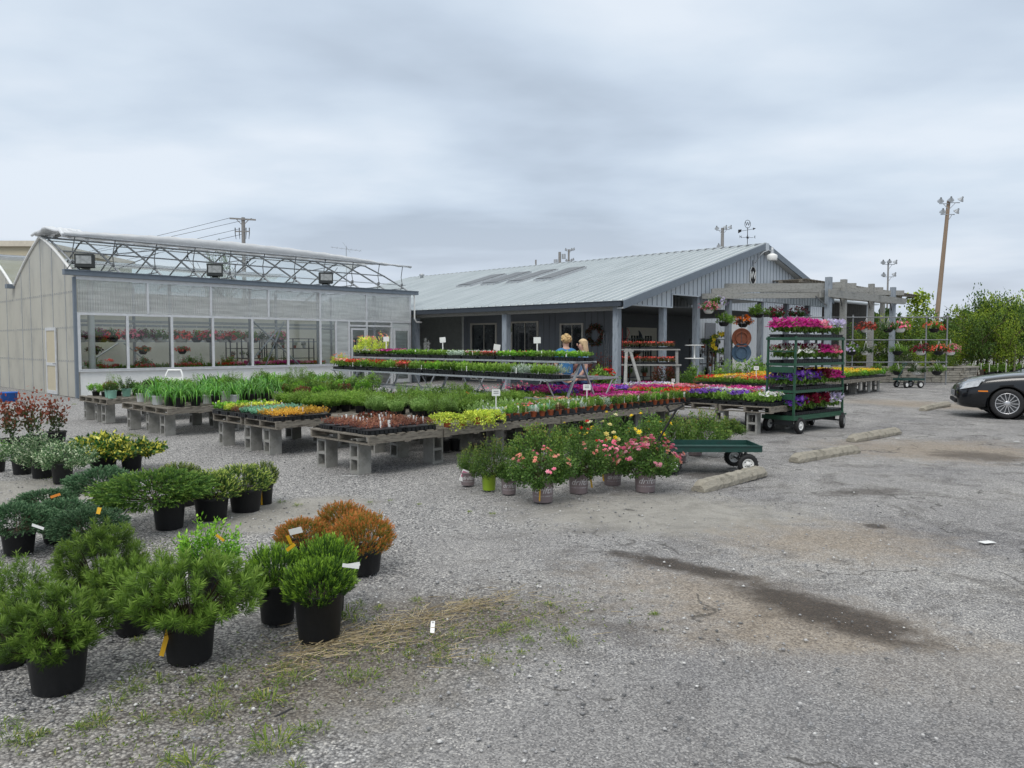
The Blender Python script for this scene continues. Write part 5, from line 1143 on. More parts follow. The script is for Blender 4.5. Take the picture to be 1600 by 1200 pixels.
TK = {  # kind: (leaf material, H, n, leaf length, width, [(flower material, n, radius)])
 'sedum': (L_sed, .10, 500, .035, .016, []), 'orange': (L_org, .11, 520, .035, .018, []), 'teal': (L_teal, .10, 450, .045, .03, []), 'golden': (L_lime, .11, 450, .045, .028, []),
 'green': (L_mid, .12, 480, .05, .03, []), 'bright': (L_bright, .12, 460, .055, .035, []), 'herb': (L_lav, .16, 520, .05, .014, []), 'silver': (L_grey, .12, 400, .055, .02, []), 'dark': (L_yew, .11, 420, .055, .035, []), 'redleaf': (L_red, .11, 420, .055, .03, []),
 'magenta': (L_mid, .12, 300, .05, .03, [(F_mag, 85, .042)]), 'pink': (L_mid, .11, 300, .05, .03, [(F_pink, 80, .036)]), 'coral': (L_mid, .11, 300, .05, .03, [(F_coral, 75, .03)]), 'red': (L_mid, .11, 300, .05, .03, [(F_red, 75, .028)]),
 'purple': (L_mid, .12, 300, .05, .03, [(F_purp, 80, .038)]), 'white': (L_mid, .12, 300, .05, .03, [(F_white, 70, .03)]), 'wine': (L_dark if 0 else L_mid, .13, 300, .05, .03, [(F_wine, 85, .042)]), 'lilac': (L_mid, .12, 300, .05, .03, [(F_lilac, 80, .042)]),
 'yellow': (L_mid, .13, 380, .05, .022, [(F_yel, 70, .03)]), 'orangeflower': (L_mid, .13, 380, .05, .022, [(F_org, 60, .028)]), 'salmon': (L_mid, .12, 330, .05, .03, [(F_sal, 60, .03)]), 'mixed': (L_mid, .11, 380, .05, .03, [(F_white, 16, .022), (F_pink, 18, .022), (F_coral, 14, .022)]),
 'impatiens': (L_red, .10, 420, .045, .03, [(F_coral, 40, .026), (F_red, 12, .022)]), 'whitecap': (L_grey, .07, 260, .03, .02, [(F_white, 10, .025)]), 'redwhite': (L_mid, .12, 300, .05, .03, [(F_white, 34, .036), (F_wine, 40, .04)]),
}
KD = {'sedum': 'dark red sedum', 'orange': 'orange gold sedum', 'teal': 'blue-green stonecrop', 'golden': 'yellow-green plants', 'green': 'mid green seedlings', 'bright': 'bright green seedlings', 'herb': 'fine-leaved herbs', 'silver': 'silvery plants', 'dark': 'dark green plants', 'redleaf': 'red-leaved plants', 'magenta': 'magenta petunias', 'pink': 'pink flowers', 'coral': 'coral flowers', 'red': 'red flowers', 'purple': 'purple flowers', 'white': 'white flowers', 'wine': 'dark wine petunias', 'lilac': 'pale lilac petunias', 'yellow': 'yellow marigolds', 'orangeflower': 'orange flowers', 'salmon': 'salmon flowers', 'mixed': 'mixed pastel flowers', 'impatiens': 'red impatiens', 'whitecap': 'tiny grey succulents', 'redwhite': 'red-white flowers'}
def tray(kind, x, y, z, rz, label, group, tags=1, v=None, scale=1.0, hoops=0, tall=1.0):
    lm, H, n, L, w, fl = TK[kind]; v = random.randint(0, 1) if v is None else v
    o = empty('plant_tray', (x, y, z), rz, label, 'plant tray', group); o.scale = (scale,) * 3
    link('tray', tray_mesh(), o); lz = .05
    link('foliage', M_(('bed', kind, v), lambda: f_bed(hash_(kind) + v, lm, H, n, L, w)), o, (0, 0, lz), sc=(1, 1, tall))
    for k, (fm, fn, fr_) in enumerate(fl): link('blossoms', M_(('bb', kind, k, v), lambda: f_bedbloom(hash_(kind) + v * 3 + k * 11, fm, H * 1.05, fn, fr_)), o, (0, 0, lz), sc=(1.08, 1.08, tall))
    if tall > 2 and fl: link('blossoms', MESH[('bb', kind, 0, v)], o, (0, 0, lz), math.pi, (1.16, 1.3, tall * .72))
    for k in range(tags): tagstick(o, random.uniform(-.22, .22), random.choice((-.10, .0, .1)), lz + .03, M_whitep, .022, H * .6 + .03, random.uniform(-.4, .4), random.uniform(-.15, .15))
    for k in range(hoops):
        me = M_(('hoop',), lambda: (lambda mb: (mb.add([p for i in range(9) for p in ((-.05 * math.cos(math.pi * i / 8), -.008, .08 * math.sin(math.pi * i / 8)), (-.05 * math.cos(math.pi * i / 8), .008, .08 * math.sin(math.pi * i / 8)))], [(2 * i, 2 * i + 1, 2 * i + 3, 2 * i + 2) for i in range(8)], 0, True), mb.mesh('handle', M_whitep))[1])(MB()))
        link('handle', me, o, (-.18 + .12 * k, random.uniform(-.06, .08), lz + H * tall - .04), random.uniform(-.3, .3))
    return o
STUFFT = []
def join_quads(name, items):
    V = []; F = []; T = []; MI = []; mats = []; n0 = 0
    for me, M in items:
        nv = len(me.vertices); co = np.empty(nv * 3, np.float32); me.vertices.foreach_get('co', co); co = np.c_[co.reshape(-1, 3), np.ones(nv)] @ np.array(M).T; nf = len(me.polygons); li = np.empty(len(me.loops), np.int32); me.loops.foreach_get('vertex_index', li)
        if len(li) != nf * 4: continue
        V.append(co[:, :3]); F.append(li.reshape(-1, 4) + n0); n0 += nv; t = np.full(nf, .5, np.float32)
        if 'tint' in me.attributes: me.attributes['tint'].data.foreach_get('value', t)
        T.append(t); m = me.materials[0]
        if m not in mats: mats.append(m)
        MI.append(np.full(nf, mats.index(m), np.int32))
    V = np.concatenate(V).astype(np.float32); F = np.concatenate(F).astype(np.int32); me = bpy.data.meshes.new(name); me.vertices.add(len(V)); me.vertices.foreach_set('co', V.ravel()); me.loops.add(len(F) * 4); me.loops.foreach_set('vertex_index', F.ravel()); me.polygons.add(len(F)); me.polygons.foreach_set('loop_start', np.arange(0, len(F) * 4, 4, dtype=np.int32))
    for m in mats: me.materials.append(m)
    me.polygons.foreach_set('material_index', np.concatenate(MI)); a = me.attributes.new('tint', 'FLOAT', 'FACE'); a.data.foreach_set('value', np.concatenate(T)); me.update(calc_edges=True); return link(name, me)
def tray_items(kind, x, y, z, rz, tall, v=0):
    lm, H, n, L, w, fl = TK[kind]; B = Matrix.Translation((x, y, z)) @ Matrix.Rotation(rz, 4, 'Z'); S = B @ Matrix.Translation((0, 0, .05)) @ Matrix.Diagonal((1.05, 1.05, tall, 1))
    STUFFT.append((tray_mesh(), B)); STUFFT.append((M_(('bed', kind, v), lambda: f_bed(hash_(kind) + v, lm, H, n, L, w)), S))
    for k, (fm, fn, fr_) in enumerate(fl): STUFFT.append((M_(('bb', kind, k, v), lambda: f_bedbloom(hash_(kind) + v * 3 + k * 11, fm, H * 1.05, fn, fr_)), S))
def side(e, names=('front', 'second', 'third', 'fourth', 'fifth', 'sixth', 'seventh')): return names[min(e, 6)]
def fill_trays(place, frm, s0, s1, e0, e1, pick, z=ZT, group=None, long_s=True, ps=None, pe=None, tags=1, start=0, tall=1.0, stuff_from=None):
    ps = ps or (.56 if long_s else .295); pe = pe or (.295 if long_s else .56); ns = max(1, round((s1 - s0) / ps)); ne = max(1, round((e1 - e0) / pe))
    for j in range(ne):
        for i in range(ns):
            s = s0 + ps * (i + .5); e = e0 + pe * (j + .5); k = pick(s, e, i, j)
            if not k: continue
            p = fr(frm, s + random.uniform(-.01, .01), e + random.uniform(-.01, .01))
            if stuff_from is not None and s > stuff_from: tray_items(k, p[0], p[1], z, TH + random.uniform(-.02, .02), tall, (i + j) % 2); continue
            tray(k, p[0], p[1], z, TH + (0 if long_s else math.pi / 2) + random.uniform(-.02, .02), 'tray of %s on %s, %s line, %s from near end' % (KD[k], place, side(j), ORD[i + start]), group or 'bedding plant trays', tags, tall=tall)
def fill_pots(place, frm, s0, s1, e0, e1, pitch, pick, z=ZT, jit=.06):
    """pick -> (what, foliage kind, pot radius, pot height, foliage radius, foliage height, pot material, blossoms)"""
    ns = max(1, round((s1 - s0) / pitch)); ne = max(1, round((e1 - e0) / pitch))
    for j in range(ne):
        for i in range(ns):
            s = s0 + pitch * (i + .5); e = e0 + pitch * (j + .5); q = pick(s, e, i, j)
            if not q or (i * 7 + j * 5 + ns) % 11 == 0: continue
            what, kind, pr, ph, frr, fh, pm, bl = q; p = fr(frm, s + random.uniform(-jit, jit), e + random.uniform(-jit, jit)); f = random.uniform(.85, 1.12); fh = fh * random.choice((.62, .85, 1, 1, 1.18))
            o = potted('potted_plant', '%s on %s, %s line, %s pot from near end' % (what, place, side(j), ORD[i]), 'potted plant', p[0], p[1], pr, ph, (kind, (i + j) % 2), frr * f, fh * f, 'potted perennials on the pallet tables', pm, bl=bl, z0=z)
            if (i + j) % 2 == 0: tagstick(o, pr * .6 * math.cos(i), pr * .6 * math.sin(i), ph * .9, M_whitep, .025, .09)
M_mint = mat('mint_pot', (.30, .58, .46), .5, var=.05); M_wpot = mat('white_pot', (.68, .70, .70), .5, var=.05)
# nearest row: dark sedum trays, trailing lime plants, terracotta pots along the edge
fill_trays('nearest table', OT, -.12, 1.0, -.42, .9, lambda s, e, i, j: 'sedum' if j < 3 else ('redleaf' if i else 'sedum'), long_s=True, pe=.30, tags=3)
def f_trail(seed, m, asp=1.0):
    g = NP(seed); r = g.r; n = 900; a = r.uniform(0, 6.28, n); k = r.randint(0, 16, n); aa = k * .39 + r.normal(0, .12, n); t = r.uniform(0, 1, n)
    out = .25 + .95 * np.minimum(1, t * 1.6); z = .35 - 1.5 * np.maximum(0, t - .35) * (.4 + .6 * np.sin(k * 2.3) ** 2); P = np.stack([np.cos(aa) * out, np.sin(aa) * out, z], 1) + rdir(n, r) * .1
    g.leaf(P, rdir(n, r), .17, .11, .5 + r.uniform(-.4, .4, n)); return g.mesh('foliage', m)
for i, s in enumerate((1.22, 1.50, 1.78, 2.0)):
    p = fr(OT, s, -.34); potted('potted_plant', ['trailing lime green plant nearest the sedum trays', 'sparse trailing lime plant with two vines over the edge', 'full trailing lime plant hanging over the pallet edge', 'trailing lime plant next to the first terracotta pot'][i], 'potted plant', p[0], p[1], .055, .10, M_(('trail', i % 2), lambda: f_trail(60 + i, L_lime)), .20 if i != 1 else .13, .13, 'trailing lime plants on the nearest table', M_terra, z0=ZT)
NR = 'nearest table'
tk = ['silver', 'teal_', 'silver', 'redleaf', 'silver', 'bright', 'silver', 'fine', 'mid', 'bright', 'mid', 'gold', 'mid', 'bright', 'fine', 'mid']
def terra_row():
    n = 0
    for i in range(27):
        s = 2.2 + i * .195; p = fr(OT, s, -.34); k = tk[(i * 5) % 16] if i < 14 else ['mid', 'bright', 'dark', 'mid'][i % 4]; k = 'silver' if k == 'teal_' else k
        o = potted('terracotta_pot_plant', 'terracotta pot of %s on nearest table edge, %s from near end' % ({'silver': 'silvery succulents', 'redleaf': 'reddish leaves', 'bright': 'bright green leaves', 'fine': 'fine green leaves', 'mid': 'green leaves', 'gold': 'yellow-green leaves', 'dark': 'dark green leaves'}[k], ORD[i]), 'potted plant', p[0], p[1], .052, .095, (k, i % 2), .10 + (.03 if i > 10 else 0), .09 + (.07 if i > 10 else .01), 'terracotta pots along the nearest table', M_terra, z0=ZT + .012)
        tagstick(o, .02, .02, .09, [M_whitep, mat('seed_tag', (.62, .55, .30), .5)][i % 2], .035, .11)
    for i in range(8):
        s = 2.45 + i * .66; p = fr(OT, s, -.34); mb = MB(); mb.box((0, 0, .012), (.62, .17, .02)); 
        for k in range(4): mb.prism([(-.31 + k * .205 - .03, -.085, .02), (-.31 + k * .205 + .03, -.085, .02), (-.31 + k * .205, -.085, .085)], (0, .17, 0))
        o = mb.build('carry_tray', M_pot, None, (p[0], p[1], ZT), TH); tag(o, 'black carry tray holding terracotta pots on nearest table, %s from near end' % ORD[i], 'carry tray', 'carry trays along the nearest table')
terra_row()
fill_trays(NR, OT, 2.1, 7.2, -.2, .9, lambda s, e, i, j: (['silver', 'whitecap', 'teal', 'herb', 'green', 'bright', 'green', 'mixed', 'magenta'][min(8, i)] if j == 0 else ['herb', 'green', 'mixed', 'herb', 'silver', 'green', 'magenta', 'pink', 'magenta'][min(8, i)] if j == 1 else ['herb', 'herb', 'herb', 'green', 'salmon', 'green', 'magenta', 'magenta', 'magenta'][min(8, i)]), tags=1, start=2)
lavp = lambda i, j: [('green lavender', 'lav', .075, .13, .22, .50, M_pot, ()), ('upright herb', 'aster', .075, .13, .22, .40, M_pot, ()), ('grey-green lavender', 'lav', .075, .13, .24, .40, M_pot, ()), ('leafy herb', 'fine', .075, .13, .20, .34, M_pot, ())][(i * 3 + j * 2 + (i * j) % 3) % 4]
fill_pots('nearest table', OT, 1.25, 2.6, .35, 1.9, .30, lambda s, e, i, j: None if (e < .9 and s < 1.5) else lavp(i, j))
fill_pots('inner extension', OT, 2.65, 4.7, .95, 1.9, .31, lambda s, e, i, j: ('feathery green perennial', 'aster', .075, .13, .2, .36, M_pot, (blooms(F_pink, 5, n=16, size=.09, cluster=2, lo=.4),) if (i * 3 + j) % 3 == 0 and s > 3.2 else (blooms(F_org, 5, n=3, size=.13, lo=.6),) if i == 0 and j == 0 else ()))
# second row
fill_trays('second table', OT, -.02, .86, 2.0, 4.05, lambda s, e, i, j: ['orange', 'orange', 'teal', 'teal', 'sedum', 'golden', 'bright'][min(6, j)], long_s=True, ps=.44, tags=1)
fill_pots('second table', OT, .95, 2.6, 2.3, 4.1, .29, lambda s, e, i, j: ('upright green aster', 'aster', .075, .12, .22, .34, M_pot, ()) if e > 2.6 or s > 1.6 else None)
fill_trays('second table', OT, 2.7, 4.7, 2.0, 4.1, lambda s, e, i, j: None if (i * 2 + j) % 7 == 0 else ['whitecap', 'dark', 'green', 'redleaf', 'bright'][(i * 2 + j) % 5], tags=1, start=3)
fill_pots('far second table', OT, 3.0, 4.7, 2.2, 4.0, .42, lambda s, e, i, j: [('white-flowered dark perennial', 'dark', .08, .12, .2, .2, M_pot, (blooms(F_white, 5, n=10, size=.1, lo=.4),)), ('green perennial', 'fine', .08, .12, .22, .26, M_pot, ()), ('leafy perennial', 'mid', .08, .12, .2, .22, M_pot, ())][(i + j * 2) % 3], z=ZT + .002)
# third row: daylilies
def third(s, e, i, j):
    if s < 2.4:
        if j % 2 == 1 and i % 2 == 1: return None
        return ('arching daylily', 'day', .095, .17, .30, .36, M_wpot if (i == 0 and j >= 2) or (i + j) % 4 == 3 else M_pot, ())
    return [('bushy green perennial', 'mid', .08, .13, .24, .28, M_pot, ()), ('dark leafy perennial', 'dark', .08, .13, .22, .24, M_pot, ()), ('red-tinged perennial', 'redleaf', .08, .13, .2, .22, M_pot, ()), ('fine green perennial', 'fine', .08, .13, .24, .34, M_pot, ()), ('bright green perennial', 'bright', .08, .13, .22, .26, M_pot, ()), ('green herb', 'aster', .08, .13, .22, .32, M_pot, ())][(i * 2 + j * 3) % 6]
fill_pots('third table', OT, -.12, 4.6, 5.55, 7.7, .36, third)
# row along the greenhouse
def fourth(s, e, i, j):
    if s < .25: return ('dark bush in mint pot', 'redleaf' if j % 2 else 'dark', .095, .17, .17, .22, M_mint, ()) if e < 9.45 else ('low boxwood clump', 'bright', .08, .10, .19, .17, M_pot, ())
    if s < 1.1 and e < 9.5: return ('dark bush in mint pot', 'dark', .095, .17, .17, .22, M_mint, ())
    return [('green perennial', 'mid', .08, .13, .22, .28, M_pot, ()), ('daylily clump', 'day', .08, .13, .32, .3, M_pot, ()), ('leafy perennial', 'bright', .08, .13, .22, .26, M_pot, ()), ('fine perennial', 'fine', .08, .13, .2, .4, M_pot, ())][(i + j * 3) % 4]
fill_pots('greenhouse-side table', OT, -.1, 5.6, 8.75, 10.35, .37, fourth)
p = fr(OT, .05, 9.1); o = potted('canna_plant', 'tall red-flowered plant above the mint green pots', 'potted plant', p[0], p[1], .06, .13, ('fine', 0), .1, .5, None, M_pot, z0=ZT); link('flower_spike', blooms(F_coral, 8, n=24, size=.3, cluster=4, lo=.2)(1.0), o, (0, 0, .72), sc=.09)
# petunia table and its neighbours
def petu(s, e, i, j):
    row = ['purple', 'white', 'purple', 'coral', 'white', 'purple', 'salmon', 'coral', 'red', 'red', 'salmon', 'magenta', 'magenta', 'pink', 'magenta']
    if i == 0: return ['white', 'green', 'purple', 'green', 'purple', 'purple', 'coral', 'red', 'bright', 'red', 'coral', 'pink', 'magenta'][j % 13]
    if i == 1: return ['magenta', 'white', 'coral', 'white', 'white', 'lilac', 'coral', 'red', 'red', 'magenta', 'magenta'][j % 11]
    return ['pink', 'coral', 'pink', 'white', 'lilac', 'magenta', 'magenta', 'pink', 'magenta', 'green', 'pink'][(i + j) % 11]
fill_trays('petunia table', OT, 7.5, 9.75, -2.0, 2.25, petu, tags=0, tall=1.35)
fill_trays('petunia extension', OT, 5.2, 7.3, .95, 2.3, lambda s, e, i, j: 'magenta' if (i + j) % 3 else 'purple', tags=0, z=ZT, tall=1.6); table_row('petunia extension', OT, 5.0, 2, [.93], 1.3)
# long bedding table
def longb(s, e, i, j):
    if s < 16.2: return ['coral', 'red', 'orangeflower', 'salmon', 'yellow', 'red', 'orangeflower'][(j + (i > 2)) % 7] if j < 5 else 'red'
    if s < 19: return ['yellow', 'bright', 'orangeflower', 'golden'][(i + j) % 4]
    return ['yellow', 'yellow', 'bright', 'orangeflower', 'yellow', 'green'][(i * 2 + j) % 6]
fill_trays('long table', OT, 13.5, 23.0, 1.05, 3.1, longb, tags=0, tall=1.5, stuff_from=15.3)
t_ = join_quads('bedding_trays', STUFFT); tag(t_, 'mass of marigold and orange flower trays on the far part of the long table', 'plant trays', kind='stuff')
# tall signs on sticks
def sign(s, e, z, h, label, w=.13, hh=.10, frm=OT):
    p = fr(frm, s, e); o = empty('price_sign', (p[0], p[1], z), random.uniform(-.3, .3), label, 'sign', 'small white price signs'); mb = MB(); mb.box((0, 0, h / 2), (.016, .006, h)); mb.build('stake', M_whitep, o); mb = MB(); mb.box((0, -.004, h + hh / 2 - .01), (w, .004, hh)); mb.build('card', M_whitep, o)
    for k in range(2): mb = MB(); mb.box((0, -.008, h + hh * .62 - k * .03), (w * .6, .002, .008)); mb.build('print', M_darksteel, o)
sign(2.5, .0, ZT, .36, 'white price sign above the silver succulents on the nearest table'); sign(4.9, .15, ZT, .34, 'white price sign in front of the petunias near the middle'); sign(8.4, .6, ZT, .34, 'white round-topped marker above the red petunias', .07, .07); sign(9.2, -1.4, ZT, .38, 'white marker stake left of the green plant cart', .06, .06); sign(13.8, 1.4, ZT, .45, 'white card on a stake behind the cart in the bedding table')
p = gp(224, 592, .55); o = empty('watering_can', (-9.9 + 1.1, 20.0, .0), .3, 'white plastic folding chair frame behind the daylilies', 'chair'); o.name = 'white_chair'
mb = MB(); mb.tube([(-.2, 0, 0), (-.2, 0, .85), (-.15, .05, .98), (.15, .05, .98), (.2, 0, .85), (.2, 0, 0)], .028, 8); mb.build('frame', M_whitep, o); mb = MB(); mb.box((0, -.22, .42), (.46, .46, .03)); mb.build('seat', M_whitep, o); mb = MB(); mb.box((0, .0, .70), (.38, .02, .2)); mb.build('backrest', M_whitep, o); mb = MB(); mb.tube([(-.2, -.42, 0), (-.2, -.42, .41)], .02); mb.build('leg', M_whitep, o); mb = MB(); mb.tube([(.2, -.42, 0), (.2, -.42, .41)], .02); mb.build('leg', M_whitep, o)

# ------------------------------------------------------------------ two-tier A-frame bench with its trays
RK = (1.36, 14.15); RA = math.atan2(5.85, -5.22); RL = 7.9
def rk(x, y): return (RK[0] + math.cos(RA) * x - math.sin(RA) * y, RK[1] + math.sin(RA) * x + math.cos(RA) * y)
def a_rack():
    g = empty('display_rack', (RK[0], RK[1], 0), RA, 'long two-tier A-frame rack of galvanised steel full of seedling trays', 'display rack')
    for k, (y0, y1, z, nm) in enumerate(((-.30, .30, 1.34, 'shelf'), (.34, .92, 1.03, 'shelf'), (-.92, -.34, 1.03, 'shelf'), (.6, 1.25, .72, 'shelf'))):
        mb = MB(); mb.box2((0, y0, z - .035), (RL, y0 + .03, z)); mb.box2((0, y1 - .03, z - .035), (RL, y1, z))
        n = 16
        for i in range(n + 1): mb.box2((RL * i / n - .012 if i else 0, y0 + .03, z - .02), (RL * i / n + .012, y1 - .03, z - .004))
        mb.build(nm, M_steel, g)
    for i in range(5):
        x = .12 + (RL - .24) * i / 4; mb = MB()
        for sg in (-1, 1): mb.bar((x, sg * .03, 1.30), (x, sg * .72, 0), .045, .03); mb.bar((x, sg * .22, 1.0), (x, sg * .95, 1.0), .03, .035); mb.bar((x, sg * .9, 1.0), (x, sg * .55, .45), .02, .02)
        mb.bar((x, -.3, 1.31), (x, .3, 1.31), .03, .04); mb.build('leg_frame', M_steel, g)
    return g
a_rack()
TOPK = ['bright', 'green', 'bright', 'bright', 'impatiens', 'mixed', 'silver', 'green', 'green', 'bright', 'bright', 'magenta', 'mixed', 'white', 'orangeflower']
LOWK = ['green', 'silver', 'green', 'green', 'green', 'dark', 'bright', 'green', 'impatiens', 'green', 'red', 'dark', 'red', 'salmon', 'red']
for i in range(14):
    for j in range(2):
        x = .29 + i * .56; q = rk(x, .14 - j * .28); tray(TOPK[i + (1 if j and i < 10 else 0)], q[0], q[1], 1.342, RA + random.uniform(-.02, .02), 'tray of %s on top tier of steel rack, %s from right end, %s' % (KD[TOPK[i + (1 if j and i < 10 else 0)]], ORD[i], ('front', 'back')[j]), 'trays on the steel rack', 2, tall=.95)
        q = rk(x, .77 - j * .28); k = LOWK[(i + j) % 15]; tray(k, q[0], q[1], 1.032, RA + random.uniform(-.02, .02), 'tray of %s on lower tier of steel rack, %s from right end, %s' % (KD[k], ORD[i], ('front', 'back')[j]), 'trays on the steel rack', 2, tall=1.45)
    pass
for i, (x, h) in enumerate(((7.45, .42), (7.1, .45), (7.75, .38), (7.6, .3))):
    q = rk(x, .1 - .15 * (i % 2)); z = 1.34 if i < 3 else 1.03; q = q if i < 3 else rk(7.75, .7)
    potted('tall_seedling', ['tall yellow-green plant with pink blooms at left end of rack', 'yellow-green plant behind the price sign at left end of rack', 'tall plant at the very end of the steel rack', 'pale plant drooping below the left end of the rack'][i], 'potted plant', q[0], q[1], .09, .14, ('gold', i % 2), .27, h, 'tall plants at the left end of the rack', M_pot, bl=(blooms(F_sal, 3, n=14, size=.13, lo=.3),), z0=z)
def rsign(x, y, z, h, label): 
    q = rk(x, y); o = empty('price_sign', (q[0], q[1], z), random.uniform(-.3, .3), label, 'sign', 'small white price signs'); mb = MB(); mb.box((0, 0, h / 2), (.022, .006, h)); mb.build('stake', M_whitep, o); mb = MB(); mb.box((0, -.005, h + .05), (.14, .004, .12), rot=Matrix.Rotation(random.uniform(-.4, .4), 3, 'Y')); mb.build('card', M_whitep, o)
rsign(6.6, .1, 1.4, .33, 'white price sign at the left end of the steel rack'); rsign(4.4, 0, 1.4, .30, 'white price sign left of centre on the steel rack'); rsign(2.4, .1, 1.4, .14, 'low tilted white sign in the middle of the steel rack'); rsign(1.3, 0, 1.4, .28, 'white price sign near the women on the steel rack')

# ------------------------------------------------------------------ green plant cart
def wheel(parent, x, y, r, w, rz=0, rim=M_white, name='wheel'):
    mb = MB(); mb.lathe([(r * .55, -w * .35), (r * .8, -w * .5), (r * .95, -w * .42), (r, -w * .2), (r, w * .2), (r * .95, w * .42), (r * .8, w * .5), (r * .55, w * .35)], 24, axis='Y')
    for k in range(20):
        a = 2 * math.pi * k / 20; mb.box((r * math.cos(a), 0, r * math.sin(a)), (.012, w * .7, .006), rot=Matrix.Rotation(-a + .0, 3, 'Y') @ Matrix.Rotation(.3, 3, 'X'))
    o = mb.build(name, M_black, parent, (x, y, r), rz)
    mb = MB(); mb.lathe([(r * .57, -w * .36), (r * .5, -w * .38), (r * .45, -w * .2), (r * .2, -w * .22), (r * .18, -w * .42), (0, -w * .42)], 20, axis='Y'); mb.lathe([(r * .57, w * .36), (r * .5, w * .38), (r * .45, w * .2), (r * .2, w * .22), (r * .18, w * .42), (0, w * .42)], 20, axis='Y')
    for k in range(5):
        a = 2 * math.pi * k / 5
        for sg in (-1, 1): mb.disc((r * .33 * math.cos(a), sg * w * .23, r * .33 * math.sin(a)), r * .05, 8, 1, 'Y')
    mb.build('hub', [rim, M_dark], o); return o
CA = math.atan2(.643, .766); CB = (5.2, 14.1)
def ck(x, y): return (CB[0] + math.cos(CA) * x - math.sin(CA) * y, CB[1] + math.sin(CA) * x + math.cos(CA) * y)
def plant_cart():
    g = empty('plant_cart', (CB[0], CB[1], 0), CA, 'green four-shelf plant cart on rubber wheels loaded with petunias', 'plant cart')
    Lc, Wc = 1.78, .56
    for x, y in ((.0, 0), (Lc, 0), (0, Wc), (Lc, Wc)):
        mb = MB(); lean = .03 if x == 0 else -.02; mb.bar((x - lean, y, .30), (x + lean * .5, y, 1.80), .035, .035, up=(1, 0, 0)); mb.build('upright', M_green, g)
    zs = (.33, .80, 1.30, 1.78)
    for i, z in enumerate(zs):
        mb = MB()
        for y in (0, Wc): mb.box2((-.04, y - .02, z - .05), (Lc + .04, y + .02, z))
        for x in (0, Lc): mb.box2((x - .02, .02, z - .05), (x + .02, Wc - .02, z))
        for k in range(1, 5): mb.box2((Lc * k / 5 - .015, .02, z - .03), (Lc * k / 5 + .015, Wc - .02, z - .005))
        mb.build('shelf', M_green, g)
        if i < 3:
            mb = MB(); zz = z + .22; mb.box2((-.012, .03, zz - .012), (.012, Wc - .03, zz + .012)); mb.box2((Lc - .012, .03, zz - .012), (Lc + .012, Wc - .03, zz + .012)); mb.build('end_rail', M_green, g)
    for z in (.68, 1.18): mb = MB(); mb.box2((-.022, .03, z - .055), (-.004, Wc - .03, z + .055)); mb.build('end_panel', M_green, g)
    mb = MB(); mb.box2((-.1, -.05, .25), (Lc + .1, Wc + .05, .283)); mb.box2((-.1, -.05, .283), (-.07, Wc + .05, .33)); mb.build('bed', M_green, g)
    mb = MB()
    for x in (.12, Lc - .08): mb.bar((x, -.02, .15), (x, Wc + .02, .15), .03, .03); mb.box2((x - .03, .1, .15), (x + .03, Wc - .1, .25))
    mb.bar((.12, Wc / 2, .17), (Lc - .1, Wc / 2, .17), .03, .03); mb.build('axle', M_darksteel, g)
    for x, y in ((.12, -.04), (.12, Wc + .04), (Lc - .05, -.04), (Lc - .05, Wc + .04)): wheel(g, x, y, .145, .09, 0 if x < 1 else .35)
    cols = {.33: ['purple', 'wine', 'wine', 'lilac'], .80: ['purple', 'purple', 'wine', 'magenta'], 1.30: ['redwhite', 'redwhite', 'magenta', 'pink'], 1.78: ['magenta', 'magenta', 'pink', 'lilac']}
    nm = {.33: 'bottom', .80: 'second lowest', 1.30: 'second highest', 1.78: 'top'}
    for z, kk in cols.items():
        for k, kind in enumerate(kk):
            for j in range(1 if 0 else 2):
                q = ck(.24 + k * .44, .13 + j * .29); kd = kind if j == 0 else kk[min(3, k + (1 if k % 2 else 0))]
                tray(kd, q[0], q[1], z + .004, CA + random.uniform(-.03, .03), 'tray of %s on %s shelf of green cart, %s from left, %s' % (KD[kd], nm[z], ORD[k], ('front', 'back')[j]), 'petunia trays on the green cart', 0, scale=.90, tall=2.2, hoops=(3 if z < 1.5 and k in (0, 1, 2) else (2 if k > 2 else 0)))
    return g
plant_cart()
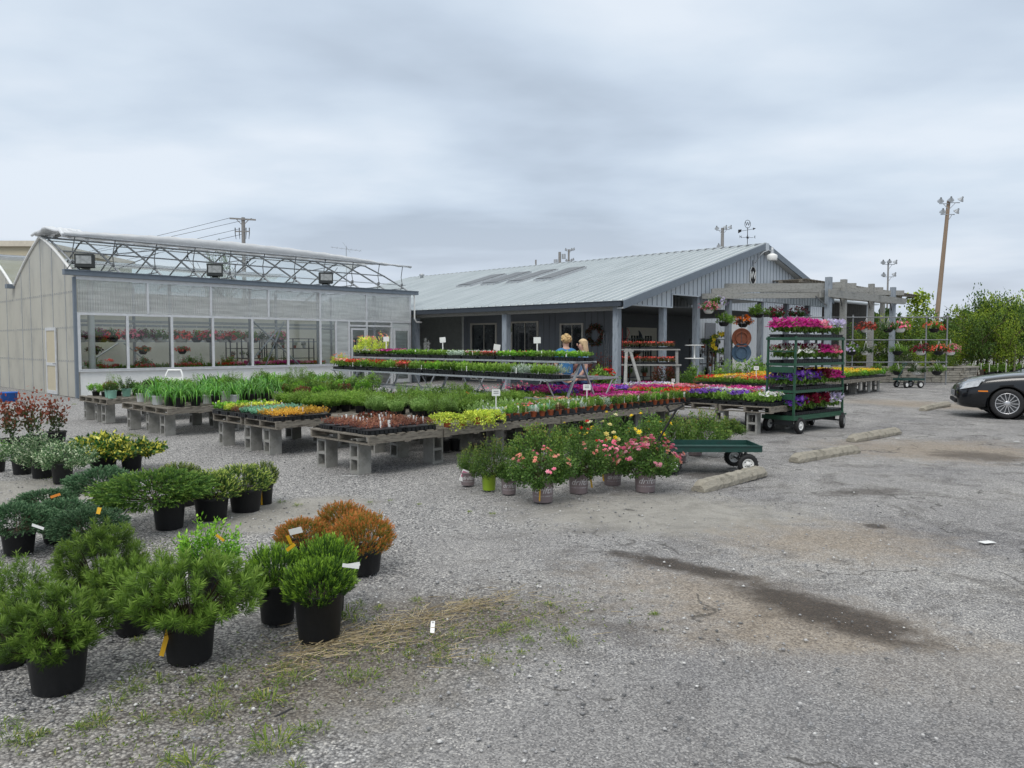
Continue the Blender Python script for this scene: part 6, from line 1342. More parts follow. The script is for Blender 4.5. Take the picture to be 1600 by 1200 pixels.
# ------------------------------------------------------------------ wagons
def wagon(x, y, rz, L_, W_, label, simple=False, handle=((-.18, .32), (.02, .9)), hdir=1):
    g = empty('garden_wagon', (x, y, 0), rz, label, 'wagon', 'green garden wagons')
    zb = .29; mb = MB(); mb.box2((-L_ / 2, -W_ / 2, zb), (L_ / 2, W_ / 2, zb + .008))
    for y_ in (-W_ / 2, W_ / 2): mb.bar((-L_ / 2, y_, zb + .03), (L_ / 2, y_, zb + .03), .012, .075)
    for x_ in (-L_ / 2, L_ / 2): mb.bar((x_, -W_ / 2 + .007, zb + .03), (x_, W_ / 2 - .007, zb + .03), .012, .075)
    mb.bar((-L_ / 2, -W_ / 2 - .012, zb + .07), (L_ / 2, -W_ / 2 - .012, zb + .07), .02, .012); mb.build('bed', M_dgreen, g)
    mb = MB()
    for x_ in (-L_ / 2 + .16, L_ / 2 - .18):
        mb.tube([(x_, -W_ / 2 + .02, .13), (x_, W_ / 2 - .02, .13)], .013, 8)
        for y_ in (-.12, .12): mb.bar((x_, y_, .13), (x_ + .05, y_ * .8, zb), .03, .02)
    mb.build('axle', M_darksteel, g)
    for x_ in (-L_ / 2 + .16, L_ / 2 - .18):
        for y_ in (-W_ / 2 + .0, W_ / 2 - .0): wheel(g, x_, y_, .128, .085, .0 if x_ > 0 else .25)
    (hx0, hz0), (hx1, hz1) = handle; bx = -L_ / 2 * hdir
    mb = MB(); mb.tube([(bx, 0, .2), (bx + hx0 * .3, 0, hz0), (bx + hx1, 0, hz1)], .014, 8); mb.tube([(bx + hx1, 0, hz1), (bx + hx1 - .09, .0, hz1 - .03), (bx + hx1 - .13, 0, hz1 + .03), (bx + hx1 - .10, 0, hz1 + .07), (bx + hx1 + .06, 0, hz1 + .08), (bx + hx1 + .085, 0, hz1 + .05), (bx + hx1, 0, hz1)], .014, 8); mb.build('handle', M_black if not simple else M_dgreen, g)
wagon(2.53, 10.03, -.02, 1.30, .66, 'dark green flatbed wagon with its handle raised, beside the parking stop', handle=((.04, .34), (.28, .80)))
wagon(15.15, 29.3, .2, .95, .55, 'small green wagon with a bent handle standing beyond the parking stops', True, handle=((.0, .34), (.3, .85)))

# ------------------------------------------------------------------ car
def car():
    g = empty('black_sedan', (10.46, 18.17, 0), R(-25), 'black sedan with multi-spoke alloy wheels parked at the right edge', 'car')
    M_paint = mat('black_car_paint', (.006, .007, .009), .2, 0, var=.05, coat=.5, spec=.35); M_gl = mat('car_glass', (.012, .014, .016), .04, spec=.9)
    # half sections: (x, z_bottom, half width, z shoulder, z centre)
    st = [(0.0, .34, .55, .56, .60), (.04, .26, .70, .62, .68), (.12, .22, .80, .70, .75), (.30, .20, .86, .80, .84), (.6, .19, .89, .88, .92), (1.0, .19, .905, .93, .99), (1.4, .19, .91, .955, 1.03), (1.8, .19, .915, .965, .98), (2.4, .19, .92, .97, .98), (3.2, .19, .92, .975, .98), (3.8, .19, .915, .99, 1.03), (4.3, .20, .90, 1.0, 1.07), (4.7, .24, .84, .98, 1.04), (4.83, .34, .74, .90, .94), (4.86, .45, .60, .70, .72)]
    def sec(x, zb, w, zs, zc):
        h = [(0, zb), (w * .80, zb), (w * .97, zb + .06), (w, zb + (zs - zb) * .45), (w * .985, zb + (zs - zb) * .8), (w * .93, zs), (w * .80, zs + (zc - zs) * .55), (w * .45, zs + (zc - zs) * .9), (0, zc)]
        return [(x, -a, b) for a, b in h] + [(x, a, b) for a, b in reversed(h[1:-1])]
    mb = MB(); rings = [sec(*q) for q in st]; n = len(rings[0]); vs = [v for r_ in rings for v in r_]
    mb.add(vs, [(i * n + k, i * n + (k + 1) % n, (i + 1) * n + (k + 1) % n, (i + 1) * n + k) for i in range(len(rings) - 1) for k in range(n)], 0, True); mb.add(rings[0], [tuple(range(n))]); mb.add(rings[-1], [tuple(range(n))[::-1]])
    body = mb.build('body', M_paint, g); bm = bmesh.new(); bm.from_mesh(body.data); bmesh.ops.remove_doubles(bm, verts=bm.verts, dist=1e-5); bmesh.ops.recalc_face_normals(bm, faces=bm.faces); bm.to_mesh(body.data); bm.free()
    sb = body.modifiers.new('s', 'SUBSURF'); sb.levels = 2; sb.render_levels = 2
    WX = (.97, 3.70); cut = []
    for x in WX:
        c = MB(); c.lathe([(0, -1.2), (.375, -1.2), (.375, 1.2), (0, 1.2)], 40, axis='Y', smooth=False); co = c.build('cut', M_dark, g, (x, 0, .335)); cb = bmesh.new(); cb.from_mesh(co.data); bmesh.ops.remove_doubles(cb, verts=cb.verts, dist=1e-5); bmesh.ops.recalc_face_normals(cb, faces=cb.faces); cb.to_mesh(co.data); cb.free()
        m_ = body.modifiers.new('b', 'BOOLEAN'); m_.operation = 'DIFFERENCE'; m_.object = co; m_.solver = 'EXACT'; cut.append(co)
    bpy.context.view_layer.update(); dg = bpy.context.evaluated_depsgraph_get(); me = bpy.data.meshes.new_from_object(body.evaluated_get(dg)); body.modifiers.clear(); body.data = me
    for c in cut: bpy.data.objects.remove(c)
    if len(me.materials) == 0: me.materials.append(M_paint)
    mb = MB(); mb.box2((.5, -.72, .17), (4.5, .72, .5)); mb.build('underbody', M_dark, g)
    # cabin
    cs = [(1.30, .76, .99, .99), (2.05, .66, 1.36, 1.39), (2.6, .63, 1.41, 1.45), (3.3, .63, 1.39, 1.43), (4.05, .70, 1.04, 1.05)]
    mb = MB(); vs = []
    for x, w, zs, zc in cs: vs += [(x, -.80, .97), (x, -w, zs), (x, 0, zc), (x, w, zs), (x, .80, .97)]
    mb.add(vs, [(i * 5 + k, i * 5 + k + 1, (i + 1) * 5 + k + 1, (i + 1) * 5 + k) for i in range(4) for k in (0, 3)] + [(i * 5 + k, i * 5 + k + 1, (i + 1) * 5 + k + 1, (i + 1) * 5 + k) for i in (0, 3) for k in (1, 2)], 0, False); mb.build('windows', M_gl, g)
    mb = MB(); mb.add([(x, y, z + .004) for x, w, zs, zc in cs[1:4] for y, z in ((-w, zs), (0, zc), (w, zs))], [(i * 3 + k, i * 3 + k + 1, (i + 1) * 3 + k + 1, (i + 1) * 3 + k) for i in range(2) for k in (0, 1)], 0, True); mb.build('roof', M_paint, g)
    mb = MB()
    for sg in (-1, 1): mb.bar((1.32, sg * .78, .99), (2.05, sg * .665, 1.37), .05, .04); mb.bar((4.03, sg * .72, 1.03), (3.3, sg * .64, 1.395), .05, .04); mb.bar((2.75, sg * .80, .98), (2.7, sg * .64, 1.41), .05, .03)
    mb.build('pillars', M_paint, g)
    lm = mat('headlamp', (.42, .44, .46), .08, .2, var=.35, scale=16, coat=1)
    for sg in (-1, 1):      # headlight wraps round the corner
        P = [(.055, sg * .56, .60), (.10, sg * .72, .625), (.22, sg * .84, .655), (.42, sg * .885, .70)]; Q = [(.16, sg * .54, .745), (.20, sg * .69, .765), (.33, sg * .79, .81), (.52, sg * .855, .865)]
        def off(p): return (p[0] - .018, p[1] + sg * .022, p[2] + .012)
        mb = MB(); vs = [off(p) for p in P] + [off(q) for q in Q]; mb.add(vs, [(k, k + 1, 4 + k + 1, 4 + k) for k in range(3)], 0, True); vi = [(p[0] + .03, p[1] - sg * .04, p[2]) for p in P + Q]; b = len(mb.v); mb.add(vi, [(k, k + 1, 4 + k + 1, 4 + k) for k in range(3)], 0, True); mb.build('headlight', lm, g)
        mb = MB(); mb.box((.50, sg * .908, .605), (.19, .02, .028)); mb.build('side_marker', mat('amber_lens', (.75, .22, .02), .2), g)
        mb = MB(); mb.bar((.10, sg * .80, .555), (.62, sg * .912, .555), .008, .006); mb.build('bumper_seam', M_dark, g)
        mb = MB(); mb.box((1.95, sg * .95, 1.0), (.14, .2, .12)); bevel(mb.build('mirror', M_paint, g), .02)
        for x in (1.62, 2.72, 3.62): mb = MB(); mb.box((x, sg * .921, .62), (.008, .006, .62)); mb.build('door_seam', M_dark, g)
        for x in (2.45, 3.4): mb = MB(); mb.box((x, sg * .935, .80), (.18, .03, .03)); mb.build('door_handle', M_paint, g)
    mb = MB(); mb.box((-.0, 0, .53), (.03, .9, .14)); 
    for k in range(5): mb.box((-.018, 0, .48 + k * .026), (.012, .9, .008), 1)
    mb.build('grille', [M_dark, M_alu], g); mb = MB(); mb.box((.005, 0, .36), (.05, 1.1, .08)); mb.build('air_intake', M_dark, g)
    rimm = mat('alloy_rim', (.55, .55, .56), .25, .7, var=.08)
    for x in WX:
        for sg in (-1, 1):
            y = sg * .80; r = .335; mb = MB(); w = .21
            mb.lathe([(.235, -w * .45), (.27, -w * .5), (.31, -w * .49), (.328, -w * .4), (r, -w * .2), (r, w * .2), (.328, w * .4), (.31, w * .49), (.27, w * .5), (.235, w * .45)], 44, axis='Y'); wh = mb.build('wheel', M_black, g, (x, y, r))
            mb = MB(); f = sg * w * .40
            mb.lathe([(.238, f), (.232, f + sg * .012), (.215, f + sg * .006), (.212, f - sg * .05)], 44, axis='Y')
            for k in range(14):
                a = 2 * math.pi * k / 14; mb.bar((.05 * math.cos(a), f - sg * .004, .05 * math.sin(a)), (.222 * math.cos(a), f - sg * .002, .222 * math.sin(a)), .016, .02, up=(0, 1, 0))
            mb.lathe([(.066, f - sg * .02), (.066, f + sg * .008), (.04, f + sg * .014), (0, f + sg * .014)], 20, axis='Y'); mb.build('rim', rimm, wh)
            mb = MB(); mb.disc((0, f - sg * .055, 0), .215, 30, 0, 'Y'); mb.build('brake_disc', M_darksteel, wh)
            mb = MB(); [mb.disc((.052 * math.cos(a), f + sg * .0125, .052 * math.sin(a)), .006, 8, 0, 'Y') for a in (0.3, 1.56, 2.8, 4.07, 5.3)]; mb.build('lug_nuts', M_dark, wh)
            mb = MB(); mb.lathe([(.0, sg * -.28), (.37, sg * -.28), (.372, sg * .09)], 36, axis='Y'); mb.build('wheel_well', M_dark, g, (x, y, .335))
car()

# ------------------------------------------------------------------ people
def skin_body(nodes, edges, name, m, parent, sub=2, root=0):
    me = bpy.data.meshes.new(name + '_t'); me.from_pydata([n[0] for n in nodes], edges, []); ob = bpy.data.objects.new(name + '_t', me); COL.objects.link(ob)
    sk = ob.modifiers.new('skin', 'SKIN'); sk.use_smooth_shade = True
    for i, n in enumerate(nodes):
        v = me.skin_vertices[0].data[i]; r_ = n[1]; v.radius = r_ if hasattr(r_, '__len__') else (r_, r_); v.use_root = (i == root)
    sb = ob.modifiers.new('sub', 'SUBSURF'); sb.levels = sub; sb.render_levels = sub
    bpy.context.view_layer.update(); dg = bpy.context.evaluated_depsgraph_get(); out = bpy.data.meshes.new_from_object(ob.evaluated_get(dg)); bpy.data.objects.remove(ob)
    out.materials.clear(); out.materials.append(m); out.polygons.foreach_set('use_smooth', [True] * len(out.polygons)); return link(name, out, parent)
def person(x, y, rz, h, label, shirt, trousers, hairm, long_hair, arm='fold'):
    g = empty('person', (x, y, 0), rz, label, 'person'); k = h / 1.7; skn = mat('skin', (.50, .30, .22), .55, var=.05)
    def p(a, b, c): return (a * k, b * k, c * k)
    # faces -y
    N = [(p(0, 0, .93), (.15 * k, .11 * k)), (p(0, 0, 1.10), (.125 * k, .095 * k)), (p(0, 0, 1.30), (.15 * k, .10 * k)), (p(0, .01, 1.42), (.10 * k, .075 * k)), (p(0, 0, 1.50), .05 * k), (p(0, -.02, 1.575), (.072 * k, .09 * k)), (p(0, -.01, 1.655), (.062 * k, .075 * k))]
    Ed = [(i, i + 1) for i in range(6)]
    def chain(start, pts):
        prev = start
        for q, r_ in pts: N.append((q, r_)); Ed.append((prev, len(N) - 1)); prev = len(N) - 1
        return prev
    for sg in (-1, 1):
        w = chain(3, [(p(sg * .17, .01, 1.40), .055 * k), (p(sg * .22, .02, 1.15), .042 * k), (p(sg * .17 if arm == 'fold' else sg * .24, -.16, 1.02 if arm == 'fold' else .92), .034 * k), (p(sg * .10 if arm == 'fold' else sg * .25, -.26, 1.03 if arm == 'fold' else .86), .026 * k)])
        bx, by, bz = N[w][0]; dx, dy, dz = (sg * -.03, -.05, 0)
        for f, (ox, oz, ln) in enumerate(((-.03, .0, .07), (-.012, .004, .08), (.006, .004, .075), (.024, 0, .06))): chain(w, [((bx + ox * sg, by - .06 * k, bz + oz), .010), ((bx + ox * sg * 1.1, by - .06 * k - ln * .5, bz + oz - .01), .008), ((bx + ox * sg * 1.1, by - .06 * k - ln, bz + oz - .03), .007)])
        chain(w, [((bx - .04 * sg * -1, by - .03, bz - .01), .010), ((bx + .055 * sg, by - .06, bz - .02), .008)])
        chain(0, [(p(sg * .095, 0, .82), .085 * k), (p(sg * .10, -.01, .48), .056 * k), (p(sg * .10, .02, .12), .038 * k), (p(sg * .10, .0, .05), .04 * k), (p(sg * .11, -.14, .03), (.04 * k, .025 * k))])
    b = skin_body(N, Ed, 'body', skn, g)
    S = [(p(0, 0, .90), (.175 * k, .135 * k)), (p(0, 0, 1.08), (.150 * k, .118 * k)), (p(0, 0, 1.30), (.172 * k, .122 * k)), (p(0, .01, 1.43), (.11 * k, .088 * k))]; SE = [(0, 1), (1, 2), (2, 3)]
    for sg in (-1, 1): S += [(p(sg * .175, .01, 1.405), .072 * k), (p(sg * .215, .02, 1.20), .062 * k)]; SE += [(3, len(S) - 2), (len(S) - 2, len(S) - 1)]
    skin_body(S, SE, 'shirt', shirt, g)
    T = [(p(0, 0, .90), (.165 * k, .125 * k))]; TE = []
    for sg in (-1, 1): T += [(p(sg * .095, 0, .80), .10 * k), (p(sg * .10, -.01, .50), .074 * k)]; TE += [(0, len(T) - 2), (len(T) - 2, len(T) - 1)]
    skin_body(T, TE, 'shorts', trousers, g)
    mb = MB(); mb.sphere(p(0, .012, 1.655), .098 * k, sc=(.93, 1.08, .98)); 
    for v in range(len(mb.v)):
        x_, y_, z_ = mb.v[v]
        if y_ < -.045 * k and z_ < 1.68 * k: mb.v[v] = (x_ * .93, -.045 * k + (y_ + .045 * k) * .15, z_)
    if long_hair:
        for i in range(12):
            a = math.pi * (.04 + .92 * i / 11); xx, yy = .088 * math.cos(a), .085 * math.sin(a); mb.tube([p(xx * .9, yy * .9, 1.70), p(xx * 1.1, yy * 1.1, 1.58), p(xx * 1.15, yy * 1.15 + .02, 1.44), p(xx * .9, yy + .03, 1.33)], [.024 * k, .026 * k, .024 * k, .008], 6)
    else:
        rr = random.Random(3)
        for i in range(60):
            a = rr.uniform(0, 6.28); t = rr.uniform(0, 2.0); xx, yy, zz = .09 * math.sin(t) * math.cos(a), .10 * math.sin(t) * math.sin(a) + .012, 1.655 + .095 * math.cos(t)
            if yy < -.05 and zz < 1.68: continue
            mb.sphere(p(xx, yy, zz), .026 * k, seg=6, ring=4)
    mb.build('hair', hairm, g)
    mb = MB(); mb.prism([p(-.012, -.104, 1.60), p(.012, -.104, 1.60), p(0, -.128, 1.607), ], (0, .0, .045)); mb.sphere(p(-.032, -.098, 1.648), .009, mi=1, seg=8, ring=6); mb.sphere(p(.032, -.098, 1.648), .009, mi=1, seg=8, ring=6); mb.box(p(0, -.104, 1.578), (.04, .006, .008), 2); mb.sphere(p(-.076, -.0, 1.63), .018, sc=(.4, 1, 1.4)); mb.sphere(p(.076, -.0, 1.63), .018, sc=(.4, 1, 1.4)); mb.build('face', [skn, M_dark, mat('lips', (.42, .12, .10), .5)], g)
    mb = MB(); [mb.box(p(sg * .105, -.05, .028), (.085, .25, .056)) for sg in (-1, 1)]; mb.build('shoes', M_black, g)
person(1.13, 16.1, R(195), 1.80, 'woman with short blonde hair in a blue top behind the steel rack', mat('blue_shirt', (.04, .17, .36), .8, var=.15, scale=12), mat('denim', (.05, .10, .22), .85), mat('blonde_hair', (.50, .34, .15), .6, var=.25, scale=60, stretch=(1, 1, .2)), False)
person(1.50, 16.35, R(280), 1.72, 'person with long blonde hair and pale blue top beside the short-haired woman', mat('pale_blue_shirt', (.16, .28, .48), .8, var=.15, scale=12), mat('denim', (.05, .10, .22), .85), mat('light_blonde_hair', (.58, .42, .24), .6, var=.25, scale=60, stretch=(1, 1, .2)), True, 'down')

# ------------------------------------------------------------------ hanging baskets
def basket(x, y, zhook, label, kind, bl, bowl=M_whitep, group='hanging baskets', drop=.55, r=.15, fr_=.28, fh=.26, cat='hanging basket'):
    o = empty('hanging_basket', (x, y, zhook - drop), random.uniform(0, 6.28), label, cat, group)
    me = M_(('bowl', bowl.name), lambda: (lambda mb: (mb.lathe([(.0, 0), (.55, 0), (.85, .35), (1.0, .95), (1.05, 1.0), (.98, 1.0), (.9, .9)], 18), mb.mesh('bowl', bowl))[1])(MB())); link('bowl', me, o, sc=(r, r, .16))
    me = M_(('hanger', round(drop, 2)), lambda: (lambda mb: ([mb.tube([(.14 * math.cos(a), .14 * math.sin(a), .15), (.02 * math.cos(a), .02 * math.sin(a), drop - .08), (0, 0, drop - .05)], .005, 4) for a in (0, 2.09, 4.19)], mb.tube([(0, 0, drop - .05), (0, 0, drop), (.02, 0, drop + .015), (.03, 0, drop)], .007, 5), mb.mesh('hanger', M_whitep))[2])(MB())); link('hanger', me, o)
    asp = fh / fr_; link('foliage', foliage(kind, random.randint(0, 1), asp), o, (0, 0, .10), sc=fr_)
    for b in bl: link('blossoms', b(asp), o, (0, 0, .10), sc=fr_)
    return o
bb = lambda m_, n=90, s_=.15, v=1: blooms(m_, v, n=n, size=s_, cluster=3, lo=-.4)
gk = [(F_pink, 'pink', M_whitep), (F_coral, 'red', M_pot), (F_wine, 'dark red', M_pot), (F_white, 'white', M_whitep), (F_coral, 'coral', M_whitep), (F_mag, 'magenta', M_whitep)]
front = [(.55, None, 'green'), (1.0, F_mag, 'magenta'), (1.5, F_coral, 'red'), (2.15, F_pink, 'pink'), (2.6, F_wine, 'wine red'), (3.1, F_white, 'green and white'), (3.75, F_coral, 'coral'), (4.35, F_red, 'red'), (4.85, F_pink, 'pink'), (5.3, F_coral, 'dark coral'), (5.8, F_red, 'bright red'), (6.35, None, 'leafy green'), (7.0, F_white, 'white'), (7.6, F_pink, 'soft pink')]
for i, (s, fm, nm) in enumerate(front):
    p = fr(OG, s, 1.5); basket(p[0], p[1], 2.30, '%s hanging basket inside greenhouse, front line, %s from left' % (nm, ORD[i]), 'mid' if i % 3 else 'dark', (bb(fm),) if fm else (), gk[i % 6][2], 'hanging baskets in the greenhouse', drop=.58, fr_=.34, fh=.38, r=.19)
for i in range(9):
    fm, nm, bw = gk[(i * 5 + 2) % 6]; p = fr(OG, .8 + i * .95, 3.2); basket(p[0], p[1], 2.30, '%s hanging basket inside greenhouse, rear line, %s from left' % (nm, ORD[i]), 'mid', (bb(fm),), bw, 'hanging baskets in the greenhouse', drop=.58, fr_=.32, fh=.34, r=.18)
for i, (s, fm) in enumerate(((1.0, F_wine), (2.55, F_org), (3.9, F_coral))):
    p = fr(OG, s, 1.7); basket(p[0], p[1], 2.30, '%s basket hung low inside the greenhouse, %s from left' % (['dark', 'orange', 'coral'][i], ORD[i]), 'mid', (bb(fm),), M_pot, 'hanging baskets in the greenhouse', drop=1.0, fr_=.24, fh=.2)
# greenhouse benches with flowers
def bench(frm, s0, s1, e0, e1, z, label, name='bench'):
    p = fr(frm, s0, e0); g = empty(name, (p[0], p[1], 0), TH, label, 'bench', None); mb = MB(); mb.box2((0, 0, z - .05), (s1 - s0, e1 - e0, z)); mb.build('top', M_wood, g)
    for x in (.05, s1 - s0 - .05):
        for y in (.05, e1 - e0 - .05): mb = MB(); mb.box2((x - .035, y - .035, 0), (x + .035, y + .035, z - .05)); mb.build('leg', M_wood, g)
bench(OG, .75, 5.2, .35, 1.25, .66, 'wooden bench of geraniums behind the left greenhouse windows'); bench(OG, 5.25, 9.1, .45, 1.35, .66, 'wooden bench of pink flowers behind the right greenhouse windows'); bench(OG, .8, 8.9, 2.0, 2.9, .66, 'wooden bench in the middle of the greenhouse')
seq = ['coral', 'dark', 'red', 'green', 'coral', 'coral', 'green', 'red', 'pink', 'magenta', 'pink', 'magenta', 'magenta', 'pink', 'red']
for i in range(15):
    for j in range(1):
        k = seq[(i + j * 2) % 15]; p = fr(OG, 1.05 + i * .555, .62 + (.1 if i > 7 else 0) + j * .42); tray(k, p[0], p[1], .662, TH, 'tray of %s on greenhouse front bench, %s from left' % (KD[k], ORD[i]), 'trays on the greenhouse benches', 1, scale=1.1, tall=1.9)
    if i % 3 == 0: p = fr(OG, 1.2 + i * .54, 2.4); potted('potted_plant', 'leafy pot on the middle bench of the greenhouse, %s from left' % ORD[i // 3], 'potted plant', p[0], p[1], .12, .18, ('mid', 0), .3, .4, 'pots on greenhouse shelves', M_pot, z0=.662, bl=(bb([F_pink, F_red][i % 2], 30, .12),))
for i, (s, k, h) in enumerate(((2.7, 'fine', .6), (3.9, 'fine', .9), (4.5, 'bright', .85), (5.4, 'mid', .8), (5.9, 'dark', .6), (7.4, 'mid', 1.0), (8.0, 'dark', .9))):
    p = fr(OG, s, 1.7); potted('tall_greenhouse_plant', 'tall leafy plant standing inside the greenhouse, %s from left' % ORD[i], 'potted plant', p[0], p[1], .12, .55, (k, 0), .24, h, 'tall plants inside the greenhouse', M_pot)
def shelving(frm, s, e, w, d, h, n, label, rz=0, fill=True, m=M_darksteel, cat='shelving', seed=0):
    p = fr(frm, s, e); g = empty('shelf_unit', (p[0], p[1], 0), TH + rz, label, cat); rr = random.Random(seed); mb = MB()
    for x in (0, w):
        for y in (0, d): mb.box2((x - .02, y - .02, 0), (x + .02, y + .02, h))
    mb.box2((.02, -.01, h - .03), (w - .02, .01, h)); mb.box2((.02, d - .01, h - .03), (w - .02, d + .01, h)); mb.box2((-.01, .02, h - .03), (.01, d - .02, h)); mb.box2((w - .01, .02, h - .03), (w + .01, d - .02, h)); mb.build('uprights', m, g)
    for k in range(n): z = .25 + (h - .25) * k / max(1, n - 1); mb = MB(); mb.box2((.02, .0, z - .03), (w - .02, d, z)); mb.build('shelf', m, g)
    return g
for i, (s, e) in enumerate(((7.1, 3.6), (8.2, 3.6), (7.4, 5.2), (9.3, 3.4), (10.9, 2.2))):
    shelving(OG, s, e, 1.0, .4, 1.9, 5, 'dark metal shelf unit in the back of the greenhouse, %s from left' % ORD[i], seed=i)
    for k in range(4):
        p = fr(OG, s + .2 + .22 * k, e + .2); z = .25 + (1.65) * ((k * 2 + i) % 4) / 4; potted('potted_plant', 'small pot on dark greenhouse shelf unit, %s unit from left, %s pot' % (ORD[i], ORD[k]), 'potted plant', p[0], p[1], .07, .12, (['mid', 'dark', 'redleaf', 'silver'][(i + k) % 4], 0), .13, .2, 'pots on greenhouse shelves', [M_terra, M_pot, M_wpot][k % 3], z0=z, bl=(bb([F_pink, F_white, F_red][k % 3], 12, .2),) if k % 2 else ())

# ------------------------------------------------------------------ porch stock
def statue(s, e, z, kind, h, label):
    p = fr(OB, s, e); mb = MB(); 
    if kind == 'lantern': mb.lathe([(.16, 0), (.16, .06), (.07, .1), (.06, .35), (.13, .4), (.13, .44), (.08, .46), (.08, .62), (.19, .64), (.06, .78), (.03, .82), (.05, .88), (0, .92)], 8)
    elif kind == 'rabbit': mb.sphere((0, 0, .22), .17, sc=(1, 1.2, 1.2)); mb.sphere((0, -.1, .5), .12); mb.tube([(-.05, -.06, .58), (-.07, -.02, .85)], [.035, .02]); mb.tube([(.05, -.06, .58), (.07, -.02, .85)], [.035, .02])
    else: mb.lathe([(.17, 0), (.18, .1), (.12, .3), (.16, .5), (.10, .62), (.06, .66)], 10); mb.sphere((0, 0, .76), .11); mb.tube([(-.14, 0, .5), (-.2, -.1, .32), (-.08, -.17, .3)], .04); mb.tube([(.14, 0, .5), (.2, -.1, .32), (.08, -.17, .3)], .04)
    o = mb.build('garden_statue', mat('cast_stone', (.62, .62, .58), .9, scale=8, bump=.3, dirt=(.25, .25, .23)), None, (p[0], p[1], z), TH + 1); o.scale = (h, h, h); tag(o, label, 'statue', 'stone statues on the porch shelf')
shelving(OB, .5, 10.9, .5, 4.4, 1.28, 3, 'long dark shelf of statues on the porch beside the greenhouse')
for i, (e, k, h) in enumerate(((14.6, 'figure', .45), (14.0, 'rabbit', .5), (13.4, 'lantern', .95), (12.9, 'figure', .5), (12.5, 'rabbit', .42), (12.1, 'figure', .35), (11.6, 'rabbit', .4), (11.2, 'figure', .75), (11.0, 'lantern', .6))):
    statue(.75, e, 1.285, k, h, ['seated figure at the far left end', 'stone rabbit second from the left', 'tall stone lantern with pagoda roof', 'small figure right of the lantern', 'small rabbit in the middle', 'smallest figure', 'low rabbit left of the big figure', 'large pale figure at the right', 'short lantern at the right end'][i] + ' of the porch statue shelf')
p = fr(OB, .4, 5.7); basket(p[0], p[1], 2.72, 'fern in a white hanging pot beside the middle porch post', 'fine', (), M_whitep, drop=.75, fr_=.2, fh=.35)
def torus(mb, c, Rr, r, ax='Y', n=28, mi=0): mb.tube([(c[0] + Rr * math.cos(2 * math.pi * k / n), c[1], c[2] + Rr * math.sin(2 * math.pi * k / n)) for k in range(n + 1)], r, 6, mi, cap=False)
def wreath(x, y, z, rz, Rr, label, leaf, bl=None):
    g = empty('wreath', (x, y, z), rz, label, 'wreath'); q = NP(hash_(label)); r = q.r; n = 500; a = r.uniform(0, 6.28, n); P = np.stack([np.cos(a) * Rr, 0 * a, np.sin(a) * Rr], 1) + rdir(n, r) * Rr * .28
    q.leaf(P, rdir(n, r), Rr * .3, Rr * .16, r.uniform(.2, .9, n)); link('leaves', q.mesh('leaves', leaf), g)
    if bl: q = NP(5); n = 16; a = r.uniform(0, 6.28, n); P = np.stack([np.cos(a) * Rr, 0 * a - .08, np.sin(a) * Rr], 1) + rdir(n, r) * Rr * .15; q.flowers(P, np.tile([0., -1, .2], (n, 1)), Rr * .28, .6, 6, .2, None); link('blossoms', q.mesh('blossoms', bl), g)
p = fr(OB, 2.45, 3.0); wreath(p[0] , p[1], 2.0, TH - math.pi / 2, .34, 'dark red wreath on the porch wall right of the windows', L_red)
# red metal ornaments, wheelbarrows and plants by the porch wall
for i, (s, e, h) in enumerate(((.9, 3.6, .9), (1.3, 2.8, 1.1), (.7, 2.2, .8), (1.7, 2.0, 1.2), (1.2, 4.6, .7))):
    p = fr(OB, s, e); potted('potted_plant', 'dark red-leaved plant crowded against the porch wall, %s from the corner post' % ORD[4 - i], 'potted plant', p[0], p[1], .16, .3, ('redleaf', i % 2), .42, h, 'dark plants crowded on the porch', M_pot, bl=(bb(F_red, 20, .1),) if i % 2 else ())
def trellis(x, y, z, rz, label, m):
    g = empty('metal_trellis', (x, y, z), rz, label, 'trellis'); mb = MB()
    for k in (-1, 0, 1): mb.tube([(k * .15, 0, 0), (k * .15, 0, 1.3), (k * .28, 0, 1.6), (k * .20, 0, 1.75)], .012, 5)
    for zz in (.4, .8, 1.2): mb.tube([(-.15, 0, zz), (.15, 0, zz)], .01, 5)
    torus(mb, (0, 0, 1.0), .13, .01, n=14); mb.build('frame', m, g)
p = fr(OB, 2.3, 1.6); trellis(p[0], p[1], .5, .2, 'red metal trellis leaning on the inner corner post', mat('red_metal', (.35, .03, .03), .5)); p = fr(OB, .4, .9); trellis(p[0], p[1], .3, 1.0, 'dark curled metal trellis behind the corner post', M_darksteel)
# stepped display of impatiens
g = empty('step_bench', (3.55, 24.2, 0), R(-8), 'two-step grey timber bench of red impatiens by the corner post', 'bench')
for (y0, y1, z) in ((.45, .95, 1.50), (-.05, .42, 1.02)):
    mb = MB(); mb.box2((-.1, y0, z - .04), (1.75, y1, z)); mb.build('step', M_wood2, g)
    for x in (0, 1.6): mb = MB(); mb.box2((x, y0 + .05, 0), (x + .09, y0 + .14, z - .04)); mb.build('leg', M_wood2, g)
for i in range(3):
    for j, (y, z) in enumerate(((.25, 1.02), (.72, 1.50))):
        x = .2 + i * .56; a = R(-8); tray('impatiens', 3.55 + math.cos(a) * x - math.sin(a) * y, 24.2 + math.sin(a) * x + math.cos(a) * y, z + .002, a, 'tray of red impatiens on the %s step of the timber bench, %s from left' % (('lower', 'upper')[j], ORD[i]), 'impatiens trays', 1, tall=1.6)
mb = MB(); mb.bar((3.45, 23.5, 0), (3.62, 24.3, 1.5), .09, .04); mb.bar((4.05, 23.5, 0), (3.72, 24.3, 1.5), .09, .04); mb.box((3.68, 24.25, 1.45), (.3, .05, .08)); o = mb.build('timber_easel', M_wood2); tag(o, 'grey timber easel leaning before the shop corner post', 'easel')
